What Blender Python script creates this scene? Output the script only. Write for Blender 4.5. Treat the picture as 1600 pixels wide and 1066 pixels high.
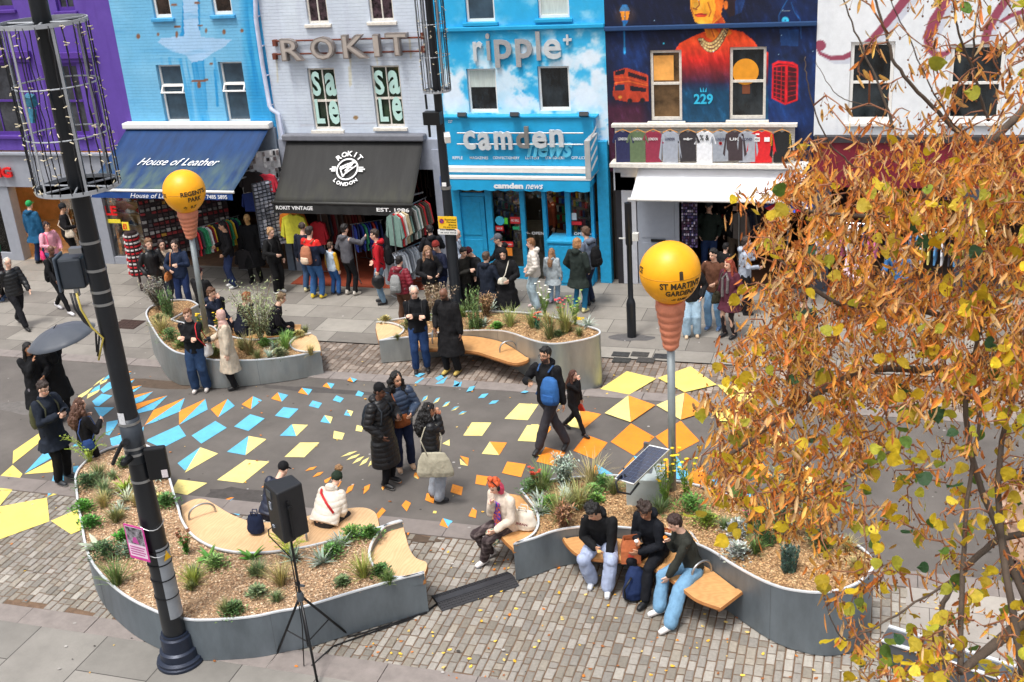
import bpy, bmesh, math, random
import numpy as np
from mathutils import Vector, Matrix, noise as mnoise
from mathutils.geometry import delaunay_2d_cdt
R = math.radians
random.seed(7);np.random.seed(7)
S = bpy.context.scene
for o in list(bpy.data.objects): bpy.data.objects.remove(o)

# ---------------------------------------------------------------- camera
FPX, PITCH, ROLL, YAW, CAMH = 1819.6,.39511,-.073275,-.323466,9.2
_w = np.array([math.sin(YAW)*math.cos(PITCH), math.cos(YAW)*math.cos(PITCH),-math.sin(PITCH)])
_r = np.array([math.cos(YAW),-math.sin(YAW),0]);_u = np.cross(_r, _w)
_r, _u = math.cos(ROLL)*_r+math.sin(ROLL)*_u, -math.sin(ROLL)*_r+math.cos(ROLL)*_u
cam = bpy.data.cameras.new('camera');co = bpy.data.objects.new('camera', cam);S.collection.objects.link(co)
cam.sensor_width = 36;cam.lens = FPX/1600*36;cam.clip_end = 2000;cam.clip_start = .05
co.matrix_world = Matrix(((_r[0], _u[0], -_w[0], 0),(_r[1], _u[1], -_w[1], 0),(_r[2], _u[2], -_w[2], CAMH),(0,0,0,1)))
cam.dof.use_dof = True;cam.dof.focus_distance = 17;cam.dof.aperture_fstop = 8
S.camera = co
# ---------------------------------------------------------------- light
world = bpy.data.worlds.new('World');S.world = world;world.use_nodes = True
nt = world.node_tree;bg = nt.nodes['Background']
sky = nt.nodes.new('ShaderNodeTexSky');sky.sky_type = 'NISHITA';sky.sun_disc = False
sky.sun_elevation = R(70);sky.sun_rotation = R(200);sky.dust_density = 6;sky.air_density = 1.0;sky.ozone_density = 1
hs = nt.nodes.new('ShaderNodeHueSaturation');hs.inputs['Saturation'].default_value = .32
nt.links.new(sky.outputs[0], hs.inputs['Color']);nt.links.new(hs.outputs[0], bg.inputs['Color']);bg.inputs['Strength'].default_value = .15
sl = bpy.data.lights.new('sun', 'SUN');sl.energy = 1.7;sl.angle = R(11);sl.color = (1,.96,.9)
so = bpy.data.objects.new('sun', sl);S.collection.objects.link(so)
az, el = R(200), R(70)     # from behind the camera, high
so.rotation_euler = Vector((math.sin(az)*math.cos(el), math.cos(az)*math.cos(el), math.sin(el))).to_track_quat('Z', 'Y').to_euler()
S.view_settings.view_transform = 'Standard';S.view_settings.look = 'None';S.view_settings.gamma = 1
S.view_settings.exposure = .42

# ---------------------------------------------------------------- pixel of the photograph <-> place
def ray(x, y): return (x-800)/FPX*_r-(y-533)/FPX*_u+_w
def A(x, y, z=0.):
    d = ray(x, y);t = (z-CAMH)/d[2];return Vector((d[0]*t, d[1]*t, z))
def W(x, y, Y=24.6):
    d = ray(x, y);t = Y/d[1];return Vector((d[0]*t, Y, CAMH+d[2]*t))
def PX(X, Y, Z):
    X = np.asarray(X, float);dz = np.asarray(Z, float)-CAMH
    k = X*_w[0]+Y*_w[1]+dz*_w[2]
    return 800+FPX*(X*_r[0]+Y*_r[1]+dz*_r[2])/k, 533-FPX*(X*_u[0]+Y*_u[1]+dz*_u[2])/k

# ---------------------------------------------------------------- materials
def lin(c): return tuple((v/255/12.92 if v <= 10 else ((v/255+.055)/1.055)**2.4) for v in c)
_M = {}
def mat(key, rgb=(128,128,128), rough=.75, metal=0, var=.12, scale=6, bump=.0, bscale=60, attr=False, emit=0, coat=0, spec=.5, trans=0, wave=0, stretch=None, sheen=0):
    """procedural principled material: base colour (sRGB 0-255) broken up by noise, optional bump"""
    if key in _M: return _M[key]
    m = bpy.data.materials.new(key);m.use_nodes = True;t = m.node_tree;p = t.nodes['Principled BSDF']
    N = t.nodes.new;Lk = t.links.new
    tc = N('ShaderNodeTexCoord');mp = N('ShaderNodeMapping');Lk(tc.outputs['Object'], mp.inputs[0])
    if stretch: mp.inputs['Scale'].default_value = stretch
    if attr: c = N('ShaderNodeAttribute');c.attribute_name = 'Col';cs = c.outputs['Color']
    else: c = N('ShaderNodeRGB');c.outputs[0].default_value = (*lin(rgb),1);cs = c.outputs[0]
    if var:
        n = N('ShaderNodeTexNoise');n.inputs['Scale'].default_value = scale;n.inputs['Detail'].default_value = 6;n.inputs['Roughness'].default_value = .65
        Lk(mp.outputs[0], n.inputs['Vector'])
        mr = N('ShaderNodeMapRange');mr.inputs[1].default_value = .3;mr.inputs[2].default_value = .7
        mr.inputs[3].default_value = 1-var*1.3;mr.inputs[4].default_value = 1+var
        Lk(n.outputs[0], mr.inputs[0])
        mx = N('ShaderNodeVectorMath');mx.operation = 'SCALE';Lk(cs, mx.inputs[0]);Lk(mr.outputs[0], mx.inputs['Scale']);cs = mx.outputs[0]
    Lk(cs, p.inputs['Base Color'])
    p.inputs['Roughness'].default_value = rough;p.inputs['Metallic'].default_value = metal
    p.inputs['Specular IOR Level'].default_value = spec
    if coat: p.inputs['Coat Weight'].default_value = coat;p.inputs['Coat Roughness'].default_value = .08
    if sheen: p.inputs['Sheen Weight'].default_value = sheen
    if trans: p.inputs['Transmission Weight'].default_value = trans
    if emit: Lk(cs, p.inputs['Emission Color']);p.inputs['Emission Strength'].default_value = emit
    if bump or wave:
        b = N('ShaderNodeBump');b.inputs['Distance'].default_value = .02;b.inputs['Strength'].default_value = max(bump, wave)
        n2 = N('ShaderNodeTexNoise');n2.inputs['Scale'].default_value = bscale;n2.inputs['Detail'].default_value = 4;Lk(mp.outputs[0], n2.inputs['Vector'])
        Lk(n2.outputs[0], b.inputs['Height']);Lk(b.outputs[0], p.inputs['Normal'])
    _M[key] = m;return m
def brickmat(key, rgb=None, c2=None, mortar=(60,60,60), bw=.22, bh=.075, ms=.004, rough=.85, bump=.5, vec='XZ', attr=False, var=.15, offset=.5, rot=0, nscale=2.):
    """brick / slab pattern laid in object space;joints as colour and bump"""
    if key in _M: return _M[key]
    m = bpy.data.materials.new(key);m.use_nodes = True;t = m.node_tree;p = t.nodes['Principled BSDF']
    N = t.nodes.new;Lk = t.links.new
    tc = N('ShaderNodeTexCoord');sx = N('ShaderNodeSeparateXYZ');Lk(tc.outputs['Object'], sx.inputs[0]);cb = N('ShaderNodeCombineXYZ')
    Lk(sx.outputs[0], cb.inputs[0]);Lk(sx.outputs[2 if vec == 'XZ' else 1], cb.inputs[1])
    mp = N('ShaderNodeMapping');Lk(cb.outputs[0], mp.inputs[0]);mp.inputs['Rotation'].default_value = (0,0, R(rot))
    b = N('ShaderNodeTexBrick');Lk(mp.outputs[0], b.inputs['Vector'])
    b.inputs['Scale'].default_value = 1;b.inputs['Brick Width'].default_value = bw;b.inputs['Row Height'].default_value = bh
    b.inputs['Mortar Size'].default_value = ms;b.inputs['Mortar Smooth'].default_value = .3;b.offset = offset;b.inputs['Bias'].default_value = 0
    n = N('ShaderNodeTexNoise');n.inputs['Scale'].default_value = nscale;n.inputs['Detail'].default_value = 8;n.inputs['Roughness'].default_value = .7;Lk(tc.outputs['Object'], n.inputs['Vector'])
    mr = N('ShaderNodeMapRange');mr.inputs[1].default_value = .3;mr.inputs[2].default_value = .7;mr.inputs[3].default_value = 1-var*1.3;mr.inputs[4].default_value = 1+var;Lk(n.outputs[0], mr.inputs[0])
    mx = N('ShaderNodeVectorMath');mx.operation = 'SCALE';Lk(mr.outputs[0], mx.inputs['Scale'])
    if attr:
        a = N('ShaderNodeAttribute');a.attribute_name = 'Col';Lk(a.outputs['Color'], mx.inputs[0])
    else:
        b.inputs['Color1'].default_value = (*lin(rgb),1);b.inputs['Color2'].default_value = (*lin(c2 or rgb),1);b.inputs['Mortar'].default_value = (*lin(mortar),1)
        Lk(b.outputs['Color'], mx.inputs[0])
    Lk(mx.outputs[0], p.inputs['Base Color']);p.inputs['Roughness'].default_value = rough
    inv = N('ShaderNodeMath');inv.operation = 'MULTIPLY_ADD';inv.inputs[1].default_value = -1;Lk(b.outputs['Fac'], inv.inputs[0])
    n3 = N('ShaderNodeTexNoise');n3.inputs['Scale'].default_value = 45;Lk(tc.outputs['Object'], n3.inputs['Vector'])
    sm = N('ShaderNodeMath');sm.operation = 'MULTIPLY';sm.inputs[1].default_value = .7;Lk(n3.outputs[0], sm.inputs[0]);Lk(sm.outputs[0], inv.inputs[2])
    bp = N('ShaderNodeBump');bp.inputs['Strength'].default_value = bump;bp.inputs['Distance'].default_value = .008;Lk(inv.outputs[0], bp.inputs['Height']);Lk(bp.outputs[0], p.inputs['Normal'])
    _M[key] = m;return m

# ---------------------------------------------------------------- objects
def link(o, parent=None):
    S.collection.objects.link(o)
    if parent is not None: o.parent = parent
    return o
def tag(o, label=None, cat=None, group=None, kind=None):
    if label: o['label'] = label
    if cat: o['category'] = cat
    if group: o['group'] = group
    if kind: o['kind'] = kind
    return o
def thing(name, label, cat, loc=(0,0,0), group=None, rz=0):
    o = bpy.data.objects.new(name, None);o.empty_display_size = .1;o.location = loc;o.rotation_euler = (0,0, rz)
    return tag(link(o), label, cat, group)
def rot(rx=0, ry=0, rz=0): return Matrix.Rotation(R(rz),3, 'Z') @ Matrix.Rotation(R(ry),3, 'Y') @ Matrix.Rotation(R(rx),3, 'X')
class MB:
    """collects pieces of ONE object"""
    def __init__(s): s.v = [];s.f = [];s.m = [];s.c = [];s.col = None
    def add(s, vs, fs, mi=0, col=None):
        b = len(s.v);s.v += [tuple(v) for v in vs];s.f += [tuple(i+b for i in f) for f in fs];s.m += [mi]*len(fs)
        s.c += [col or (1,1,1)]*len(fs);return s
    def box(s, c, d, r=None, mi=0, col=None):
        h = [x/2 for x in d];V = [Vector((sx*h[0], sy*h[1], sz*h[2])) for sz in (-1,1) for sy in (-1,1) for sx in (-1,1)]
        if r is not None: V = [r @ v for v in V]
        return s.add([v+Vector(c) for v in V], [(0,2,3,1),(4,5,7,6),(0,1,5,4),(2,6,7,3),(0,4,6,2),(1,3,7,5)], mi, col)
    def bb(s, x0, x1, y0, y1, z0, z1, mi=0, col=None): return s.box(((x0+x1)/2,(y0+y1)/2,(z0+z1)/2),(abs(x1-x0), abs(y1-y0), abs(z1-z0)), None, mi, col)
    def tube(s, pts, rad, n=8, cap=True, mi=0, col=None):
        P = [Vector(p) for p in pts];k = len(P)
        if not hasattr(rad, '__len__'): rad = [rad]*k
        V = [];F = [];up = None
        for i in range(k):
            d = (P[min(i+1, k-1)]-P[max(i-1,0)]);d = d.normalized() if d.length > 1e-9 else Vector((0,0,1))
            if up is None: a = d.orthogonal().normalized()
            else: a = up-d*up.dot(d);a = a.normalized() if a.length > 1e-6 else d.orthogonal().normalized()
            up = a;b = d.cross(a)
            V += [P[i]+(a*math.cos(2*math.pi*j/n)+b*math.sin(2*math.pi*j/n))*rad[i] for j in range(n)]
        for i in range(k-1):
            for j in range(n): j2 = (j+1) % n;F.append((i*n+j, i*n+j2,(i+1)*n+j2,(i+1)*n+j))
        if cap: F.append(tuple(range(n-1,-1,-1)));F.append(tuple(range((k-1)*n, k*n)))
        return s.add(V, F, mi, col)
    def lathe(s, prof, c=(0,0,0), n=24, r=None, mi=0, col=None):
        V = [];F = [];k = len(prof)
        for (q, z) in prof:
            for j in range(n):
                v = Vector((q*math.cos(2*math.pi*j/n), q*math.sin(2*math.pi*j/n), z))
                V.append((r @ v if r is not None else v)+Vector(c))
        for i in range(k-1):
            for j in range(n): j2 = (j+1) % n;F.append((i*n+j, i*n+j2,(i+1)*n+j2,(i+1)*n+j))
        if prof[0][0] > 1e-4: F.append(tuple(range(n-1,-1,-1)))
        if prof[-1][0] > 1e-4: F.append(tuple(range((k-1)*n, k*n)))
        return s.add(V, F, mi, col)
    def ball(s, c, r, n=12, m=8, rm=None, mi=0, col=None):
        if not hasattr(r, '__len__'): r = (r, r, r)
        V = [];F = []
        for i in range(m+1):
            a = math.pi*i/m
            for j in range(n):
                b = 2*math.pi*j/n;v = Vector((r[0]*math.sin(a)*math.cos(b), r[1]*math.sin(a)*math.sin(b),-r[2]*math.cos(a)))
                V.append((rm @ v if rm is not None else v)+Vector(c))
        for i in range(m):
            for j in range(n): j2 = (j+1) % n;F.append((i*n+j, i*n+j2,(i+1)*n+j2,(i+1)*n+j))
        return s.add(V, F, mi, col)
    def prism(s, poly, d, mi=0, col=None):
        """poly: list of 3-D points of one face, d: extrusion vector"""
        k = len(poly);d = Vector(d);V = [Vector(p) for p in poly]+[Vector(p)+d for p in poly]
        F = [tuple(range(k-1,-1,-1)), tuple(range(k, 2*k))]+[(i, (i+1) % k, k+(i+1) % k, k+i) for i in range(k)]
        return s.add(V, F, mi, col)
    def quad(s, *p, mi=0, col=None): return s.add(p, [tuple(range(len(p)))], mi, col)
    def build(s, name, mats, parent=None, smooth=False, tf=None, bevel=0, colors=False, auto=None):
        me = bpy.data.meshes.new(name);me.from_pydata(s.v, [], s.f);me.update()
        for m in (mats if isinstance(mats, (list, tuple)) else [mats]): me.materials.append(m)
        if len(me.materials) > 1: me.polygons.foreach_set('material_index', s.m)
        if colors:
            at = me.color_attributes.new('Col', 'FLOAT_COLOR', 'CORNER');cc = np.ones((len(me.loops),4), np.float32)
            k = np.array([len(f) for f in s.f]);cc[:, :3] = np.repeat(np.array(s.c, np.float32), k, axis=0);at.data.foreach_set('color', cc.ravel())
        if smooth: me.polygons.foreach_set('use_smooth', [True]*len(me.polygons))
        o = bpy.data.objects.new(name, me);link(o, parent)
        if auto is not None: me.set_sharp_from_angle(angle=R(auto))
        if bevel:
            md = o.modifiers.new('b', 'BEVEL');md.width = bevel;md.segments = 2;md.limit_method = 'ANGLE'
        return o
def copy_tree(o, parent=None, **kw):
    c = o.copy();S.collection.objects.link(c)
    if parent is not None: c.parent = parent
    for ch in [x for x in o.children]: copy_tree(ch, c)
    return c

# ---------------------------------------------------------------- lettering
_T = {}
def textmesh(body, bold=0., shear=0., space=1., ext=.12, res=3):
    k = (body, bold, shear, space, ext, res)
    if k in _T: return _T[k]
    cu = bpy.data.curves.new('t', 'FONT');cu.body = body;cu.size = 1;cu.offset = bold;cu.shear = shear;cu.space_character = space
    cu.extrude = ext;cu.resolution_u = res
    ob = bpy.data.objects.new('t', cu);S.collection.objects.link(ob);dg = bpy.context.evaluated_depsgraph_get();dg.update()
    me = bpy.data.meshes.new_from_object(ob.evaluated_get(dg))
    V = np.array([v.co[:] for v in me.vertices]);F = [tuple(p.vertices) for p in me.polygons]
    bpy.data.objects.remove(ob);bpy.data.curves.remove(cu);bpy.data.meshes.remove(me)
    mn, mx = V.min(0), V.max(0);V = V-mn;V[:, :2] /= (mx-mn)[:2];V[:, 2] /= max(1e-6,(mx-mn)[2])
    _T[k] = (V, F, (mx-mn)[0]/(mx-mn)[1]);return _T[k]
def text_on(name, body, p0, p1, p2, depth, m, parent, **kw):
    """letters filling the parallelogram p0 (bottom left) p1 (bottom right) p2 (top left), standing depth proud of it"""
    V, F, asp = textmesh(body, **kw);p0, p1, p2 = Vector(p0), Vector(p1), Vector(p2);n = (p1-p0).cross(p2-p0).normalized()
    b = MB();b.add([p0+(p1-p0)*v[0]+(p2-p0)*v[1]+n*(depth*v[2]) for v in V], F);return b.build(name, m, parent)
def wtext(name, body, x0, y0, x1, y1, m, parent, depth=.03, Y=24.55, **kw):
    """letters between two photograph corners (left-top, right-bottom) on a facade plane"""
    a, c = W(x0, y0, Y), W(x1, y1, Y)
    return text_on(name, body, (a.x, Y, c.z),(c.x, Y, c.z),(a.x, Y, a.z), depth, m, parent, **kw)
def darken(rgb, k): return tuple(v*k for v in rgb)
# ================================================================ GROUND
M_asph = mat('asphalt', (98,93,89),.9, var=.2, scale=.9, bump=.25, bscale=180)
M_kerb = mat('kerb_granite', (132,124,120),.85, var=.14, scale=5, bump=.15, bscale=90)
def sheet(name, poly, z, m, sub=0):
    b = MB();b.quad(*[(p[0], p[1], z) for p in poly]);o = b.build(name, m);o['kind'] = 'structure';return o
g = MB();g.quad((-400,-400,-.03),(400,-400,-.03),(400,400,-.03),(-400,400,-.03));g.build('ground', mat('ground_earth', (110,106,102),.95))['kind'] = 'structure'
YN, YN2, YF1, YF2, YF3, YB = 13.62,14.0,18.58,18.9,20.35,24.75
sheet('road', [(-60, YN2),(40, YN2),(40, YF1),(-60, YF1)], 0, M_asph)
far_slab = brickmat('far_slabs', (150,145,137),(118,113,107),(62,58,54), bw=1.15, bh=.72, ms=.007, vec='XY', var=.16, bump=.3, nscale=1.3)
near_slab = brickmat('near_slabs', (144,140,134),(120,117,112),(62,58,56), bw=1.5, bh=1.05, ms=.008, vec='XY', var=.15, bump=.3, rot=-90, nscale=1.2)
sheet('far_pavement', [(-60, YF3),(40, YF3),(40, YB),(-60, YB)], .012, far_slab)
sheet('far_pavement_kerbside', [(-60, YF2),(-13.2, YF2),(-14.6, YF3),(-60, YF3)], .012, far_slab)
sheet('near_pavement', [(-40,5),(20,5),(20,10.0),(-3.2,10.0),(-6.6,10.45),(-9.2,10.45),(-13,10.45),(-40,10.45)], .004, near_slab)
def bandline(name, x0, x1, y0, y1, z0, z1, L, m, skew=0):
    b = MB();x = x0
    while x < x1:
        l = L*random.uniform(.8,1.2);b.bb(x+.004, min(x+l, x1)-.004, y0, y1, z0, z1+random.uniform(-.003,.003));x += l
    o = b.build(name, m, bevel=.006);o['kind'] = 'structure';return o
sheet('right_pavement', [(.62,10.3),(20,10.3),(20, YN),(.62, YN)], .003, brickmat('right_slabs', (168,162,154),(150,144,138),(90,84,78), bw=.9, bh=.6, ms=.006, vec='XY', var=.12, bump=.3))
bandline('far_kerb', -60,30, YF1, YF2,-.05,.02,.95, M_kerb)
bandline('near_kerb', -60,30, YN, YN2,-.05,.008,1.15, mat('kerb_slab', (128,120,116),.85, var=.14, scale=3, bump=.15, bscale=90))
bandline('near_pavement_kerb', -40,-8.9,10.45,10.8,-.05,.008,1.3, M_kerb)
bandline('near_pavement_edge', -8.1,20,10.3,10.72,-.05,.007,1.3, M_kerb)
# setts: real stones, each a worn block with its own tint
def setts(name, x0, x1, y0, y1, wx, ly, inside=None, base=((146,141,134),(133,128,120),(151,146,138),(138,131,120))):
    b = MB();x = x0;k = 0
    while x < x1:
        w = wx*random.uniform(.88,1.14);y = y0-(random.random())*ly
        while y < y1:
            l = ly*random.choice((.62,.95,1.05,1.15));ya, yb = max(y, y0), min(y+l, y1)
            cx, cy = x+w/2,(ya+yb)/2
            if yb-ya > .04 and (inside is None or inside(cx, cy)):
                gp = .009;h = random.uniform(-.004,.004);j = lambda: random.uniform(-.004,.004)
                t = .012;c = [(x+gp+j(), ya+gp+j()),(x+w-gp+j(), ya+gp+j()),(x+w-gp+j(), yb-gp+j()),(x+gp+j(), yb-gp+j())]
                top = [(c[0][0]+t, c[0][1]+t),(c[1][0]-t, c[1][1]+t),(c[2][0]-t, c[2][1]-t),(c[3][0]+t, c[3][1]-t)]
                V = [(p[0], p[1], -.022) for p in c]+[(p[0], p[1], -.006+h) for p in c]+[(p[0], p[1], .0+h) for p in top]
                q = random.choice(base);s_ = random.uniform(.88,1.1)*(1+.13*mnoise.noise(Vector((cx*.55, cy*.55,1))))
                q = lin([min(255, v*s_) for v in q])
                b.add(V, [(0,1,5,4),(1,2,6,5),(2,3,7,6),(3,0,4,7),(4,5,9,8),(5,6,10,9),(6,7,11,10),(7,4,8,11),(8,9,10,11)], 0, q)
            y += l
        x += w
    o = b.build(name, mat('setts', attr=True, rough=.8, var=.14, scale=22, bump=.35, bscale=70), colors=True, smooth=False);o['kind'] = 'structure'
    return o
M_joint = mat('sett_joints', (112,90,72),.95, var=.25, scale=9, bump=.5, bscale=60)
sheet('sett_bed', [(-16,10.0),(8,10.0),(8, YN),(-16, YN)], -.013, M_joint)
sheet('sett_bed_far', [(-14.8, YF2),(8, YF2),(8, YF3),(-14.8, YF3)], -.013, M_joint)
setts('sett_paving', -15.6,.62,10.72, YN-.005,.112,.195, lambda x, y: not (x < -8.9 and y < 10.85))
setts('sett_paving_far', -14.6,6, YF2+.005, YF3-.005,.125,.19, lambda x, y: x > -13.3-(y-YF2)*.9, base=((140,128,118),(118,106,97),(152,140,130),(126,116,108)))
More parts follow.
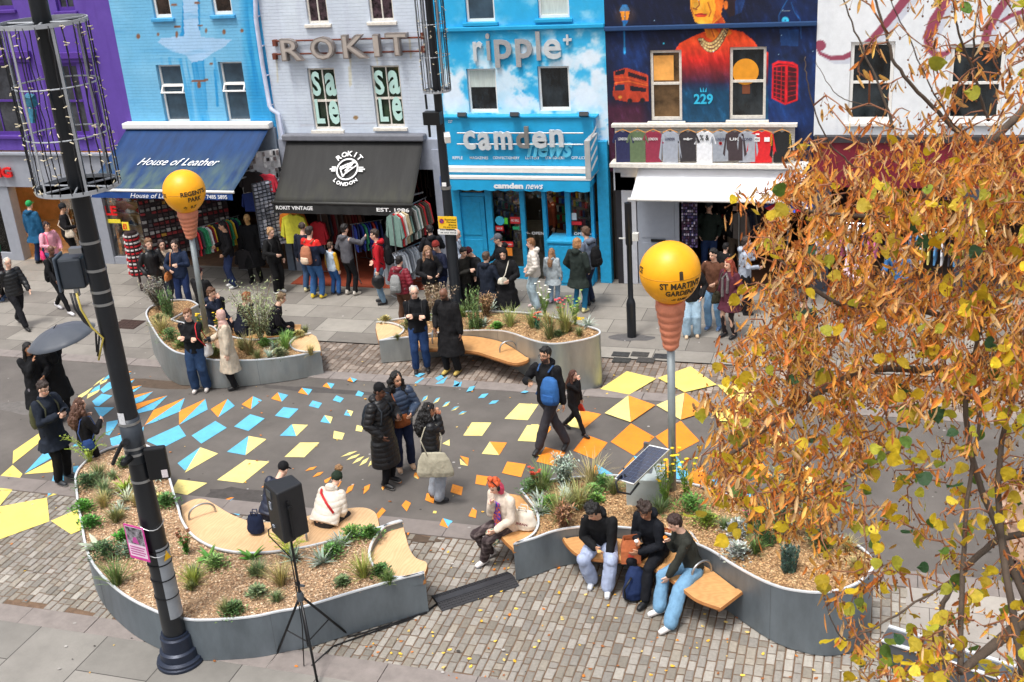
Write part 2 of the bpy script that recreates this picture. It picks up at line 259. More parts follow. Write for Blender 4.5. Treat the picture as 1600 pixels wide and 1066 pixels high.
# painted lozenges on the road (corner pixels of the photograph, unprojected to the road surface)
PC = {'y': (240,222,138), 'o': (238,148,44), 'b': (96,184,222), 'Y': (240,216,112), 'O': (244,140,24)}
def C(ox, oy, s): return lambda *p: [(ox+p[i]/s, oy+p[i+1]/s) for i in range(0, len(p),2)]
c1, c2, c3, c4, c5, c6, c7, c8 = C(90,570,6.6625), C(300,580,5.33), C(560,600,5.33), C(520,690,5.33), C(820,560,5.33), C(1000,560,3.553), C(0,630,4.633), C(200,680,4.444)
LZ = [('y', c1(180,390,220,325,370,235,310,305)),('y', c1(370,228,420,180,495,130,450,178)),('b', c1(465,165,535,108,540,140,500,160)),('y', c1(445,185,525,150,505,180,440,212)),
 ('y', c1(305,358,318,310,440,262,420,290)),('b', c1(330,300,385,245,442,212,440,262)),('b', c1(445,262,520,195,575,170,600,225,475,300)),('b', c1(360,385,460,305,572,325,430,435,395,430)),
 ('b', c1(380,445,590,448,450,560)),('b', c1(510,600,650,575,540,740,500,730)),('b', c1(545,770,720,715,700,800,600,860,560,840)),('b', c1(155,858,250,790,270,800,250,850)),
 ('o', c1(700,80,770,70,730,95)),('b', c1(700,100,765,90,740,108)),('o', c1(710,160,805,150,760,172)),('b', c1(720,195,805,155,770,190)),
 ('o', c1(720,240,880,218,740,275)),('b', c1(740,285,880,222,800,285,750,295)),('o', c1(690,345,995,280,700,390)),('b', c1(700,392,995,282,880,385,720,440)),
 ('o', c1(600,440,820,410,1145,322,740,510)),('b', c1(740,520,1145,325,1000,470,760,530)),('o', c1(905,635,1000,475,1325,348)),('b', c1(910,632,1325,350,1275,490,1000,605)),
 ('o', c1(1265,628,1265,485,1540,358)),('b', c1(1268,628,1540,360,1563,470)),('b', c1(840,700,905,640,880,730)),('b', c1(940,780,1262,632,1338,745,1090,870,930,800)),
 ('o', c2(155,320,295,235,218,388)),('b', c2(218,388,297,235,357,292)),('o', c2(413,280,507,212,492,320)),('b', c2(492,320,508,212,585,247)),('o', c2(658,232,715,180,747,258)),('b', c2(748,258,716,180,802,202)),
 ('o', c2(883,183,915,142,968,202)),('b', c2(969,202,916,142,1003,155)),('o', c2(1088,130,1123,98,1158,149)),('b', c2(1159,149,1124,98,1188,108)),('o', c2(1293,87,1320,62,1344,103)),('b', c2(1345,103,1321,62,1378,78)),
 ('b', c2(-3,540,195,418,290,475,78,607)),('b', c2(350,465,485,362,606,397,470,502)),('b', c2(690,375,762,302,888,317,808,396)),('b', c2(973,293,1005,247,1083,270,1053,313)),('b', c2(1172,245,1203,205,1265,230,1235,265)),('b', c2(1360,205,1385,165,1433,185,1413,215)),
 ('b', c2(-120,770,68,637,-10,800,-60,830)),('y', c2(-60,850,69,637,218,690)),('b', c2(290,675,470,543,445,703)),('y', c2(446,703,472,543,620,570)),('b', c2(732,541,832,446,868,545)),('y', c2(869,545,834,446,967,450)),
 ('b', c2(1070,425,1103,370,1152,440)),('y', c2(1153,440,1104,370,1173,385)),('b', c2(1267,368,1290,324,1323,380)),('y', c2(1324,380,1291,324,1343,337)),
 ('y', c2(-180,1010,-115,905,128,935,-40,1035)),('y', c2(208,910,450,740,645,757,425,935)),('y', c2(770,718,900,598,1062,598,935,720)),('y', c2(1175,563,1183,500,1272,520,1250,575)),('y', c2(1362,500,1373,452,1428,465,1413,508)),
 ('y', c2(1238,718,1310,680,1380,668,1315,700)),('y', c2(1283,746,1330,712,1402,692,1365,722)),('y', c2(1335,775,1380,730,1437,710,1400,748)),('y', c2(1393,793,1425,747,1477,720,1450,765)),('y', c2(1466,800,1485,755,1527,728,1515,765)),('y', c2(1540,805,1548,765,1572,750,1570,780)),
 ('o', c2(942,836,980,808,1042,796,1010,822)),('o', c2(1003,887,1045,850,1097,840,1065,870)),('o', c2(1100,912,1165,880,1130,930,1108,935)),('o', c2(1165,990,1190,940,1248,918,1222,965)),('o', c2(1277,1030,1300,970,1353,943,1332,995)),('o', c2(1428,1028,1435,965,1485,943,1475,985)),
 ('o', c2(577,972,640,925,670,935,640,965)),('O', c8(665,452,715,435,738,436,700,452)),('b', c8(705,456,738,437,715,456)),('b', c8(730,548,780,548,770,560)),
 ('b', c3(525,150,545,112,577,97,560,125)),('y', c3(527,152,562,127,578,98,572,130)),('b', c3(620,165,650,122,683,115)),('y', c3(622,167,683,117,663,150)),('b', c3(697,193,730,155,767,148)),('y', c3(698,195,767,150,735,187)),('b', c3(768,225,800,195,842,187)),('y', c3(770,228,842,189,810,218)),('b', c3(830,258,865,232,905,233)),('y', c3(832,262,905,236,870,255)),
 ('b', c3(148,45,165,28,200,55,160,68)),('b', c3(55,195,72,180,100,200,65,210)),('b', c3(995,123,1030,88,1085,82,1050,118)),('b', c3(1083,172,1115,143,1173,138,1140,165)),('b', c3(900,75,925,35,975,25,950,65)),('b', c3(795,30,800,-20,850,0,830,30)),('b', c3(1350,82,1385,65,1420,72,1390,85)),('b', c3(640,-40,690,-65,715,-45,665,-15)),('b', c3(470,-62,510,-80,560,-78,500,-45)),
 ('b', [(648,600),(660,592),(663,593),(652,601)]),('b', [(680,602),(700,590),(693,601)]),('b', [(707,606),(722,598),(720,606)]),
 ('y', c3(1217,293,1340,165,1500,172,1410,305)),('y', c3(873,433,945,323,1108,325,1030,436)),('y', c3(1345,460,1440,340,1500,340,1500,480)),('o', c3(1505,345,1605,358,1515,488)),('y', c3(1028,585,1095,483,1172,596)),('o', c3(1173,596,1097,484,1238,492)),
 ('o', c3(845,600,920,620,912,685)),('y', c3(845,625,912,686,850,675)),('o', c3(1195,745,1240,650,1395,672,1355,780)),('o', c3(973,835,985,760,1090,775,1060,850)),('o', c3(767,905,785,837,872,862,858,932)),('y', c3(700,500,760,465,760,520)),('o', c3(460,775,470,740,513,752,500,797)),('y', c3(462,780,498,797,480,765)),
 ('o', c3(555,970,570,912,640,930,625,1000)),('o', c3(360,1015,395,972,438,995,403,1065)),('o', c3(190,870,215,833,228,845,205,890)),('y', c3(192,872,205,890,198,862)),('o', c3(330,830,365,810,355,830)),
 ('o', c4(347,628,412,553,442,577,370,660)),('o', c4(888,700,917,641,965,727)),('b', c4(967,727,920,641,998,665)),('o', c4(1130,625,1165,552,1200,580,1190,640)),('b', c4(1165,552,1180,558,1175,570)),('o', c4(160,620,190,602,213,640,175,675)),('Y', c4(832,600,840,580,866,583,862,602)),('O', c4(620,765,640,760,625,785)),
 ('Y', c5(628,265,850,117,1097,178,870,312)),('Y', c5(1108,173,1380,77,1598,230,1330,292)),('Y', c6(428,153,640,165,640,245,520,245)),('Y', c6(385,298,560,280,600,360,445,355)),
 ('y', c5(665,467,862,320,882,542)),('o', c5(884,540,864,320,1087,400)),('y', c5(1095,400,1330,295,1300,522)),('o', c5(1302,521,1335,293,1537,443)),('O', c5(715,698,885,545,1080,658,910,812)),('O', c5(1087,655,1298,523,1455,690,1250,800,1240,795)),
 ('y', c5(310,555,400,470,440,450,455,430,487,595)),('o', c5(488,595,460,432,637,468)),('y', c5(-60,690,20,560,120,560,120,700)),('o', c5(120,560,222,590,128,700)),('O', c5(403,772,510,638,690,705,578,843)),('O', c5(97,862,172,742,340,785,265,905)),('y', c5(240,350,290,340,320,385,250,385)),('y', c5(440,360,475,355,460,380)),
 ('o', c5(540,960,595,885,610,965)),('b', c5(612,968,597,883,735,967)),('o', c5(775,970,905,825,940,900,860,960)),('b', c5(905,815,960,830,960,900)),('b', c5(950,965,1040,930,1065,975)),('o', c5(285,1000,300,960,330,1000)),('b', c5(330,985,310,965,400,990)),
 ('o', c5(1070,965,1210,825,1250,1000,1110,990)),('b', c5(1252,1005,1225,820,1255,808,1370,965,1340,1020)),
 ('O', c6(270,660,350,590,400,690,330,720)),('b', c6(370,720,400,650,470,650,460,720)),('O', c6(580,570,660,560,740,660,650,690)),('O', c6(750,700,850,690,900,820,800,810)),('y', c6(850,680,930,600,980,680,900,720)),('o', c6(880,710,950,690,970,780)),('b', c6(600,700,625,705,620,790,580,780)),('b', c6(750,840,790,800,810,870)),('O', c6(900,850,960,860,930,950)),('O', c6(540,440,640,400,700,500,600,520)),('Y', c6(700,460,760,400,830,480,760,520)),
 ('Y', c7(92,443,97,350,315,200,328,255)),('Y', c7(-120,640,92,450,163,515,92,628)),('Y', c7(-120,645,90,632,0,745,-120,800)),('b', c7(178,512,345,330,400,385)),('Y', c7(176,517,425,390,425,480,380,502)),('b', c7(340,682,395,500,450,490,470,590)),('Y', c7(342,684,480,600,490,632,445,652)),('b', c7(530,462,570,455,560,520,530,500)),
 ('Y', c7(-200,790,340,687,358,858,-200,1060)),('Y', c7(368,855,580,765,640,860,590,920,515,952)),('b', c7(505,45,555,35,530,62)),('Y', c7(495,70,560,38,545,90)),('b', c7(525,310,600,270,580,300)),('Y', c7(480,50,520,40,510,60)),('b', c7(515,160,530,150,530,175))]
mk = MB();keys = list(PC)
for i, (c, pts) in enumerate(LZ):
    G_ = [A(*p) for p in pts];z = .0072+.0004*(i % 3)
    if any(p.y > YF1-.1 for p in G_): z += .018
    mk.add([(p.x, p.y, z) for p in G_], [tuple(range(len(G_)-1,-1,-1))], keys.index(c))
# road paint worn through in specks
def paintmat(k, rgb):
    m = mat('road_paint_'+k, rgb, .75, var=.1, scale=3, bump=.2, bscale=170)
    t = m.node_tree;p = t.nodes['Principled BSDF'];src = p.inputs['Base Color'].links[0].from_socket
    n = t.nodes.new('ShaderNodeTexNoise');n.inputs['Scale'].default_value = 22;n.inputs['Detail'].default_value = 9;n.inputs['Roughness'].default_value = .8
    tc = t.nodes.new('ShaderNodeTexCoord');t.links.new(tc.outputs['Object'], n.inputs['Vector'])
    r_ = t.nodes.new('ShaderNodeMapRange');r_.inputs[1].default_value = .54;r_.inputs[2].default_value = .66;r_.inputs[3].default_value = .04;r_.inputs[4].default_value = .62;t.links.new(n.outputs[0], r_.inputs[0])
    mx = t.nodes.new('ShaderNodeMix');mx.data_type = 'RGBA';t.links.new(r_.outputs[0], mx.inputs['Factor']);t.links.new(src, mx.inputs[6]);mx.inputs[7].default_value = (*lin((110,100,92)),1)
    t.links.new(mx.outputs[2], p.inputs['Base Color']);return m
mk.build('road_markings', [paintmat(k, PC[k]) for k in keys])['kind'] = 'structure'
# stains and patches on the paving: flat irregular sheets with their own tint
def blotch(name, px, py, rx, ry, rgb, z=.0165, n=18):
    c = A(px, py);b = MB();P = [(c.x+rx*math.cos(a)*random.uniform(.7,1.1), c.y+ry*math.sin(a)*random.uniform(.7,1.1), z) for a in [2*math.pi*i/n for i in range(n)]]
    b.quad(*P);o = b.build(name, mat('stain_%d' % rgb[0], rgb, .9, var=.2, scale=8));o['kind'] = 'structure'
for q in ((290,990,.22,.12,(84,70,58),.0085),(215,965,.14,.06,(92,90,90),.0085), ): blotch('paving_stain', *q)
b = MB()
for i in range(420):
    x, y = random.uniform(-18,4), random.uniform(9.6,24);r_ = random.uniform(.01,.028);k_ = random.choice((58,66,176,150));b.add([(x+r_*math.cos(a_), y+r_*.8*math.sin(a_),.0045 if YN2 < y < YF1 else .0175) for a_ in np.linspace(0,6.28,8)[:-1]], [tuple(range(7))], 0, lin((k_, k_-4, k_-8)))
b.build('gum_spots', mat('gum', attr=True, rough=.9), colors=True)['kind'] = 'structure'
for q in ((385,775,.9,.25,(72,68,66),.0012),(500,610,1.6,.12,(76,72,70),.0012),(250,600,1.3,.2,(84,76,68),.0012),(987,528,.5,.22,(92,82,74),.0165),(640,840,.5,.1,(84,78,74),.0012),(60,640,1.2,.3,(104,100,97),.0012)): blotch('road_patch', *q)
# manhole covers, gully grates
def cover(px, py, w, d, rgb, label, slots=6, rz=0):
    c = A(px, py, .014);r_ = rot(0,0, rz);b = MB();b.box((c.x, c.y, .016),(w, d, .014), r_)
    for i in range(slots):
        for j in range(max(2, int(slots*d/w))):
            b.box(Vector((c.x, c.y, .026))+r_ @ Vector(((i+.5)/slots*w-w/2,(j+.5)/max(2, int(slots*d/w))*d-d/2,0)),(w/slots*.55, d/max(2, int(slots*d/w))*.55,.006), r_)
    tag(b.build('manhole_cover', mat('iron_%d' % rgb[0], rgb, .6,.3, bump=.3)), label, 'manhole cover')
cover(200,507,.62,.5,(74,58,52), 'brown square iron grate in the far pavement beside the tall lamp post')
cover(970,554,.34,.22,(70,70,70), 'small dark cover in the setts, rear left of the group of five', 3)
cover(1000,554,.34,.22,(78,76,74), 'small dark cover in the setts, rear middle of the group of five', 3)
cover(1035,557,.34,.22,(66,66,68), 'small dark cover in the setts nearest the cone balloon pole', 3)
cover(971,563,.34,.22,(72,72,70), 'small dark cover in the setts, front left of the group of five', 3)
cover(1009,563,.34,.22,(80,78,76), 'small dark cover in the setts, front middle of the group of five', 3)
cover(905,498+0,.2,.14,(225,190,40), 'small yellow plate in the far pavement by the black post', 2)
#cover(968,597,.9,.5,(120,112,106), 'large pale inspection cover in the setts behind the first yellow diamond', 4)
# ================================================================ BUILDINGS
YF = 24.6
def vnoise(x, y, seed=0, oct=4, per=.55):
    """smooth value noise on arrays"""
    rs = np.random.RandomState(seed);T = rs.rand(256,256);out = 0;amp = 1;tot = 0
    for o in range(oct):
        xi = np.floor(x).astype(int);yi = np.floor(y).astype(int);fx = x-xi;fy = y-yi;fx = fx*fx*(3-2*fx);fy = fy*fy*(3-2*fy)
        g = lambda a, b: T[a % 256, b % 256]
        v = (g(xi, yi)*(1-fx)+g(xi+1, yi)*fx)*(1-fy)+(g(xi, yi+1)*(1-fx)+g(xi+1, yi+1)*fx)*fy
        out = out+amp*v;tot += amp;amp *= per;x = x*2.03+17;y = y*2.03+9
    return out/tot
def inpoly(px, py, poly):
    c = np.zeros(px.shape, bool);n = len(poly);j = n-1
    for i in range(n):
        xi, yi = poly[i];xj, yj = poly[j]
        c ^= ((yi > py) != (yj > py)) & (px < (xj-xi)*(py-yi)/((yj-yi) if yj != yi else 1e-9)+xi);j = i
    return c
def dseg(px, py, a, b):
    ax, ay = a;bx, by = b;L = (bx-ax)**2+(by-ay)**2+1e-9;t = np.clip(((px-ax)*(bx-ax)+(py-ay)*(by-ay))/L, 0,1)
    return np.hypot(px-ax-t*(bx-ax), py-ay-t*(by-ay)), t
class Paint:
    """colours of a painted wall, laid on at the brick face (coordinates: photograph pixels unprojected onto the wall)"""
    def __init__(s, px, py, rgb): s.x, s.y = px, py;s.c = np.empty(px.shape+(3,));s.c[:] = rgb
    def put(s, mask, rgb):
        m = np.asarray(mask, float)[..., None];s.c = s.c*(1-m)+np.array(rgb, float)*m;return s
    def poly(s, rgb, *p, k=1.): return s.put(inpoly(s.x, s.y, [(p[i], p[i+1]) for i in range(0, len(p),2)])*k, rgb)
    def line(s, rgb, w, *p, k=1., w2=None):
        pts = [(p[i], p[i+1]) for i in range(0, len(p),2)];m = np.zeros(s.x.shape);n = len(pts)-1
        for i in range(n):
            d, t = dseg(s.x, s.y, pts[i], pts[i+1]);ww = w if w2 is None else w+(w2-w)*(i+t)/n
            m = np.maximum(m, np.clip((ww/2-d)+.5,0,1))
        return s.put(m*k, rgb)
    def disc(s, rgb, x, y, rx, ry=None, k=1., soft=1.):
        ry = ry or rx;d = np.hypot((s.x-x)/rx, (s.y-y)/ry);return s.put(np.clip((1-d)*rx/soft+.5,0,1)*k, rgb)
def wall(name, parent, x0, x1, z0, z1, holes, colfn, m, step=.025, depth=.16, Y=YF):
    xs = set(np.round(np.arange(x0, x1, step),4)) | {x1};zs = set(np.round(np.arange(z0, z1, step),4)) | {z1}
    for h in holes:
        for v in h[:2]: xs = {q for q in xs if abs(q-v) > step*.4} | {v}
        for v in h[2:]: zs = {q for q in zs if abs(q-v) > step*.4} | {v}
    xs = np.array(sorted(q for q in xs if x0 <= q <= x1));zs = np.array(sorted(q for q in zs if z0 <= q <= z1))
    X, Z = np.meshgrid(xs, zs, indexing='ij');nx, nz = X.shape
    PXx, PYy = PX(X, Y, Z);col = colfn(PXx, PYy, X, Z)
    V = np.stack([X, np.full(X.shape, Y), Z], -1).reshape(-1,3);I = np.arange(nx*nz).reshape(nx, nz)
    cx = (xs[:-1]+xs[1:])/2;cz = (zs[:-1]+zs[1:])/2;CX, CZ = np.meshgrid(cx, cz, indexing='ij');keep = np.ones(CX.shape, bool)
    for h in holes: keep &= ~((CX > h[0]) & (CX < h[1]) & (CZ > h[2]) & (CZ < h[3]))
    F = np.stack([I[:-1, :-1], I[1:, :-1], I[1:, 1:], I[:-1,1:]], -1)[keep]
    F = F.reshape(-1,4);Vl = V.tolist();Fl = F.tolist();Cl = col.reshape(-1,3)
    extra = []
    for h in holes:
        a, b, c, d = h;q = [(a, c),(b, c),(b, d),(a, d)];n0 = len(Vl)
        Vl += [[u_, Y, v_] for u_, v_ in q]+[[u_, Y+depth, v_] for u_, v_ in q]
        pc = colfn(*PX(np.array([[a, b, b, a]]), Y, np.array([[c, c, d, d]])), np.array([[a, b, b, a]]), np.array([[c, c, d, d]])).reshape(-1,3)
        extra += [pc, pc];Fl += [[n0+i, n0+4+i, n0+4+(i+1) % 4, n0+(i+1) % 4] for i in range(4)]
    if extra: Cl = np.concatenate([Cl]+extra)
    me = bpy.data.meshes.new(name);me.from_pydata(Vl, [], Fl);me.update();me.materials.append(m)
    at = me.color_attributes.new('Col', 'FLOAT_COLOR', 'POINT');cc = np.ones((len(Vl),4), np.float32)
    s_ = np.clip(Cl/255,0,1);cc[:, :3] = np.where(s_ <= .04, s_/12.92,((s_+.055)/1.055)**2.4);at.data.foreach_set('color', cc.ravel())
    o = bpy.data.objects.new(name, me);link(o, parent);return o
M_white = mat('white_paint', (232,230,226),.55, var=.05);M_whitew = mat('worn_white_paint', (222,216,206),.75, var=.14, scale=14, bump=.3)
M_dark = mat('dark_inside', (22,19,18),.9);M_black = mat('black_metal', (26,27,30),.38,.3, var=.1);M_steel = mat('steel', (170,172,174),.35,.9, var=.06)
M_glass = mat('window_glass', (34,40,44),.04, var=1.1, scale=2.6, spec=.6, stretch=(1,1,.5))  # mottled tone paints interior reflections into the opaque glass
M_glassb = mat('window_glass_blue', (62,84,100),.05, var=.4, scale=1.1, spec=.6)
M_curt = mat('net_curtain', (196,206,200),.9, var=.14, scale=5, stretch=(6,6,.5), bump=.4, bscale=8)
M_clear = None
def clearglass():
    m = bpy.data.materials.new('clear_glass');m.use_nodes = True;t = m.node_tree;t.nodes.clear();o = t.nodes.new('ShaderNodeOutputMaterial')
    a, b, x, fr = (t.nodes.new(k) for k in ('ShaderNodeBsdfTransparent', 'ShaderNodeBsdfGlossy', 'ShaderNodeMixShader', 'ShaderNodeFresnel'))
    a.inputs[0].default_value = (.9,.93,.93,1);b.inputs['Roughness'].default_value = .03;fr.inputs[0].default_value = 1.5
    t.links.new(fr.outputs[0], x.inputs[0]);t.links.new(a.outputs[0], x.inputs[1]);t.links.new(b.outputs[0], x.inputs[2]);t.links.new(x.outputs[0], o.inputs[0]);return m
M_clear = clearglass()
def rect(x0, y0, x1, y1, Y=YF):
    a, c = W(x0, y0, Y), W(x1, y1, Y);return [min(a.x, c.x), max(a.x, c.x), min(a.z, c.z), max(a.z, c.z)]
def window(parent, h, fm, fr=.05, rail=.5, vbar=0, glass=None, sill=None, blind=0, vent=0, back=.07):
    """window filling the opening h = x0, x1, z0, z1;frame mesh > pane, sill, blind"""
    x0, x1, z0, z1 = h;Y = YF+back;b = MB();e = .004
    b.bb(x0+e, x0+fr, Y, Y+.06, z0+e, z1-e);b.bb(x1-fr, x1-e, Y, Y+.06, z0+e, z1-e);b.bb(x0+fr, x1-fr, Y+.001, Y+.059, z0+e, z0+fr*1.3);b.bb(x0+fr, x1-fr, Y+.001, Y+.059, z1-fr, z1-e)
    if rail: zr = z0+(z1-z0)*rail;b.bb(x0+fr, x1-fr, Y-.012, Y+.05, zr-.025, zr+.025)
    if vbar: xm = (x0+x1)/2;b.bb(xm-.014, xm+.014, Y+.004, Y+.048, z0+fr*1.3, z1-fr)
    if vent:   # tilted vent light in the middle
        zr = z0+(z1-z0)*.52;b.bb(x0+fr, x1-fr, Y-.012, Y+.05, zr-.03, zr+.0);b.bb(x0+fr, x1-fr, Y-.012, Y+.05, zr+.17, zr+.2)
        q = rot(-32,0,0);c_ = Vector(((x0+x1)/2, Y-.07, zr+.085));w_ = x1-x0-.05
        for (dx, dz, sx_, sz_) in ((0,.085, w_, .035),(0,-.085, w_, .035),(w_/2-.02,0,.035,.14),(-w_/2+.02,0,.035,.14)): b.box(c_+q @ Vector((dx, 0, dz)),(sx_, .03, sz_), q)
    w = b.build('window', fm, parent)
    g_ = MB();g_.bb(x0+fr*.8, x1-fr*.8, Y+.03, Y+.036, z0+fr, z1-fr*.8);g_.build('pane', glass or M_glass, w)
    if blind: g_ = MB();g_.bb(x0+fr, x1-fr, Y+.02, Y+.028, z1-fr-(z1-z0)*blind, z1-fr);g_.build('blind', M_curt, w)
    if sill: g_ = MB();g_.bb(x0-.07, x1+.07, YF-.07, YF+back-.002, z0-.075, z0-.003);g_.build('sill', sill, w, bevel=.008)
    return w
def box_building(name, label, x0, x1, holes_px, colfn, m, zt=9.2, z0=3.0, step=.025):
    t = thing(name, label, 'building', ((x0+x1)/2, YF, 0));t.location = (0,0,0)
    H_ = [rect(*h) for h in holes_px];wall('wall', t, x0, x1, z0, zt, H_, colfn, m, step)
    b = MB();b.bb(x0+.01, x1-.01, YF+.17, YF+9,3.05,3.15);b.bb(x0+.01, x1-.01, YF+.3, YF+9, zt-.1, zt);b.bb(x0+.01, x0+.1, YF+.17, YF+9,0, zt-.1);b.bb(x1-.1, x1-.01, YF+.17, YF+9,0, zt-.1);b.bb(x0+.1, x1-.1, YF+8.9, YF+9,0, zt-.1)
    b.bb(x0+.1, x1-.1, YF+.6, YF+.7,3.15, zt-.1)
    b.build('shell', mat('shell', (60,55,52),.9), t)
    return t, H_
XB = dict(p0=-27.0, p1=-17.72, h1=-13.74, r1=-9.53, n1=-5.68, m1=-1.34, w1=8.0)
# ---- purple shoe shop
def f_purple(px, py, X, Z):
    P = Paint(px, py, (94,66,158));n = vnoise(X*1.5, Z*1.5,3)
    P.put((np.clip(n-.45,0,1)*1.6),(108,82,172));P.put(np.clip(vnoise(X*6, Z*.6,4)-.6,0,1)*1.5,(76,46,130));return P.c
M_stucco = mat('stucco', attr=True, rough=.85, var=.06, scale=5, bump=.25, bscale=40)
M_brickp = brickmat('painted_brick', attr=True, bw=.225, bh=.075, ms=.005, bump=.9, var=.07, rough=.8)
pur, Hh = box_building('shoe_shop_building', 'purple rendered building over a shoe shop, first at the left end of the terrace', XB['p0'], XB['p1'],
    [(-62,100,45,212),(88,100,142,212),(-60,-75,22,15),(70,-75,118,17)], f_purple, M_stucco)
M_pur = mat('purple_frame', (82,48,142),.6, var=.08)
for h in Hh: window(pur, h, M_pur, .07,.48,1, mat('office_glass', (58,60,66),.06, var=.7, scale=2.5), M_pur)
b = MB()
for (xa, ya, xb_) in ((-70,82,50),(80,82,152)): r_ = rect(xa, ya, xb_, ya+8);b.bb(r_[0], r_[1], YF-.12, YF-.003, r_[2], r_[3]);b.bb(r_[0]+.05, r_[1]-.05, YF-.07, YF-.003, r_[2]-.1, r_[2]-.002)
for (xa, ya, xb_, yb) in ((-72,102,-62,214),(45,100,56,212),(78,100,88,212),(142,98,153,210)): r_ = rect(xa, ya, xb_, yb);b.bb(r_[0], r_[1], YF-.05, YF-.003, r_[2], r_[3])
b.build('window_surround', M_pur, pur, bevel=.01)
M_fas = mat('grey_fascia', (150,154,164),.6, var=.06)
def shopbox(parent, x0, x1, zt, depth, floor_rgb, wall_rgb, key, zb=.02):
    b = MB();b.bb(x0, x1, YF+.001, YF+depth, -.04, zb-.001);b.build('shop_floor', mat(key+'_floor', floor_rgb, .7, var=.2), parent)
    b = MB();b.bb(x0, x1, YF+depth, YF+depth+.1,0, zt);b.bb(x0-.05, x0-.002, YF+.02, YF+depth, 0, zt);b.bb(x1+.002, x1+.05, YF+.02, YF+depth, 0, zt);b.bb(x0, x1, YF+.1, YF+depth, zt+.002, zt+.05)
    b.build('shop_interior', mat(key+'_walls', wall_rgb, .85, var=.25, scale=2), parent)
shopbox(pur, XB['p0']+.1, XB['p1']-.1,2.95,3.5,(176,150,118),(206,168,120), 'shoe_shop')
b = MB();b.bb(XB['p0'], XB['p1']-.02, YF-.16, YF+.12,2.06,2.92);b.bb(XB['p0'], XB['p1']-.02, YF-.24, YF-.1,2.92,2.99);b.build('fascia', M_fas, pur, bevel=.01)
def pier(px0, px1, py_b, parent, m, zt=2.055, Y=YF-.12, d=.3):
    a, c = A(px0, py_b, 0), A(px1, py_b, 0);b = MB();b.bb(a.x, c.x, Y, Y+d, 0, zt);return b.build('pier', m, parent, bevel=.01)
# piers measured at their feet
for p0, p1, pb in ((26,46,404),(160,182,412)): pier(p0, p1, pb, pur, M_fas)
b = MB();xx = A(46,404).x;x2_ = A(95,404).x
for (a_, c_) in ((XB['p0'], A(26,404).x),(A(112,410).x, A(160,412).x),(A(182,412).x, XB['p1']-.02)): b.bb(a_, c_, YF-.1, YF+.1,0.001,.2)
b.build('stall_riser', M_fas, pur)
gl = MB()
for (a_, c_) in ((XB['p0'], A(26,404).x),(A(112,410).x, A(160,412).x),(A(182,412).x, XB['p1']-.1)): gl.bb(a_, c_, YF-.02, YF-.012,.2,2.05)
gl.build('shop_window_glass', M_clear, pur)
wtext('sign_lettering', 'SHOEING', -75,260,21,277, mat('red_letters', (222,28,32),.4), pur, .06, YF-.2, bold=.03)
wtext('sale_lettering', 'SALE', 138,321,184,337, mat('red_letters', (222,28,32),.4), pur, .01, YF-.04, bold=.03)
b = MB();r_ = rect(147,342,189,349, YF-.04);b.bb(r_[0], r_[1], YF-.045, YF-.035, r_[2], r_[3]);b.build('window_strip_sign', mat('yellow_sign', (240,222,60),.6), pur)
# strip lights inside the shoe shop
b = MB()
for xq in (-23.2,-21.2,-20.2,-18.6): b.bb(xq, xq+1.1, YF+.9, YF+1.1,2.9,2.93);b.bb(xq, xq+1.1, YF+2.3, YF+2.5,2.9,2.93)
b.build('ceiling_light', mat('shop_light', (255,214,160), emit=9, var=0), pur)
M_shelf = mat('pale_shelf', (214,178,130),.6, var=.08)
SHOEC = [(235,235,232),(40,40,44),(150,110,70),(210,196,170),(60,60,66),(190,60,50),(200,150,60),(240,240,240),(52,44,40)]
def make_shoe(k, rgb):
    b = MB();b.tube([(0,-.13,.03),(0,-.09,.035),(0,0,.045),(0,.07,.055),(0,.12,.06)], [.022,.04,.043,.042,.036], 8);b.tube([(0,.05,.05),(0,.09,.1)], [.036,.04], 8);b.bb(-.04,.04,-.14,.14,0,.018,1)
    return b.build('shoe', [mat('shoe_%d' % k, rgb, .6), mat('shoe_sole', (225,222,214),.7)], None, smooth=True)
def cname(c):
    """everyday colour word"""
    T = dict(white=(232,232,232), black=(38,38,42), brown=(150,110,70), cream=(210,196,170), grey=(150,154,160), red=(200,45,50), yellow=(236,196,70), blue=(40,80,190), navy=(36,42,80), green=(60,155,110), maroon=(150,30,50), pink=(230,120,170), beige=(206,186,150))
    T['pale blue'] = (90,140,190);T['dark brown'] = (66,48,44);T['dark grey'] = (66,64,68);return min(T, key=lambda k: sum((a-b)**2 for a, b in zip(T[k], c)))
shoes0 = [make_shoe(k, c) for k, c in enumerate(SHOEC)];used_shoe = set()
def shoe_shelves(x0, x1, Y, z0, z1, rows, label, glabel, grp, skew=0):
    t = thing('shoe_shelf', label, 'shelving', ((x0+x1)/2, Y, 0));t.location = (0,0,0);b = MB()
    for i in range(rows):
        z = z0+(z1-z0)*i/(rows-1);b.bb(x0, x1, Y-.14, Y+.16, z-.012, z+.006)
    b.build('shelf', M_shelf, t);b = MB();b.bb(x0, x1, Y+.17, Y+.19, z0-.1, z1+.3);b.bb(x0, x0+.025, Y-.12, Y+.165, z0-.4, z1+.2);b.bb(x1-.025, x1, Y-.12, Y+.165, z0-.4, z1+.2);b.build('shelf_back', mat('shelf_back', (222,176,118),.7, var=.12), t)
    for i in range(rows):
        z = z0+(z1-z0)*i/(rows-1);x = x0+.12
        while x < x1-.1:
            k = random.randrange(len(SHOEC));s = shoes0[k]
            if k in used_shoe: s = s.copy();S.collection.objects.link(s)
            used_shoe.add(k);s.location = (x, Y-.01, z+.008);s.rotation_euler = (0,0, R(random.choice((60,75,100,80))));tag(s, cname(SHOEC[k])+' '+glabel, 'shoe', grp);x += random.uniform(.26,.36)
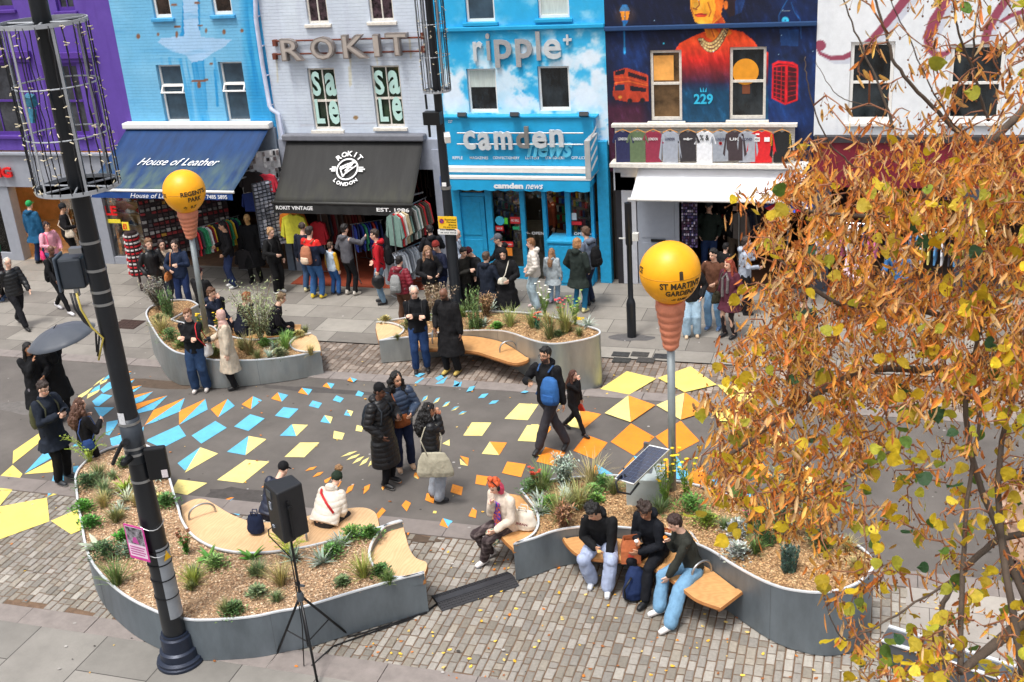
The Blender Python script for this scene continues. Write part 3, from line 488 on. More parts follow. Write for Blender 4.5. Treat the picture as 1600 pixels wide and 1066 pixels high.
shoe_shelves(-26.4, A(26,404).x-.1, YF+.35,.35,1.9,6, 'pale wooden shoe shelves in the far left shop window', 'shoe on display in the far left window of the shoe shop', 'shoes in the far left window')
shoe_shelves(A(116,410).x, A(160,412).x-.02, YF+.35,.5,1.9,5, 'pale wooden shoe shelves just right of the shoe shop entrance', 'shoe on display just right of the shoe shop entrance', 'shoes right of the shop entrance')
shoe_shelves(A(184,412).x, XB['p1']-.15, YF+.35,.3,1.9,6, 'pale wooden shoe shelves in the window with the red SALE lettering', 'shoe on display behind the red SALE lettering', 'shoes behind the sale lettering')
shoe_shelves(-21.4,-20.0, YF+2.6,.6,2.1,6, 'wooden shoe shelves deep inside the lit shoe shop', 'shoe on the shelves deep inside the shoe shop', 'shoes deep inside the shop')
# ---- blue leather shop
def f_blue(px, py, X, Z):
    P = Paint(px, py, (112,184,224));n = vnoise(X*1.2, Z*1.2,11);P.put(np.clip(n-.4,0,1)*1.5,(140,200,232))
    st = vnoise(X*9, Z*.7,12,3)
    P.put(np.clip((px-372-(py*.06))/14,0,1)*.9,(26,146,208))
    P.put(np.clip((st-.5)*6,0,1)*np.clip((px-370)/20,0,1)*.6,(90,190,232))
    P.put(inpoly(px, py, [(240,30),(290,30),(290,0),(262,0)]) * .0,(0,0,0))
    for a in ((303,96,318,190,9),(316,95,322,170,5),(300,30,284,55,6),(288,0,286,48,5),(308,0,309,52,8),(336,110,340,165,4),(392,80,402,150,3)): P.line((16,140,205), a[4], *a[:4], k=.85)
    P.put(np.clip((st-.55)*8,0,1)*((px > 245) & (px < 350) & (py > 90)),(70,165,218))
    P.poly((166,204,238),285,-20,308,-20,310,40,314,58,362,62,350,74,334,82,318,94,300,98,290,86,268,80,246,66,252,60,288,56)
    for (x, y, w, h) in ((216,57,5,7),(247,54,3,4),(276,54,3,9),(277,42,10,3),(272,8,9,3),(308,5,8,3),(313,40,7,2),(322,48,2,6),(350,50,4,7),(378,48,4,5),(310,127,22,3),(311,133,5,9),(322,125,6,3),(330,100,4,3)): P.disc((142,84,50), x, y, w/2+.6, h/2+.6, k=.9)
    P.put(np.clip((190-py)/-30+1,0,1)*.25*np.clip(n, 0,1),(40,140,200))
    P.put(np.clip(vnoise(X*.9+5, Z*5,15)-.62,0,1)*2.5,(84,164,214));return P.c
blu, Hh = box_building('leather_shop_building', 'light blue building with peeling paint above a dark blue awning', XB['p1'], XB['h1'],
    [(243,102,297,192),(340,97,392,192),(222,-80,269,28),(317,-80,364,23)], f_blue, M_brickp)
M_bl = mat('blue_sill', (70,160,212),.8, var=.15, bump=.3)
for i, h in enumerate(Hh):
    if i < 2: window(blu, h, M_white, .05,0,0, M_glassb, None, 0,1,.1)
    else: window(blu, h, M_white, .06,0,0, mat('brown_pane', (48,36,30),.08, var=.8, scale=4), M_bl)
# downpipe and black/grey party strip
b = MB();q = [W(400,-60), W(403,30), W(413,100), W(424,164)];b.tube([(p.x, YF-.09, p.z) for p in q]+[(q[-1].x+.05, YF-.12, q[-1].z-.08),(q[-1].x+.22, YF-.12, q[-1].z-.2),(q[-1].x+.24, YF-.1, q[-1].z-.8)], .052,10)
for i in range(4): p = W(403+i*7,25+i*46);b.box((p.x, YF-.05, p.z),(.13,.08,.025))
b.build('downpipe', mat('pipe_white', (196,204,226),.5), blu, smooth=True, auto=40)
M_navyaw = mat('navy_awning', (2,50,98),.7, var=.25, scale=2.2, bump=.15, bscale=6, stretch=(2.5,.5,.5))
def algae(m, zlo, zhi, rgb):
    """green-grey growth on the lowest part of the cloth"""
    t = m.node_tree;p = t.nodes['Principled BSDF'];src = p.inputs['Base Color'].links[0].from_socket;N = t.nodes.new;tc = N('ShaderNodeTexCoord');sx = N('ShaderNodeSeparateXYZ');t.links.new(tc.outputs['Object'], sx.inputs[0]);n = N('ShaderNodeTexNoise');n.inputs['Scale'].default_value = 3;n.inputs['Detail'].default_value = 7;mp = N('ShaderNodeMapping');mp.inputs['Scale'].default_value = (1.6,.5,.5);t.links.new(tc.outputs['Object'], mp.inputs[0]);t.links.new(mp.outputs[0], n.inputs['Vector'])
    r_ = N('ShaderNodeMapRange');r_.inputs[1].default_value = zhi;r_.inputs[2].default_value = zlo;t.links.new(sx.outputs[2], r_.inputs[0]);m2 = N('ShaderNodeMapRange');m2.inputs[1].default_value = .35;m2.inputs[2].default_value = .7;t.links.new(n.outputs[0], m2.inputs[0]);mm = N('ShaderNodeMath');mm.operation = 'MULTIPLY';t.links.new(r_.outputs[0], mm.inputs[0]);t.links.new(m2.outputs[0], mm.inputs[1]);mx = N('ShaderNodeMix');mx.data_type = 'RGBA';t.links.new(mm.outputs[0], mx.inputs['Factor']);t.links.new(src, mx.inputs[6]);mx.inputs[7].default_value = (*lin(rgb),1);t.links.new(mx.outputs[2], p.inputs['Base Color'])
algae(M_navyaw, 2.6,3.25,(84,104,84))
def awning(parent, xl, xr, Yb, zb, Yf, zf, m, val, mv, boxm, label=None, skirt_scallop=0, valm=None, dirt=None):
    """sloping cloth awning: cassette on the wall, cloth, front bar, valance, folding arms"""
    N_ = 24;Mz = 10;V = [];F = []
    for i in range(N_+1):
        for j in range(Mz+1):
            t = j/Mz;sag = .05*math.sin(math.pi*t)+.006*math.sin(i*1.7)*math.sin(math.pi*t);V.append((xl+(xr-xl)*i/N_, Yb+(Yf-Yb)*t, zb+(zf-zb)*t-sag))
    for i in range(N_):
        for j in range(Mz): a_ = i*(Mz+1)+j;F.append((a_, a_+1, a_+Mz+2, a_+Mz+1))
    b = MB();b.add(V, F);o = b.build('awning_cloth', m, parent, smooth=True);s_ = o.modifiers.new('s', 'SOLIDIFY');s_.thickness = .006
    b = MB();b.bb(xl-.06, xr+.06, Yb-.14, YF-.005, zb-.02, zb+.13);b.build('awning_cassette', boxm, parent, bevel=.03)
    b = MB();b.tube([(xl-.04, Yf-.02, zf),(xr+.04, Yf-.02, zf)], .035,10);b.build('awning_bar', mv, parent, smooth=True)
    if val:
        b = MB();n = 60;V = []
        for i in range(n+1):
            x = xl+(xr-xl)*i/n;zz = zf-.03-val+(abs(math.sin(i*math.pi/4))*.03 if skirt_scallop else 0);V += [(x, Yf-.035+.006*math.sin(i), zf-.03),(x, Yf-.045+.01*math.sin(i*.9), zz)]
        b.add(V, [(2*i, 2*i+1,2*i+3,2*i+2) for i in range(n)]);o = b.build('valance', valm or m, parent);s_ = o.modifiers.new('s', 'SOLIDIFY');s_.thickness = .004
    b = MB()
    for x in (xl+.15, xr-.15): xm = x+(.5 if x < (xl+xr)/2 else -.5);b.tube([(x, YF-.06, zf-.02),(xm, (YF+Yf)/2, zf-.06),(x, Yf, zf-.02)], .022,6)
    b.build('awning_arm', mat('awning_arm', (150,152,156),.4,.7), parent)
awning(blu, -17.80,-13.87, YF-.12,3.62,22.42,2.62, M_navyaw, .15, M_white, M_white, valm=mat('navy_valance', (14,62,128),.7))
def aw_pt(x, t, Yb=YF-.12, zb=3.62, Yf=22.42, zf=2.62, up=.02): return Vector((x, Yb+(Yf-Yb)*t, zb+(zf-zb)*t-.05*math.sin(math.pi*t)+up))
def aw_text(body, px0, px1, py, m, parent, Yb, zb, Yf, zf, hgt, **kw):
    """letters lying on the slope: found where the photograph's pixel meets the awning plane"""
    def hit(px, py):
        d = ray(px, py);n = Vector((0, zb-zf, -(Yb-Yf))).normalized();o_ = Vector((0, Yb, zb));dd = Vector(d);t = n.dot(o_-Vector((0,0, CAMH)))/n.dot(dd);return Vector((0,0, CAMH))+dd*t
    a, c = hit(px0, py), hit(px1, py);c.z = a.z;c.y = a.y;dn = Vector((0, Yb-Yf, zb-zf)).normalized()
    return text_on('awning_lettering', body, a+Vector((0,0,.0)), c, a+dn*hgt, .004, m, parent, **kw)
M_wt = mat('white_lettering', (240,240,240),.6, var=.03)
aw_text('House of Leather', 214,340,258, M_wt, blu, YF-.12,3.62,22.42,2.60,.25, shear=.45, bold=-.005, ext=.02)
def valtext(body, x0, x1, Yv, z0, z1, parent, **kw): return text_on('valance_lettering', body, (x0, Yv, z0),(x1, Yv, z0),(x0, Yv, z1),.004, M_wt, parent, **kw)
valtext('House of Leather', -16.55,-15.2,22.362,2.46,2.57, blu, shear=.4, ext=.02)
valtext('020 7485 5895', -14.75,-14.0,22.362,2.47,2.56, blu, bold=.01, ext=.02)
valtext('223', -17.75,-17.6,22.362,2.47,2.56, blu, bold=.01, ext=.02)
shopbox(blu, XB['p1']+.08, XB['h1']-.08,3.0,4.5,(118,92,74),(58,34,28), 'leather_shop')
b = MB();b.bb(XB['p1']+.02, XB['h1']-.02, YF-.1, YF+.1,2.75,3.6);b.bb(XB['p1']+.02, XB['p1']+.2, YF-.1, YF+.1,0,2.75);b.bb(XB['h1']-.2, XB['h1']-.02, YF-.1, YF+.1,0,2.75);b.build('shopfront_frame', mat('shopfront_grey', (118,130,146),.7), blu)
# ---- white vintage shop
def f_white(px, py, X, Z):
    P = Paint(px, py, (202,212,226));n = vnoise(X*1.4, Z*1.4,21);P.put(np.clip(n-.42,0,1)*1.6,(214,224,234));st = vnoise(X*7, Z*.5,22,3)
    P.put(np.clip(st-.6,0,1)*1.6,(184,190,208)); 
    for (x, y, l) in ((432,88,40),(588,88,12),(547,92,40),(545,105,30),(640,60,30)): P.line((206,196,160),2.5, x, y, x+2, y+l, k=.55)
    P.disc((150,120,80),556,184,4,3);P.line((170,170,180),2,470,196,510,195, k=.6);P.line((168,168,180),2,536,194,590,192, k=.5);return P.c
vin, Hh = box_building('vintage_shop_building', 'pale lilac painted brick building with big grey metal letters above a black awning', XB['h1'], XB['r1'],
    [(479,107,534,203),(578,103,633,199),(466,-80,514,37),(566,-80,616,33)], f_white, M_brickp)
for i, h in enumerate(Hh):
    w_ = window(vin, h, M_whitew, .045,.47 if i < 2 else .4,1, mat('green_dark_pane', (34,52,36),.07, var=.7, scale=3) if i < 2 else mat('cluttered_pane', (60,46,52),.1, var=1.2, scale=7), M_whitew, back=.06)
M_sale = mat('pale_green_letters', (186,222,214),.6, var=.03)
for (L_, x0, y0, x1, y1) in (('S', 485,112,503,150),('a', 506,114,527,150),('L', 491,155,509,193),('e', 512,157,532,194),('S', 583,110,602,148),('a', 605,110,626,147),('L', 591,153,608,190),('e', 611,151,630,189)):
    wtext('sale_lettering', L_, x0, y0, x1, y1, M_sale, vin, .008, YF+.04, bold=.032)
M_zinc = mat('zinc_letters', (150,142,138),.45,.55, var=.12, scale=9);M_zin2 = mat('zinc_face', (186,176,168),.5,.3, var=.1)
M_rust = mat('rusty_bar', (112,58,44),.85, var=.25, scale=12)
b = MB()
for (ya, yb) in ((68,55),(89,76)): p, q = W(429, ya, YF-.06), W(664, yb, YF-.06);p.z = q.z = (p.z+q.z)/2;b.tube([p, q], .022,6)
for px_ in (430,662):
    for py_ in (67,88) if px_ < 500 else (56,77): p = W(px_, py_, YF-.04);b.box((p.x, YF-.05, p.z),(.09,.1,.14))
b.build('letter_rail', M_rust, vin)
for (L_, x0, y0, x1, y1) in (('R', 440,60,478,94),('O', 486,57,528,92),('K', 536,54,578,90),('I', 585,53,598,88),('T', 604,51,642,86)):
    a = W(x0, y0, YF-.1);c = W(x1, y1, YF-.1)
    text_on('raised_letter', L_, (a.x, YF-.1, c.z),(c.x, YF-.1, c.z),(a.x, YF-.1, a.z),.14, M_zinc, vin, bold=.035)
    dx, dz = (c.x-a.x)*.1,(a.z-c.z)*.09
    text_on('raised_letter_face', L_, (a.x+dx*.6, YF-.245, c.z+dz*.6),(c.x-dx*.6, YF-.245, c.z+dz*.6),(a.x+dx*.6, YF-.245, a.z-dz*.6),.006, M_zin2, vin, bold=.0)
M_blackaw = mat('black_awning', (42,42,42),.8, var=.22, scale=2, bump=.15, bscale=6, stretch=(2.5,.4,.4))
algae(M_blackaw, 2.05,2.6,(62,62,52));awning(vin, -13.47,-9.99, YF-.1,3.33,23.45,2.09, M_blackaw, .22, mat('dark_bar', (52,52,50),.6), mat('grey_box', (112,114,122),.6), valm=mat('black_valance', (30,30,30),.8))
valtext('ROKIT VINTAGE', -13.4,-12.45,23.40,1.93,2.02, vin, bold=.02, ext=.02);valtext('EST. 1986', -10.85,-10.05,23.40,1.93,2.02, vin, bold=.02, ext=.02)
# round emblem on the black awning
def hitaw(px, py, Yb=YF-.1, zb=3.33, Yf=23.45, zf=2.09):
    d = Vector(ray(px, py));n = Vector((0, zb-zf, -(Yb-Yf))).normalized();t = n.dot(Vector((0, Yb, zb-CAMH)))/n.dot(d);return Vector((0,0, CAMH))+d*t
ec = hitaw(543,265);ex = Vector((1,0,0));ey = Vector((0, YF-.1-23.45,3.33-2.09)).normalized();en = ex.cross(ey)
er = (hitaw(567,265)-ec).length;b = MB()
def ering(r0, r1, a0=0, a1=360, n=40):
    V = []
    for i in range(n+1): t = R(a0+(a1-a0)*i/n);V += [ec+(ex*math.cos(t)+ey*math.sin(t))*r0+en*.02, ec+(ex*math.cos(t)+ey*math.sin(t))*r1+en*.02]
    b.add(V, [(2*i, 2*i+1,2*i+3,2*i+2) for i in range(n)])
ering(er*.62, er*.72)
def ebar(x0, y0, x1, y1, w=.03):
    p, q = ec+(ex*x0+ey*y0)*er+en*.021, ec+(ex*x1+ey*y1)*er+en*.021;d = (q-p).normalized();s_ = en.cross(d)*w/2;b.quad(p-s_, q-s_, q+s_, p+s_)
for k in (.12,0,-.12): ebar(-1.15+abs(k), k, -.75, k);ebar(.75, k, 1.15-abs(k), k)
for s_ in ((-.45,-.05,.5,.5),(-.5,.12,.35,.5),(-.2,-.4,.55,.25),(-.5,.1,-.2,-.5),(-.2,-.5,.15,.2),(.0,.1,.45,.12),(-.45,.1,.1,.15),(-.15,-.12,.3,.33)): ebar(*s_)
b.build('awning_emblem', M_wt, vin)
def arc_text(body, rad, a_mid, span, h, flip=False):
    bb_ = MB();n = len(body)
    for i, ch in enumerate(body):
        V, F, asp = textmesh(ch, bold=.03, ext=.02);a = a_mid+(span*((i+.5)/n-.5))*(1 if flip else -1);t = R(a)
        rd = ex*math.cos(t)+ey*math.sin(t);tg = (ex*-math.sin(t)+ey*math.cos(t)); 
        if flip: up, ri = -rd, tg
        else: up, ri = rd, -tg
        w_ = h*min(1.05, asp*1.1);o_ = ec+rd*rad;bb_.add([o_+ri*((v[0]-.5)*w_)+up*((v[1]-.5)*h)+en*(.018+.004*v[2]) for v in V], F)
    bb_.build('awning_lettering', M_wt, vin)
arc_text('ROKIT', er*1.02,90,105, er*.34);arc_text('LONDON', er*.98,270,100, er*.24, True)
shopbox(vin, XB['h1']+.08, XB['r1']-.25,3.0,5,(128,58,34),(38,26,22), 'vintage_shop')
b = MB();b.bb(XB['h1']+.02, XB['r1']-.02, YF-.08, YF+.12,2.62,3.32);b.bb(XB['h1']+.02, XB['h1']+.22, YF-.08, YF+.12,0,2.62);b.bb(XB['r1']-.28, XB['r1']-.02, YF-.14, YF+.12,0,3.1);b.build('shopfront_frame', mat('lilac_grey', (150,156,170),.7), vin)
b = MB();b.bb(-13.4,-9.9,23.55, YF, .013,.03);b.build('shop_mat', mat('terracotta_floor', (140,60,34),.8, var=.15), vin)
# ---- bright blue news shop
def f_news(px, py, X, Z):
    P = Paint(px, py, (42,172,226));n = vnoise(X*1.3, Z*1.5,31,5);c = vnoise(X*2.6+3, Z*3.2,33,5,.6)
    lowc = np.clip((py-70)/60,0,1)*np.clip(1.2-np.minimum(abs(px-800)/60,1)*.2,0,1)
    m = np.clip((c-.5+.16*lowc)*6,0,1)*np.clip((n-.33)*3+lowc*.8,0,1);m = np.where(py < 46, m*.55, m)
    P.put(m*.92,(222,236,248));P.put(np.clip((n-.5)*3,0,1)*.35,(120,205,240))
    for (x, y, rx, ry) in ((705,150,26,28),(720,115,16,22),(912,140,24,34),(925,95,22,26),(885,95,10,10),(838,78,26,10),(815,160,22,12)):
        d = np.hypot((px-x)/rx, (py-y)/ry);P.put(np.clip(1.5-d*1.3+(c-.5)*2.4,0,1)*.9,(226,238,250))
    P.line((200,226,244),3,776,120,815,165, k=.8);P.line((210,230,246),2.4,800,128,822,152, k=.8)
    P.put(inpoly(px, py, [(690,48),(734,48),(734,96),(690,90)])*.55,(30,168,226))
    P.put(((px < 692))*.6,(30,165,222));return P.c
nws, Hh = box_building('news_shop_building', 'bright blue building painted with white clouds above a blue newsagent front', XB['r1'], XB['n1'],
    [(728,108,779,176),(839,104,892,173),(721,-60,774,34),(836,-60,890,28)], f_news, M_stucco, z0=3.2)
M_sky = mat('bright_blue_paint', (26,160,212),.5, var=.09, scale=3);M_sky2 = mat('bright_blue_worn', (30,158,208),.55, var=.13, scale=9, bump=.3)
for i, h in enumerate(Hh): window(nws, h, M_white, .05,0,0, M_glass if i < 2 else M_curt if i == 3 else M_glassb, M_sky if i > 1 else None, .38 if i == 0 else 0, back=.07)
b = MB();q = W(690,46);b.bb(XB['r1'], XB['n1'], YF-.09, YF-.003, q.z-.05, q.z+.04);b.build('ledge', M_sky, nws, bevel=.015)
for x_, y_ in ((722,178),(804,176),(912,170)):
    p = W(x_, y_, YF-.3);b = MB();b.box((p.x, YF-.3,3.93),(.2,.1,.09), rot(-30));b.box((p.x, YF-.2,3.88),(.03,.14,.03));b.build('floodlight', M_black, nws)
fz1 = 3.84;fz0 = W(700,258, YF-.2).z
b = MB();b.bb(XB['r1']+.02, XB['n1']-.28, YF-.2, YF+.1, fz0, fz1);b.bb(XB['r1']+.02, XB['n1']-.2, YF-.24, YF+.1, fz1, fz1+.04);b.build('fascia', M_sky, nws, bevel=.006)
for a_ in ((XB['n1']-.28, XB['n1']-.02,3.3),(XB['r1']+.02, XB['r1']+.3, fz0-.002)): b = MB();b.bb(a_[0], a_[1], YF-.12, YF+.1,0, a_[2]);b.build('pilaster', M_sky2, nws, bevel=.01)
b = MB()
for (z0, z1, yy, mi) in ((fz0-.13, fz0-.01,.34,0),(fz0-.27, fz0-.2,.42,0),(fz0-.2, fz0-.13,.3,1),(fz0-.42, fz0-.27,.38,1)): b.bb(XB['r1']+.12, XB['n1']-.34, YF-yy, YF+.05, z0, z1, mi)
b.build('rolled_awning', [M_white, M_sky], nws, bevel=.008)
b = MB();n = 66;V = []
for i in range(n+1): x = XB['r1']+.14+(XB['n1']-XB['r1']-.5)*i/n;V += [(x, YF-.44, fz0-.28),(x, YF-.445, fz0-.5-.025*abs(math.sin(i*math.pi/6)))]
b.add(V, [(2*i, 2*i+1,2*i+3,2*i+2) for i in range(n)]);o = b.build('valance', M_sky, nws);o.modifiers.new('s', 'SOLIDIFY').thickness = .005
zv0, zv1 = fz0-.46, fz0-.33
text_on('valance_lettering', 'camden', (W(771,284, YF-.46).x, YF-.46, zv0),(W(817,284, YF-.46).x, YF-.46, zv0),(W(771,284, YF-.46).x, YF-.46, zv1),.01, M_wt, nws, bold=.05)
text_on('valance_lettering', 'news', (W(821,284, YF-.46).x, YF-.46, zv0),(W(848,284, YF-.46).x, YF-.46, zv0),(W(821,284, YF-.46).x, YF-.46, zv1-.03),.01, M_wt, nws, shear=.3, bold=.01)
M_silver = mat('brushed_letters', (178,178,180),.5,.4, var=.12, scale=30);M_pale = mat('pale_letters', (206,212,216),.5,.2, var=.08);M_grey = mat('grey_letter', (140,140,138),.5,.4)
for (L_, x0, y0, x1, y1, mm) in (('c', 724,204,745,233, M_pale),('a', 747,206,769,234, M_pale),('m', 772,205,802,233, M_pale),('d', 806,197,828,231, M_grey),('e', 832,205,856,231, M_pale),('n', 859,202,882,229, M_pale)):
    wtext('raised_letter', L_, x0, y0, x1, y1, mm, nws, .07, YF-.24, bold=.03)
wtext('sign_lettering', 'news', 822,222,896,246, mat('light_blue_letters', (96,200,236),.5), nws, .02, YF-.22, shear=.35, bold=.03)
b = MB()
for (y0, y1) in ((211,206),(228,224)): p, q = W(714, y0, YF-.3), W(911, y1, YF-.3);z = (p.z+q.z)/2;b.tube([(p.x, YF-.28, z),(q.x, YF-.28, z)], .018,6)
b.build('letter_rail', M_silver, nws)
for (s_, x0, x1) in (('RIPPLE', 707,723),('MAGAZINES', 734,763),('CONFECTIONERY', 770,812),('LOTTERY', 821,843),('STATIONERY', 852,883),('OFF-LICENCE', 893,927)): wtext('sign_lettering', s_, x0,244.5, x1,249, M_wt, nws, .004, YF-.204, bold=.01)
wtext('sign_lettering', '227', 700,188,707,192, M_wt, nws, .004, YF-.204)
for (L_, x0, y0, x1, y1, mm) in (('r', 739,65,756,95, M_pale),('i', 759,52,768,94, M_silver),('p', 772,62,802,105, M_silver),('p', 805,61,834,104, M_silver),('l', 837,49,846,94, M_silver),('e', 849,61,878,92, M_pale),('+', 880,54,894,70, M_pale)):
    wtext('raised_letter', L_, x0, y0, x1, y1, mm, nws, .05, YF-.02, bold=.02)
# shopfront: door, windows
zt = fz0-.43
def nx(px, py=360): return W(px, py, YF-.02).x
b = MB();xa, xb2 = nx(708,300), nx(755,300);b.bb(xa, xb2, YF-.03, YF+.05,.02,1.98); 
for (z0, z1) in ((.15,.95),(1.05,1.85)): b.bb(xa+.1, xb2-.1, YF-.045, YF-.03, z0, z1)
b.build('door', M_sky2, nws, bevel=.008)
b = MB();b.bb(xa-.06, xb2+.05, YF-.05, YF+.03,1.99,2.07)
mull = [(757,767),(811,818),(846,852),(882,890),(922,927)]
for (a_, c_) in mull: b.bb(nx(a_, 290), nx(c_, 290), YF-.08, YF+.06,0, zt)
b.bb(nx(757,290), nx(927,290), YF-.06, YF+.05, zt-.08, zt+.3);b.bb(nx(767,290), nx(811,290), YF-.06, YF+.05,.0,.3);b.build('shopfront_frame', M_sky2, nws, bevel=.006)
b = MB()
for (a_, c_) in ((767,811),(818,846),(890,922)): b.bb(nx(a_, 290), nx(c_, 290), YF-.01, YF-.004,.02, zt-.08)
b.bb(xa, xb2, YF-.01, YF-.004,2.07, zt);b.build('shop_window_glass', M_clear, nws)
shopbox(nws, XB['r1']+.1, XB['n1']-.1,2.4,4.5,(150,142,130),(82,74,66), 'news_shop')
b = MB();b.bb(-7.9,-7.1, YF+1.2, YF+1.4,2.36,2.39);b.bb(-7.9,-7.1, YF+3, YF+3.2,2.36,2.39);b.build('ceiling_light', mat('news_light', (255,240,215), emit=5, var=0), nws)
for (s_, x0, y0, x1, y1) in (('<- OPEN', 822,362,850,367),('OPEN ->', 897,363,924,368)): wtext('window_lettering', s_, x0, y0, x1, y1, M_wt, nws, .004, YF-.03)
def sticker(x0, y0, x1, y1, rgb, txt=None, tc=None):
    r_ = rect(x0, y0, x1, y1, YF-.02);b = MB();b.bb(r_[0], r_[1], YF-.022, YF-.016, r_[2], r_[3]);b.build('window_sticker', mat('sticker_%d_%d' % rgb[:2], rgb, .5, var=.03), nws)
    if txt: wtext('window_lettering', txt, x0+2, y0+(y1-y0)*.3, x1-2, y1-(y1-y0)*.3, tc or M_wt, nws, .004, YF-.026)
sticker(797,339,813,350,(196,44,48), 'NO BALL');sticker(774,353,787,361,(206,40,44), 'SALE');sticker(801,354,812,359,(40,160,110));sticker(893,333,901,344,(200,206,210));sticker(893,346,909,352,(206,40,50));sticker(772,377,802,386,(204,40,40), 'The Economist');sticker(776,387,801,400,(222,130,40))
b = MB();p = W(781,345, YF-.02);b.lathe([(.0,-.002),(.11,-.002),(.11,.004),(0,.004)], (p.x, YF-.02, p.z),24, rot(90));b.build('window_sticker', mat('sticker_cyan', (60,180,214),.5), nws);b = MB();r_ = rect(788,340,794,350);b.bb(r_[0], r_[1], YF-.022, YF-.016, r_[2], r_[3]);b.build('window_sticker', mat('sticker_green', (90,200,60),.5), nws)
# hanging side sign
b = MB();p0, p1 = W(925,276, YF-.7), W(935,223, YF-.7);b.bb(-6.0,-5.88, YF-.95, YF-.2, p0.z, p1.z+.1);s_ = b.build('side_sign', [mat('side_sign_grey', (170,172,172),.5)], nws, bevel=.01)
b = MB()
for k in range(4): b.add([(-5.876, YF-.9, p0.z+.15+k*.22),(-5.876, YF-.3, p0.z+.3+k*.22),(-5.876, YF-.3, p0.z+.38+k*.22),(-5.876, YF-.9, p0.z+.23+k*.22)], [(0,1,2,3)])
b.add([(-5.878, YF-.93, p0.z+.03),(-5.878, YF-.22, p0.z+.03),(-5.878, YF-.22, p1.z+.07),(-5.878, YF-.93, p1.z+.07)], [(0,1,2,3)]);b.m[-1] = 1
b.build('stripe', [M_wt, M_sky], s_)
# blue cabinet on the pavement
t = thing('steel_cabinet', 'bright blue painted cabinet on the pavement against the newsagent window', 'cabinet', A(893,447));c0 = A(874,450)
b = MB();b.bb(-.5,.5,-.02,.52,.0,1.02);b.bb(-.53,.53,-.05,.55,1.02,1.09);b.build('body', M_sky2, t, bevel=.015);b = MB();b.bb(-.47,-.01,-.035,-.022,.08,.96);b.bb(.01,.47,-.035,-.022,.08,.96);b.build('door', M_sky2, t, bevel=.006)
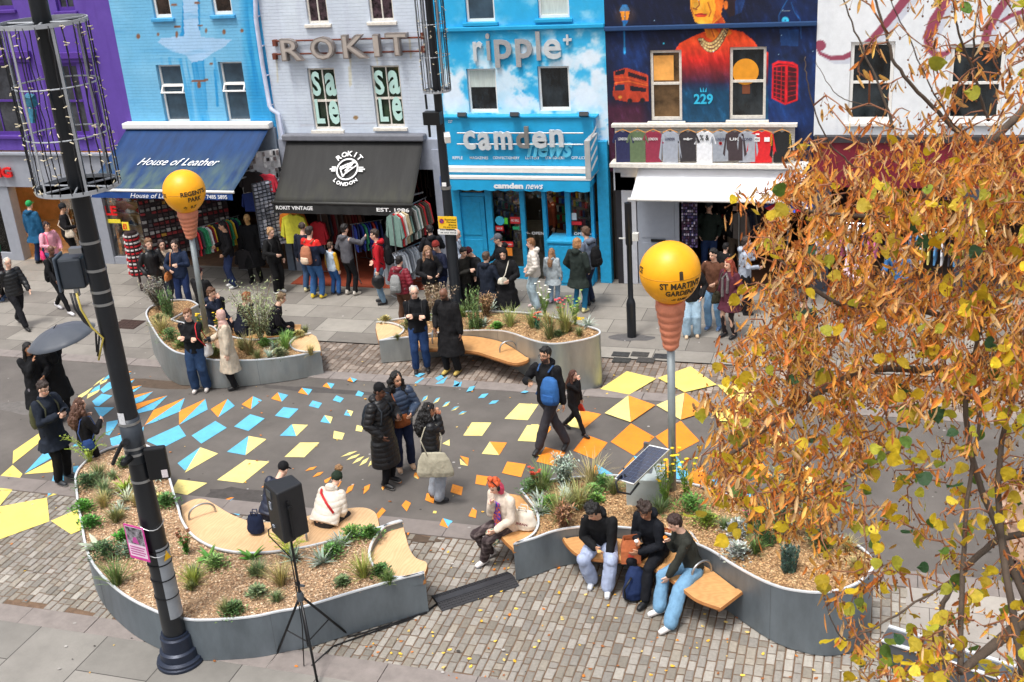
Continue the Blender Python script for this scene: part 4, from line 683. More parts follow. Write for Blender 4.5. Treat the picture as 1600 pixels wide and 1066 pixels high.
# ---- dark mural building
def f_mural(px, py, X, Z):
    P = Paint(px, py, (12,20,48));n = vnoise(X*1.3, Z*1.3,41,5);s2 = vnoise(X*3, Z*3,43,5)
    P.put(np.clip((px-1120)/120,0,1)*np.clip((n-.3)*3,0,1)*.9,(14,52,116));P.put(np.clip((n-.5)*4,0,1)*(py < 50)*.7,(18,20,40))
    P.put(np.clip(1.3-np.hypot((px-985)/40,(py-80)/38),0,1)*np.clip((s2-.2)*2,0,1)*.8,(22,62,130))
    P.put(np.clip((py-150)/20,0,1)*np.clip((1015-px)/15,0,1)*.9,(70,22,46));P.put(np.clip((py-165)/14,0,1)*np.clip((1100-px)/60,0,1)*.3,(60,22,46))
    P.put(((px > 1205) & (py > 128))*.7*np.clip((s2-.2)*2,0,1),(16,44,96));P.put(np.clip(1.2-np.hypot((px-1225)/24,(py-130)/50),0,1)*.5,(30,84,150))
    # sitter's shoulders: orange at the top fading to plum and teal between the windows
    body = inpoly(px, py, [(1052,82),(1062,68),(1080,58),(1100,50),(1118,55),(1140,46),(1160,50),(1178,64),(1186,76),(1200,82),(1200,190),(1060,190)])
    t = np.clip((py-66)/66,0,1)[..., None];grad = np.where(t < .45, np.array([232,74,30])*(1-t/.45)+np.array([196,34,26])*(t/.45), np.array([196,34,26])*(1-(t-.45)/.55)+np.array([40,30,62])*((t-.45)/.55))
    P.c = np.where(body[..., None], grad, P.c);low = body & (py > 128);P.put(low*np.clip((py-128)/16,0,1),(14,66,98))
    P.put(body*np.clip((s2-.5)*3,0,1)*.35*(py < 130),(150,20,24))
    P.poly((38,22,30),1126,-25,1150,-20,1160,5,1154,22,1140,27,1132,14);P.poly((20,44,90),1150,-10,1165,0,1158,20,1148,24)
    P.poly((228,120,34),1098,34,1126,22,1136,40,1144,52,1118,66,1104,58)
    P.poly((200,70,26),1112,40,1128,26,1136,44,1126,54);P.line((150,44,24),1.6,1110,42,1116,58);P.line((150,44,24),1.6,1122,34,1128,52)
    P.poly((244,166,44),1076,-40,1128,-40,1131,0,1127,22,1114,38,1100,41,1086,34,1079,14)
    P.poly((226,110,30),1114,-30,1130,-30,1131,4,1126,24,1112,39,1118,14);P.disc((250,196,80),1090,10,7,6, k=.6, soft=3);P.disc((250,190,70),1097,36,8,4, k=.6, soft=3)
    P.line((150,60,30),1.6,1091,-6,1093,8,1088,13);P.line((130,40,28),1.6,1083,13,1089,15);P.disc((206,60,34),1095,24,9.5,3.2);P.line((120,30,24),1.2,1086,23,1104,22)
    P.line((170,70,26),1.5,1106,4,1111,18,1108,26);P.line((180,80,26),1.3,1080,12,1083,22);P.disc((40,28,34),1086,-2,5,1.6);P.disc((40,28,34),1106,-3,5.5,1.8);P.line((60,36,34),1.6,1080,-8,1091,-10);P.line((60,36,34),1.6,1099,-11,1113,-10);P.disc((236,120,40),1134,8,3.5,7)
    for j, off in enumerate((0,4.6,9.2)):   # three strings of beads
        pts = []; 
        for i in range(22):
            u = i/21;x = 1093+off*.5+(1139-1093-off)*u;y = 62-18*u*(.2)+(23-off*1.3)*math.sin(math.pi*min(1, u*1.02))**.8-(20*u*u);pts.append((x, y))
        P.line((52,34,36),5, *[v for p in pts for v in p])
        for i, (x, y) in enumerate(pts): P.disc((234,208,140) if i % 2 == 0 else (196,150,90), x, y, 1.9, k=.95)
    # street lamp, bus, call box, clock tower
    P.line((34,132,196),2.2,975,36,976,84);P.line((34,132,196),4,975.5,38,975.5,40);P.line((40,140,200),4,976,76,976,82);P.poly((30,110,180),967,18,972,8,980,8,985,18);P.poly((244,150,40),969,18,984,18,981,32,972,32);P.line((30,70,120),1.2,976.5,18,976.5,32);P.disc((200,120,50),977,24,16,14, k=.22, soft=12);P.poly((30,110,180),971,32,982,32,979,38,974,38)
    P.poly((180,58,32),959,112,978,106,1012,117,1013,158,984,160,962,156,957,148,960,130);P.poly((26,22,36),961,112,976,108,976,116,961,118);P.poly((40,20,30),981,112,1010,121,1010,127,981,119);P.poly((32,22,34),984,134,1010,138,1010,144,984,142);P.poly((30,40,60),961,133,976,132,976,141,961,142)
    P.line((230,110,40),1.5,960,130,982,127,1012,134);P.line((220,90,40),1.3,960,121,980,121,1011,131);P.disc((240,160,60),969,152,3,2.4);P.disc((30,20,26),984,158,4,4);P.disc((30,20,26),1004,157,4,4)
    P.poly((66,14,26),1206,104,1214,97,1238,98,1246,105,1246,158,1228,164,1208,154)
    for (a_) in ((1208,104,1207,153,1227,163,1228,102,1208,104),(1230,102,1229,162,1245,156,1246,106,1230,102)): P.line((214,24,36),2.6, *a_)
    for k in range(7): P.line((214,24,36),1.2,1209,111+k*6.6,1227,113+k*7.2); 
    for k in range(6): P.line((196,20,34),1., 1231,112+k*7.8,1244,113+k*7)
    P.line((214,24,36),1.2,1214,106,1213,156);P.line((214,24,36),1.2,1221,105,1220,159);P.line((224,30,40),4,1208,101,1216,97,1238,99,1245,103)
    P.disc((60,190,226),1227,32,5.6);P.disc((20,90,130),1227,32,1.4);P.line((30,90,150),1.4,1217,42,1217,24,1222,14,1230,0);P.line((26,80,140),1.4,1252,60,1250,30,1242,20,1236,4);P.line((120,130,140),1.2,1220,18,1234,17);P.poly((20,70,130),1218,46,1248,46,1248,72,1220,72, k=.6)
    P.put((py < 90)*(np.random.RandomState(5).rand(*px.shape) > .9994),(150,190,220));P.disc((60,190,220),1037,68,1.8,.9)
    br_ = vnoise(X*14+Z*5, Z*4-X*2,47,4,.65);bl_ = vnoise(X*5, Z*5,48,4);P.c *= (.62+.5*br_+.3*bl_)[..., None];P.c += (np.clip(br_-.62,0,1)*90)[..., None]*np.array([.5,.8,1.2]);return np.clip(P.c, 0,255)
mur, Hh = box_building('mural_building', 'dark blue building with a painted portrait mural above a clothes shop with white awning', XB['n1'], XB['m1'],
    [(1015,79,1066,189),(1140,74,1196,187)], f_mural, M_stucco, step=.0165, z0=2.6)
for i, h in enumerate(Hh): window(mur, h, M_whitew, .06,.53,0, [mat('amber_lit_pane', (96,74,50),.1, var=.9, scale=1.5), M_glass][i], M_whitew, back=.05)
p = W(1165,112, YF+.09);b = MB();b.lathe([(.0,0),(.27,0),(.27,.006),(0,.006)], (p.x, YF+.074, p.z),28, rot(90));b.build('balloon_reflection', mat('amber_reflection', (214,140,30),.6, emit=.15, var=.1), mur);b = MB();p = W(1166,138, YF+.09);b.box((p.x, YF+.072, p.z),(.16,.006,.22));b.build('reflection_tail', mat('tail_brown', (120,66,40)), mur)  # added amber disc and tail stand in for the balloon's reflection, softly glowing
r_ = rect(1020,88,1052,128);b = MB();b.bb(r_[0], r_[1], YF+.07, YF+.074, r_[2]+.02, r_[3]);b.build('glowing_blind', mat('amber_glow_blind', (226,160,80),.8, emit=.12, var=.3, scale=1.6), mur)  # glow put into the blind's colour to brighten the left window
b = MB();q = W(945,46);b.bb(XB['n1'], XB['m1'], YF-.1, YF-.003, q.z-.03, q.z+.06);b.build('ledge', mat('mural_ledge', (24,62,108),.7), mur, bevel=.015)
wtext('house_number', '229', 1084,147,1114,163, mat('cyan_letters', (50,186,226),.5), mur, .006, YF-.004, bold=.03)
b = MB()
for k in (-1,0,1): p = W(1099+k*3.5,141, YF-.006);b.add([(p.x-.02, YF-.006, p.z-.04),(p.x+.02, YF-.006, p.z-.04),(p.x+k*.02, YF-.006, p.z+.06)], [(0,1,2)])
b.build('crown_emblem', mat('cyan_letters', (50,186,226)), mur)
rA = rect(961,197,1241,250);rT = rect(958,193,1243,198); 
b = MB();b.bb(rA[0], rA[1], YF-.05, YF+.05, rA[2], rA[3])
for k in range(14): z = rA[2]+(rA[3]-rA[2])*(k+.5)/14;b.bb(rA[0]+.02, rA[1]-.02, YF-.062, YF-.05, z-.012, z+.018)
b.bb(rA[0]-.05, rA[1]+.05, YF-.16, YF+.06, rA[3], rA[3]+.07);b.bb(rA[0]-.06, rA[1]+.06, YF-.42, YF+.02, rA[2]-.09, rA[2]-.002);b.build('sign_board', M_whitew, mur, bevel=.006)
b = MB();b.bb(rA[0]-.05, rA[1]+.2, YF-.1, YF+.1,2.2, rA[2]-.1);b.bb(-5.42,-5.1, YF-.1, YF+.1,0,2.5);b.build('shopfront_frame', mat('pale_grey_front', (188,190,198),.6, var=.08), mur)
awning(mur, -5.02,-1.45, YF-.06,2.74,23.52,2.29, mat('white_awning', (232,234,240),.65, var=.04, scale=1.5),.0, M_white, M_white)
b = MB();b.bb(-5.55,-5.42, YF-.1, YF+.1,0,2.6);b.build('pier', mat('black_pier', (34,32,38),.7, var=.2), mur)
b = MB();b.bb(-5.08,-4.15, YF-.08, YF+.0,0,2.3);b.bb(-4.98,-4.25, YF-.095, YF-.08,.15,1.0);b.bb(-4.98,-4.25, YF-.095, YF-.08,1.12,2.2);b.build('door', mat('grey_door', (150,156,168),.55, var=.05), mur, bevel=.006)
b = MB();b.bb(-4.78,-4.45, YF-.11, YF-.096,1.03,1.09);b.build('letter_box', M_black, mur)
shopbox(mur, XB['n1']+.3, XB['m1']-.1,2.5,5,(110,74,54),(44,36,34), 'clothes_shop')
b = MB();b.lathe([(.0,0),(.05,.0),(.06,-.05),(0,-.06)], (-5.0, YF-.25,2.5),12);b.build('lamp', mat('warm_bulb', (255,220,160), emit=6, var=0), mur)
# ---- white building with brush lettering
def f_script(px, py, X, Z):
    P = Paint(px, py, (228,232,236));n = vnoise(X*1.4, Z*1.4,51);P.put(np.clip(n-.45,0,1)*1.2,(238,240,244));P.put(np.clip(vnoise(X*8, Z*.6,53)-.6,0,1),(200,204,214))
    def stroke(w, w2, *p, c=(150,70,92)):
        q = [v+(7 if i % 2 == 0 else 6) for i, v in enumerate(p)];P.line((202,206,218), w, *q, w2=w2);P.line(c, w, *p, w2=w2)  # grey offset copy paints a drop shadow under each stroke
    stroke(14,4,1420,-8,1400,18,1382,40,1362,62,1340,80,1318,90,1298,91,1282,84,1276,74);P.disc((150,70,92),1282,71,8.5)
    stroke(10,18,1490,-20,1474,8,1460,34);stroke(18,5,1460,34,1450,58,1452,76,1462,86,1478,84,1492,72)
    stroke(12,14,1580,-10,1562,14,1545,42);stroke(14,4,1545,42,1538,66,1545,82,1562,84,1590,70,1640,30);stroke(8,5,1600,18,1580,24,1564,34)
    P.poly((132,38,62),1275,190,1275,260,1700,260,1700,190, k=0);return P.c
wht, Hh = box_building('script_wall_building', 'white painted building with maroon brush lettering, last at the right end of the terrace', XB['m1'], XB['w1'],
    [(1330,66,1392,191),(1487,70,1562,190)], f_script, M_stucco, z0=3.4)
for h in Hh: window(wht, h, M_white, .07,.5,0, M_glass, M_white, back=.05)
b = MB();b.bb(XB['m1']+.02, XB['w1'], YF-.14, YF+.1,2.35,3.3);b.build('fascia', mat('maroon_fascia', (120,22,44),.6), wht);b = MB();b.bb(XB['m1']+.02, XB['w1'], YF-.2, YF+.1,3.3,3.42);b.build('slate_ledge', mat('slate', (52,50,54),.8, var=.3, scale=9), wht)
for a_ in ((XB['m1']+.02, XB['m1']+.4),(1.6,2.0),(5.5, XB['w1'])): b = MB();b.bb(a_[0], a_[1], YF-.14, YF+.1,0,2.34);b.build('pier', mat('dark_grey_pier', (70,74,86),.6), wht)
shopbox(wht, XB['m1']+.1, XB['w1']-.1,2.5,5,(96,80,70),(52,40,38), 'souvenir_shop')
# opposite side of the terrace roofs are out of frame
# ================================================================ PLANTERS
M_galv = mat('galvanised_steel', (118,128,136),.5,.55, var=.2, scale=2.5, bump=.05, bscale=4, stretch=(1,1,.35))
M_galvlt = mat('galvanised_light', (158,164,164),.42,.65, var=.22, scale=2.2, bump=.05, bscale=4, stretch=(1,1,.3))
M_rim = mat('bright_rim', (226,230,234),.4,.35, var=.05)
M_wood = None
def woodmat(key, rgb, sc):
    m = mat(key, rgb, .55, var=.1, scale=3);t = m.node_tree;p = t.nodes['Principled BSDF'];src = p.inputs['Base Color'].links[0].from_socket
    tc = t.nodes.new('ShaderNodeTexCoord');mp = t.nodes.new('ShaderNodeMapping');mp.inputs['Scale'].default_value = sc;mp.inputs['Rotation'].default_value = (0,0,.2);t.links.new(tc.outputs['Object'], mp.inputs[0])
    w = t.nodes.new('ShaderNodeTexWave');w.inputs['Scale'].default_value = 2.2;w.inputs['Distortion'].default_value = 14;w.inputs['Detail'].default_value = 3;w.inputs['Detail Scale'].default_value = .8;t.links.new(mp.outputs[0], w.inputs['Vector'])
    mx = t.nodes.new('ShaderNodeMix');mx.data_type = 'RGBA';mx.blend_type = 'MULTIPLY';r_ = t.nodes.new('ShaderNodeMapRange');r_.inputs[3].default_value = 0;r_.inputs[4].default_value = .26;t.links.new(w.outputs['Fac'], r_.inputs[0]);t.links.new(r_.outputs[0], mx.inputs['Factor']);t.links.new(src, mx.inputs[6]);mx.inputs[7].default_value = (.62,.42,.25,1)
    t.links.new(mx.outputs[2], p.inputs['Base Color']);return m
M_wood = woodmat('oiled_wood', (204,154,98),(1,5,1));M_woodl = woodmat('pale_wood', (222,184,140),(3,1,1));M_bark = woodmat('live_edge', (166,112,62),(1,1,6))
def catmull(P, n=6):
    if len(P) < 3: return list(P)
    Q = [P[0]]+list(P)+[P[-1]];out = []
    for i in range(1, len(Q)-2):
        p0, p1, p2, p3 = Q[i-1], Q[i], Q[i+1], Q[i+2]
        for k in range(n): t = k/n;out.append(.5*((2*p1)+(p2-p0)*t+(2*p0-5*p1+4*p2-p3)*t*t+(3*p1-p0-3*p2+p3)*t**3))
    out.append(P[-1]);return out
def zlin(tab): xs, zs = [t[0] for t in tab], [t[1] for t in tab];return lambda x: float(np.interp(x, xs, zs))
def offset2d(P, d):
    n = len(P);o = []
    for i in range(n):
        a, b = P[i-1], P[(i+1) % n];t = Vector((b.x-a.x, b.y-a.y));t = t.normalized() if t.length > 1e-6 else Vector((1,0));o.append(Vector((P[i].x-t.y*d, P[i].y+t.x*d, P[i].z)))
    return o
def chips(b, poly, zf, n, cols, s=(.008,.021)):
    xs = [p.x for p in poly];ys = [p.y for p in poly];pp = [(p.x, p.y) for p in poly];k = 0
    X = np.random.uniform(min(xs), max(xs), n*3);Y = np.random.uniform(min(ys), max(ys), n*3);ok = inpoly(X, Y, pp)
    for x, y in list(zip(X[ok], Y[ok]))[:n]:
        z = zf(x, y)+.008;r_ = Matrix.Rotation(random.uniform(0,6.28),3, 'Z') @ Matrix.Rotation(random.gauss(0,.5),3, 'X');a, c = random.uniform(*s), random.uniform(*s)*.6
        q = random.choice(cols);k_ = random.uniform(.82,1.1);b.add([Vector((x, y, z))+r_ @ Vector(v) for v in ((-a, -c, 0),(a, -c*.6,0),(a*.8, c, .004),(-a*.9, c*.8,0))], [(0,1,2,3)], 0, lin([min(255, v*k_) for v in q]))
PL = {}
def planter(key, label, runs, zf, wallm, drop, cols, nchip):
    """runs: smooth stretches of the rim given in photograph pixels, met at corners"""
    rim = []
    for run in runs:
        P = catmull([A(x, y, zf(x)) for x, y in run]);rim += P if not rim else P[1:] if (P[0]-rim[-1]).length < .02 else P
    if (rim[0]-rim[-1]).length < .02: rim.pop()
    area = sum(rim[i-1].x*rim[i].y-rim[i].x*rim[i-1].y for i in range(len(rim)))
    if area < 0: rim.reverse()
    c = sum(rim, Vector())/len(rim);t = thing('planter', label, 'planter', (0,0,0))
    n = len(rim);b = MB();inn = offset2d(rim, .012);V = []
    for i in range(n): V += [(rim[i].x, rim[i].y, .012), tuple(rim[i]), tuple(inn[i]),(inn[i].x, inn[i].y, inn[i].z-drop-.12)]
    b.add(V, [(4*i+k, 4*((i+1) % n)+k, 4*((i+1) % n)+k+1,4*i+k+1) for i in range(n) for k in range(3)]);b.build('wall', wallm, t, smooth=True, auto=35)
    b = MB();o1, i1 = offset2d(rim, -.006), offset2d(rim, .026);V = []
    for i in range(n): V += [tuple(o1[i]+Vector((0,0,-.014))), tuple(o1[i]+Vector((0,0,.006))), tuple(i1[i]+Vector((0,0,.006))), tuple(i1[i]+Vector((0,0,-.014)))]
    b.add(V, [(4*i+k, 4*((i+1) % n)+k, 4*((i+1) % n)+(k+1) % 4,4*i+(k+1) % 4) for i in range(n) for k in range(4)]);b.build('rim', M_rim, t)
    b = MB();acc = 0;nx_ = .9
    for i in range(1, n):
        acc += (rim[i]-rim[i-1]).length
        if acc > nx_: nx_ += 3.1;dd = rim[i]-rim[i-1];b.box((rim[i].x, rim[i].y, rim[i].z/2),(.004,.004, rim[i].z-.03), Matrix.Rotation(math.atan2(dd.y, dd.x),3, 'Z'))
    b.build('panel_joint', mat('joint_dark', (84,90,94),.6), t)
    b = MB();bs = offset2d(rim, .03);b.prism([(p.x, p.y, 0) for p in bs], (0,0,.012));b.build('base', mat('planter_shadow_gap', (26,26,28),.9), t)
    R2 = np.array([(p.x, p.y, p.z) for p in rim])
    def zmul(x, y):
        d = (R2[:, 0]-x)**2+(R2[:, 1]-y)**2+.02;w_ = 1/d**1.5;z = (w_*R2[:, 2]).sum()/w_.sum();return float(z-drop+.03*mnoise.noise(Vector((x*1.7, y*1.7,0)))+.03*min(1, math.sqrt(d.min())*2))
    mp_ = offset2d(rim, .013)[::2];pts = [Vector((p.x, p.y)) for p in mp_];m = len(pts);xs = [p.x for p in pts];ys = [p.y for p in pts];st = .09
    gx, gy = np.meshgrid(np.arange(min(xs), max(xs), st), np.arange(min(ys), max(ys), st));ok = inpoly(gx.ravel(), gy.ravel(), [(p.x, p.y) for p in offset2d(mp_, .05)])
    pts += [Vector((x+random.uniform(-.02,.02), y+random.uniform(-.02,.02))) for x, y in zip(gx.ravel()[ok], gy.ravel()[ok])]
    vv, ee, ff, *_ = delaunay_2d_cdt(pts, [], [list(range(m))], 1,1e-5)
    b = MB();b.add([(v.x, v.y, zmul(v.x, v.y)) for v in vv], [tuple(f) for f in ff], 0, lin([v*.8 for v in cols[0]]));chips(b, mp_, zmul, nchip, cols)
    mu = b.build('mulch', mat('mulch', attr=True, rough=.95, var=.3, scale=30, bump=.6, bscale=80), t, colors=True);mu['kind'] = 'stuff'
    PL[key] = (t, zmul, rim);return t
def xy(px, py, z): p = A(px, py, z);return p
def slab_seat(parent, pts, th=.075, m=None, name='seat', em=None):
    """wooden seat: polygon top, rounded thick edge"""
    a = sum(pts[i-1].x*pts[i].y-pts[i].x*pts[i-1].y for i in range(len(pts)))
    if a < 0: pts = pts[::-1]
    lo = offset2d(pts, .03);n = len(pts);b = MB();T = [tuple(p) for p in pts];B1 = [(p.x, p.y, p.z-th*.45) for p in offset2d(pts, -.012)];B2 = [(p.x, p.y, p.z-th) for p in lo]
    b.add(T+B1+B2, [tuple(range(n)), tuple(range(3*n-1,2*n-1,-1))]);b.m[-2] = 0
    b.add(T+B1+B2, [f for i in range(n) for f in ((n+i, n+(i+1) % n, (i+1) % n, i),(2*n+i, 2*n+(i+1) % n, n+(i+1) % n, n+i))], 1)
    return b.build(name, [m or M_wood, em or M_bark], parent)
def hoop(parent, a, c, h):
    a, c = Vector(a), Vector(c);L = (c-a).length;pts = [a+Vector((0,0,-.03))]
    for i in range(13): t = math.pi*i/12;pts.append(a+(c-a)*(.5-.5*math.cos(t))+Vector((0,0, h*math.sin(t)**.7)))
    pts.append(c+Vector((0,0,-.03)));b = MB();b.tube(pts, .016,8);return b.build('armrest', M_steel, parent, smooth=True)
def legs(parent, pts):
    b = MB()
    for p in pts: b.bb(p[0]-.03, p[0]+.03, p[1]-.12, p[1]+.12,.012,.385)
    b.build('bracket', M_galv, parent)
mulA = [(212,176,138),(218,184,146),(190,152,116),(212,176,140),(228,204,174),(164,126,96)];mulB = [(204,164,116),(212,174,128),(180,138,96),(216,182,138),(154,116,82)]
sc3 = [(628,813),(604,821),(585,843),(578,865),(586,885),(603,897),(628,901),(663,894)]
planter('front_left', 'largest galvanised planter, gravel and herbs, the tall lamp post standing at its front edge',
 [[(663,894),(559,923),(477,947.5),(433,956),(400,963),(362,967),(321,969),(293,968),(254,959.4),(235,952),(212,941),(190,927.5),(169,910),(154,894),(141,875),(132,850),(126,815),(120.6,785),(118,760),(117,745),(122.5,732),(137.5,717),(156,706),(175,698),(198,693),(222,693),(245,705),(258,722),(264,741),(274,777),(279,792),(285.5,813),(301,835),(326,851),(357,860),(400,863),(465,856),(537,839),(590,824),(628,813)],
  sc3], zlin([(0,.63)]), M_galv, .05, mulA, 20000)
t = PL['front_left'][0]
arc = [A(x, y, .63) for x, y in sc3];arc = [Vector((p.x, p.y, .52)) for p in catmull(arc)]
o_ = catmull([A(x, y, .52) for x, y in ((663,897),(667,886),(665,878),(650,872),(640,858),(634,838),(629,818))], 4)
slab_seat(t, arc+o_[1:-1], .12, M_woodl)
wl = catmull([A(x, y, .63) for x, y in ((590,824),(537,839),(465,856),(400,863),(357,860),(326,851),(301,835),(285.5,813),(281,797))]);wl = [Vector((p.x, p.y, .46)) for p in offset2d([Vector(p) for p in wl], 0)]
wl = [p+Vector((0,.02,0)) for p in wl]
fr = catmull([A(x, y, .46) for x, y in ((283,790),(301,781),(319,780),(335,788),(362,804),(395,815),(440,815),(500,802),(560,793),(585,800),(592,818))], 5)
slab_seat(t, wl+fr, .08, M_woodl)
hoop(t, A(296,813,.46), A(337,800,.46),.2);hoop(t, A(480,846,.46), A(478,815,.46),.2)
sc4 = [(812,765),(826,782),(836,797),(840,812),(838,825),(828,837),(802,850)]
planter('front_right', 'curved galvanised planter, front right, holding the solar panel, its tall rounded end under the tree',
 [sc4[::-1]+[], [(812,765),(843,754),(866,748),(893,745.5),(927,743),(961,742),(1005,744),(1070,753),(1110,763),(1150,775),(1190,790),(1235,807),(1290,828),(1335,848),(1358,866),(1366,884),(1352,903),(1333,915),(1307,923),(1279,926),(1251,924),(1223,919),(1195,909),(1167,895),(1138,878),(1110,860),(1075,845),(1040,834),(1000,827),(950,823),(901,824),(866,830),(835,841),(802,850)]],
 zlin([(925,.6),(1165,.78),(1300,.94),(1366,1.02)]), M_galv, .06, mulB, 20000)
t = PL['front_right'][0]
arc = [Vector((p.x, p.y, .5)) for p in catmull([A(x, y, .6) for x, y in sc4])]
slab_seat(t, arc+catmull([A(x, y, .5) for x, y in ((801,856),(790,846),(781,835),(773,822),(770,806),(776,788),(792,771))], 4),.1, M_wood)
wl = [Vector((p.x, p.y, .46)) for p in catmull([A(x, y, zlin([(925,.6),(1165,.78)])(x)) for x, y in ((1150,886),(1138,878),(1110,860),(1075,845),(1040,834),(1000,827),(950,823),(901,824),(885,827))])]
wl = [p+Vector((.0,-.02,0)) for p in wl]
fr = catmull([A(x, y, .46) for x, y in ((877,836),(885,850),(898,863),(914,870),(940,874),(966,875),(995,879),(1030,893),(1052,908),(1069,922),(1090,937),(1126,950))], 5)+catmull([A(x, y, .46) for x, y in ((1126,950),(1164,921))], 2)[1:]
slab_seat(t, wl+fr, .08, M_wood)
hoop(t, A(1080,908,.46), A(1112,893,.46),.22)
sc2 = [(588,503),(608,504),(622,508),(630,514),(622,523),(592,532)]
planter('back_middle', 'galvanised planter before the newsagent, its tall round end near the man with the blue backpack',
 [sc2, [(592,532),(643,526),(690,519),(734,516.5),(777,516.5),(801,521),(826,530),(850,536),(875,536.8),(911,531),(931,525),(938,520),(933,514),(906,506),(875,497),(838,490),(801,487),(755,486),(690,488),(628,497),(588,503)]],
 zlin([(592,.5),(734,.56),(777,.66),(826,.85),(875,.98),(938,1.05)]), M_galvlt, .05, mulB, 5000)
t = PL['back_middle'][0];zf2 = zlin([(592,.5),(734,.56),(777,.66),(826,.85)])
slab_seat(t, [Vector((p.x, p.y, .47)) for p in catmull([A(x, y, .5) for x, y in sc2])]+[A(589,522,.47), A(587,512,.47)], .12, M_woodl)
wl = [Vector((p.x, p.y-.02,.45)) for p in catmull([A(x, y, zf2(x)) for x, y in ((643,526),(690,519),(734,516.5),(777,516.5),(801,521),(822,529))])]
fr = catmull([A(x, y, .45) for x, y in ((825,557),(824,563),(802,567),(765,556),(740,549),(692,545),(655,544),(643,540))], 4)
slab_seat(t, wl+fr, .09, M_wood);hoop(t, A(781,551,.45), A(806,546,.45),.2);hoop(t, A(676,537,.45), A(679,527,.45),.2)
sc1 = [(486,520),(468,524),(457,531),(454,539),(462,546),(480,549),(501,548.6)]
planter('back_left', 'galvanised planter before the leather shop, the smaller balloon pole rising from it',
 [sc1, [(501,548.6),(460,556),(420,561),(380,563),(328,561.6),(290,554),(270,548),(252,534),(240,516),(230,498),(228,488),(234,480),(246,474.4),(266,469),(286,468),(300,470),(310,476)],
  [(310,476),(268,499)], [(268,499),(296,506),(330,509),(345,520),(374,528),(400,530),(440,527),(486,520)]],
 zlin([(228,.84),(250,.8),(290,.68),(400,.53),(500,.5)]), M_galvlt, .05, mulB, 5000)
t = PL['back_left'][0]
slab_seat(t, [Vector((p.x, p.y, .47)) for p in catmull([A(x, y, .5) for x, y in sc1])]+[A(500,540,.47), A(494,526,.47)], .12, M_woodl)
slab_seat(t, [A(x, y, .45) for x, y in ((320,498),(345,516),(374,526),(400,528),(440,525),(470,519),(470,507),(440,507),(400,509),(360,500),(335,490))], .09, M_wood)

# ---------------------------------------------------------------- planting
M_leafc = mat('leaf', attr=True, rough=.6, var=.15, scale=20)
def leafq(b, p, d, up, L, wd, col, fold=.3):
    d = d.normalized();s_ = d.cross(up);s_ = s_.normalized() if s_.length > 1e-5 else d.orthogonal().normalized();n = s_.cross(d)
    m = p+d*L*.45;b.add([p, m+s_*wd+n*wd*fold, p+d*L, m-s_*wd+n*wd*fold], [(0,1,2,3)], 0, col)
def vary(c, k=.25): s_ = random.uniform(1-k, 1+k);return lin([max(0, min(255, v*s_+random.uniform(-8,8))) for v in c])
def blade(b, p, az, lean, L, wd, col, seg=4, curl=1.1):
    d = Vector((math.cos(az)*math.sin(lean), math.sin(az)*math.sin(lean), math.cos(lean)));s_ = Vector((-math.sin(az), math.cos(az),0));V = [];q = Vector(p);a = lean
    for i in range(seg+1):
        w_ = wd*(1-i/seg)**.7+.0005;V += [q-s_*w_, q+s_*w_];a = lean+curl*(i/seg)**1.5;q = q+Vector((math.cos(az)*math.sin(a), math.sin(az)*math.sin(a), math.cos(a)))*L/seg
    b.add(V, [(2*i, 2*i+1,2*i+3,2*i+2) for i in range(seg)], 0, col)
GRN, DGR, SIL, OLV, LIM, STR = (104,128,68),(58,92,48),(168,182,166),(122,128,78),(156,178,66),(176,164,106)
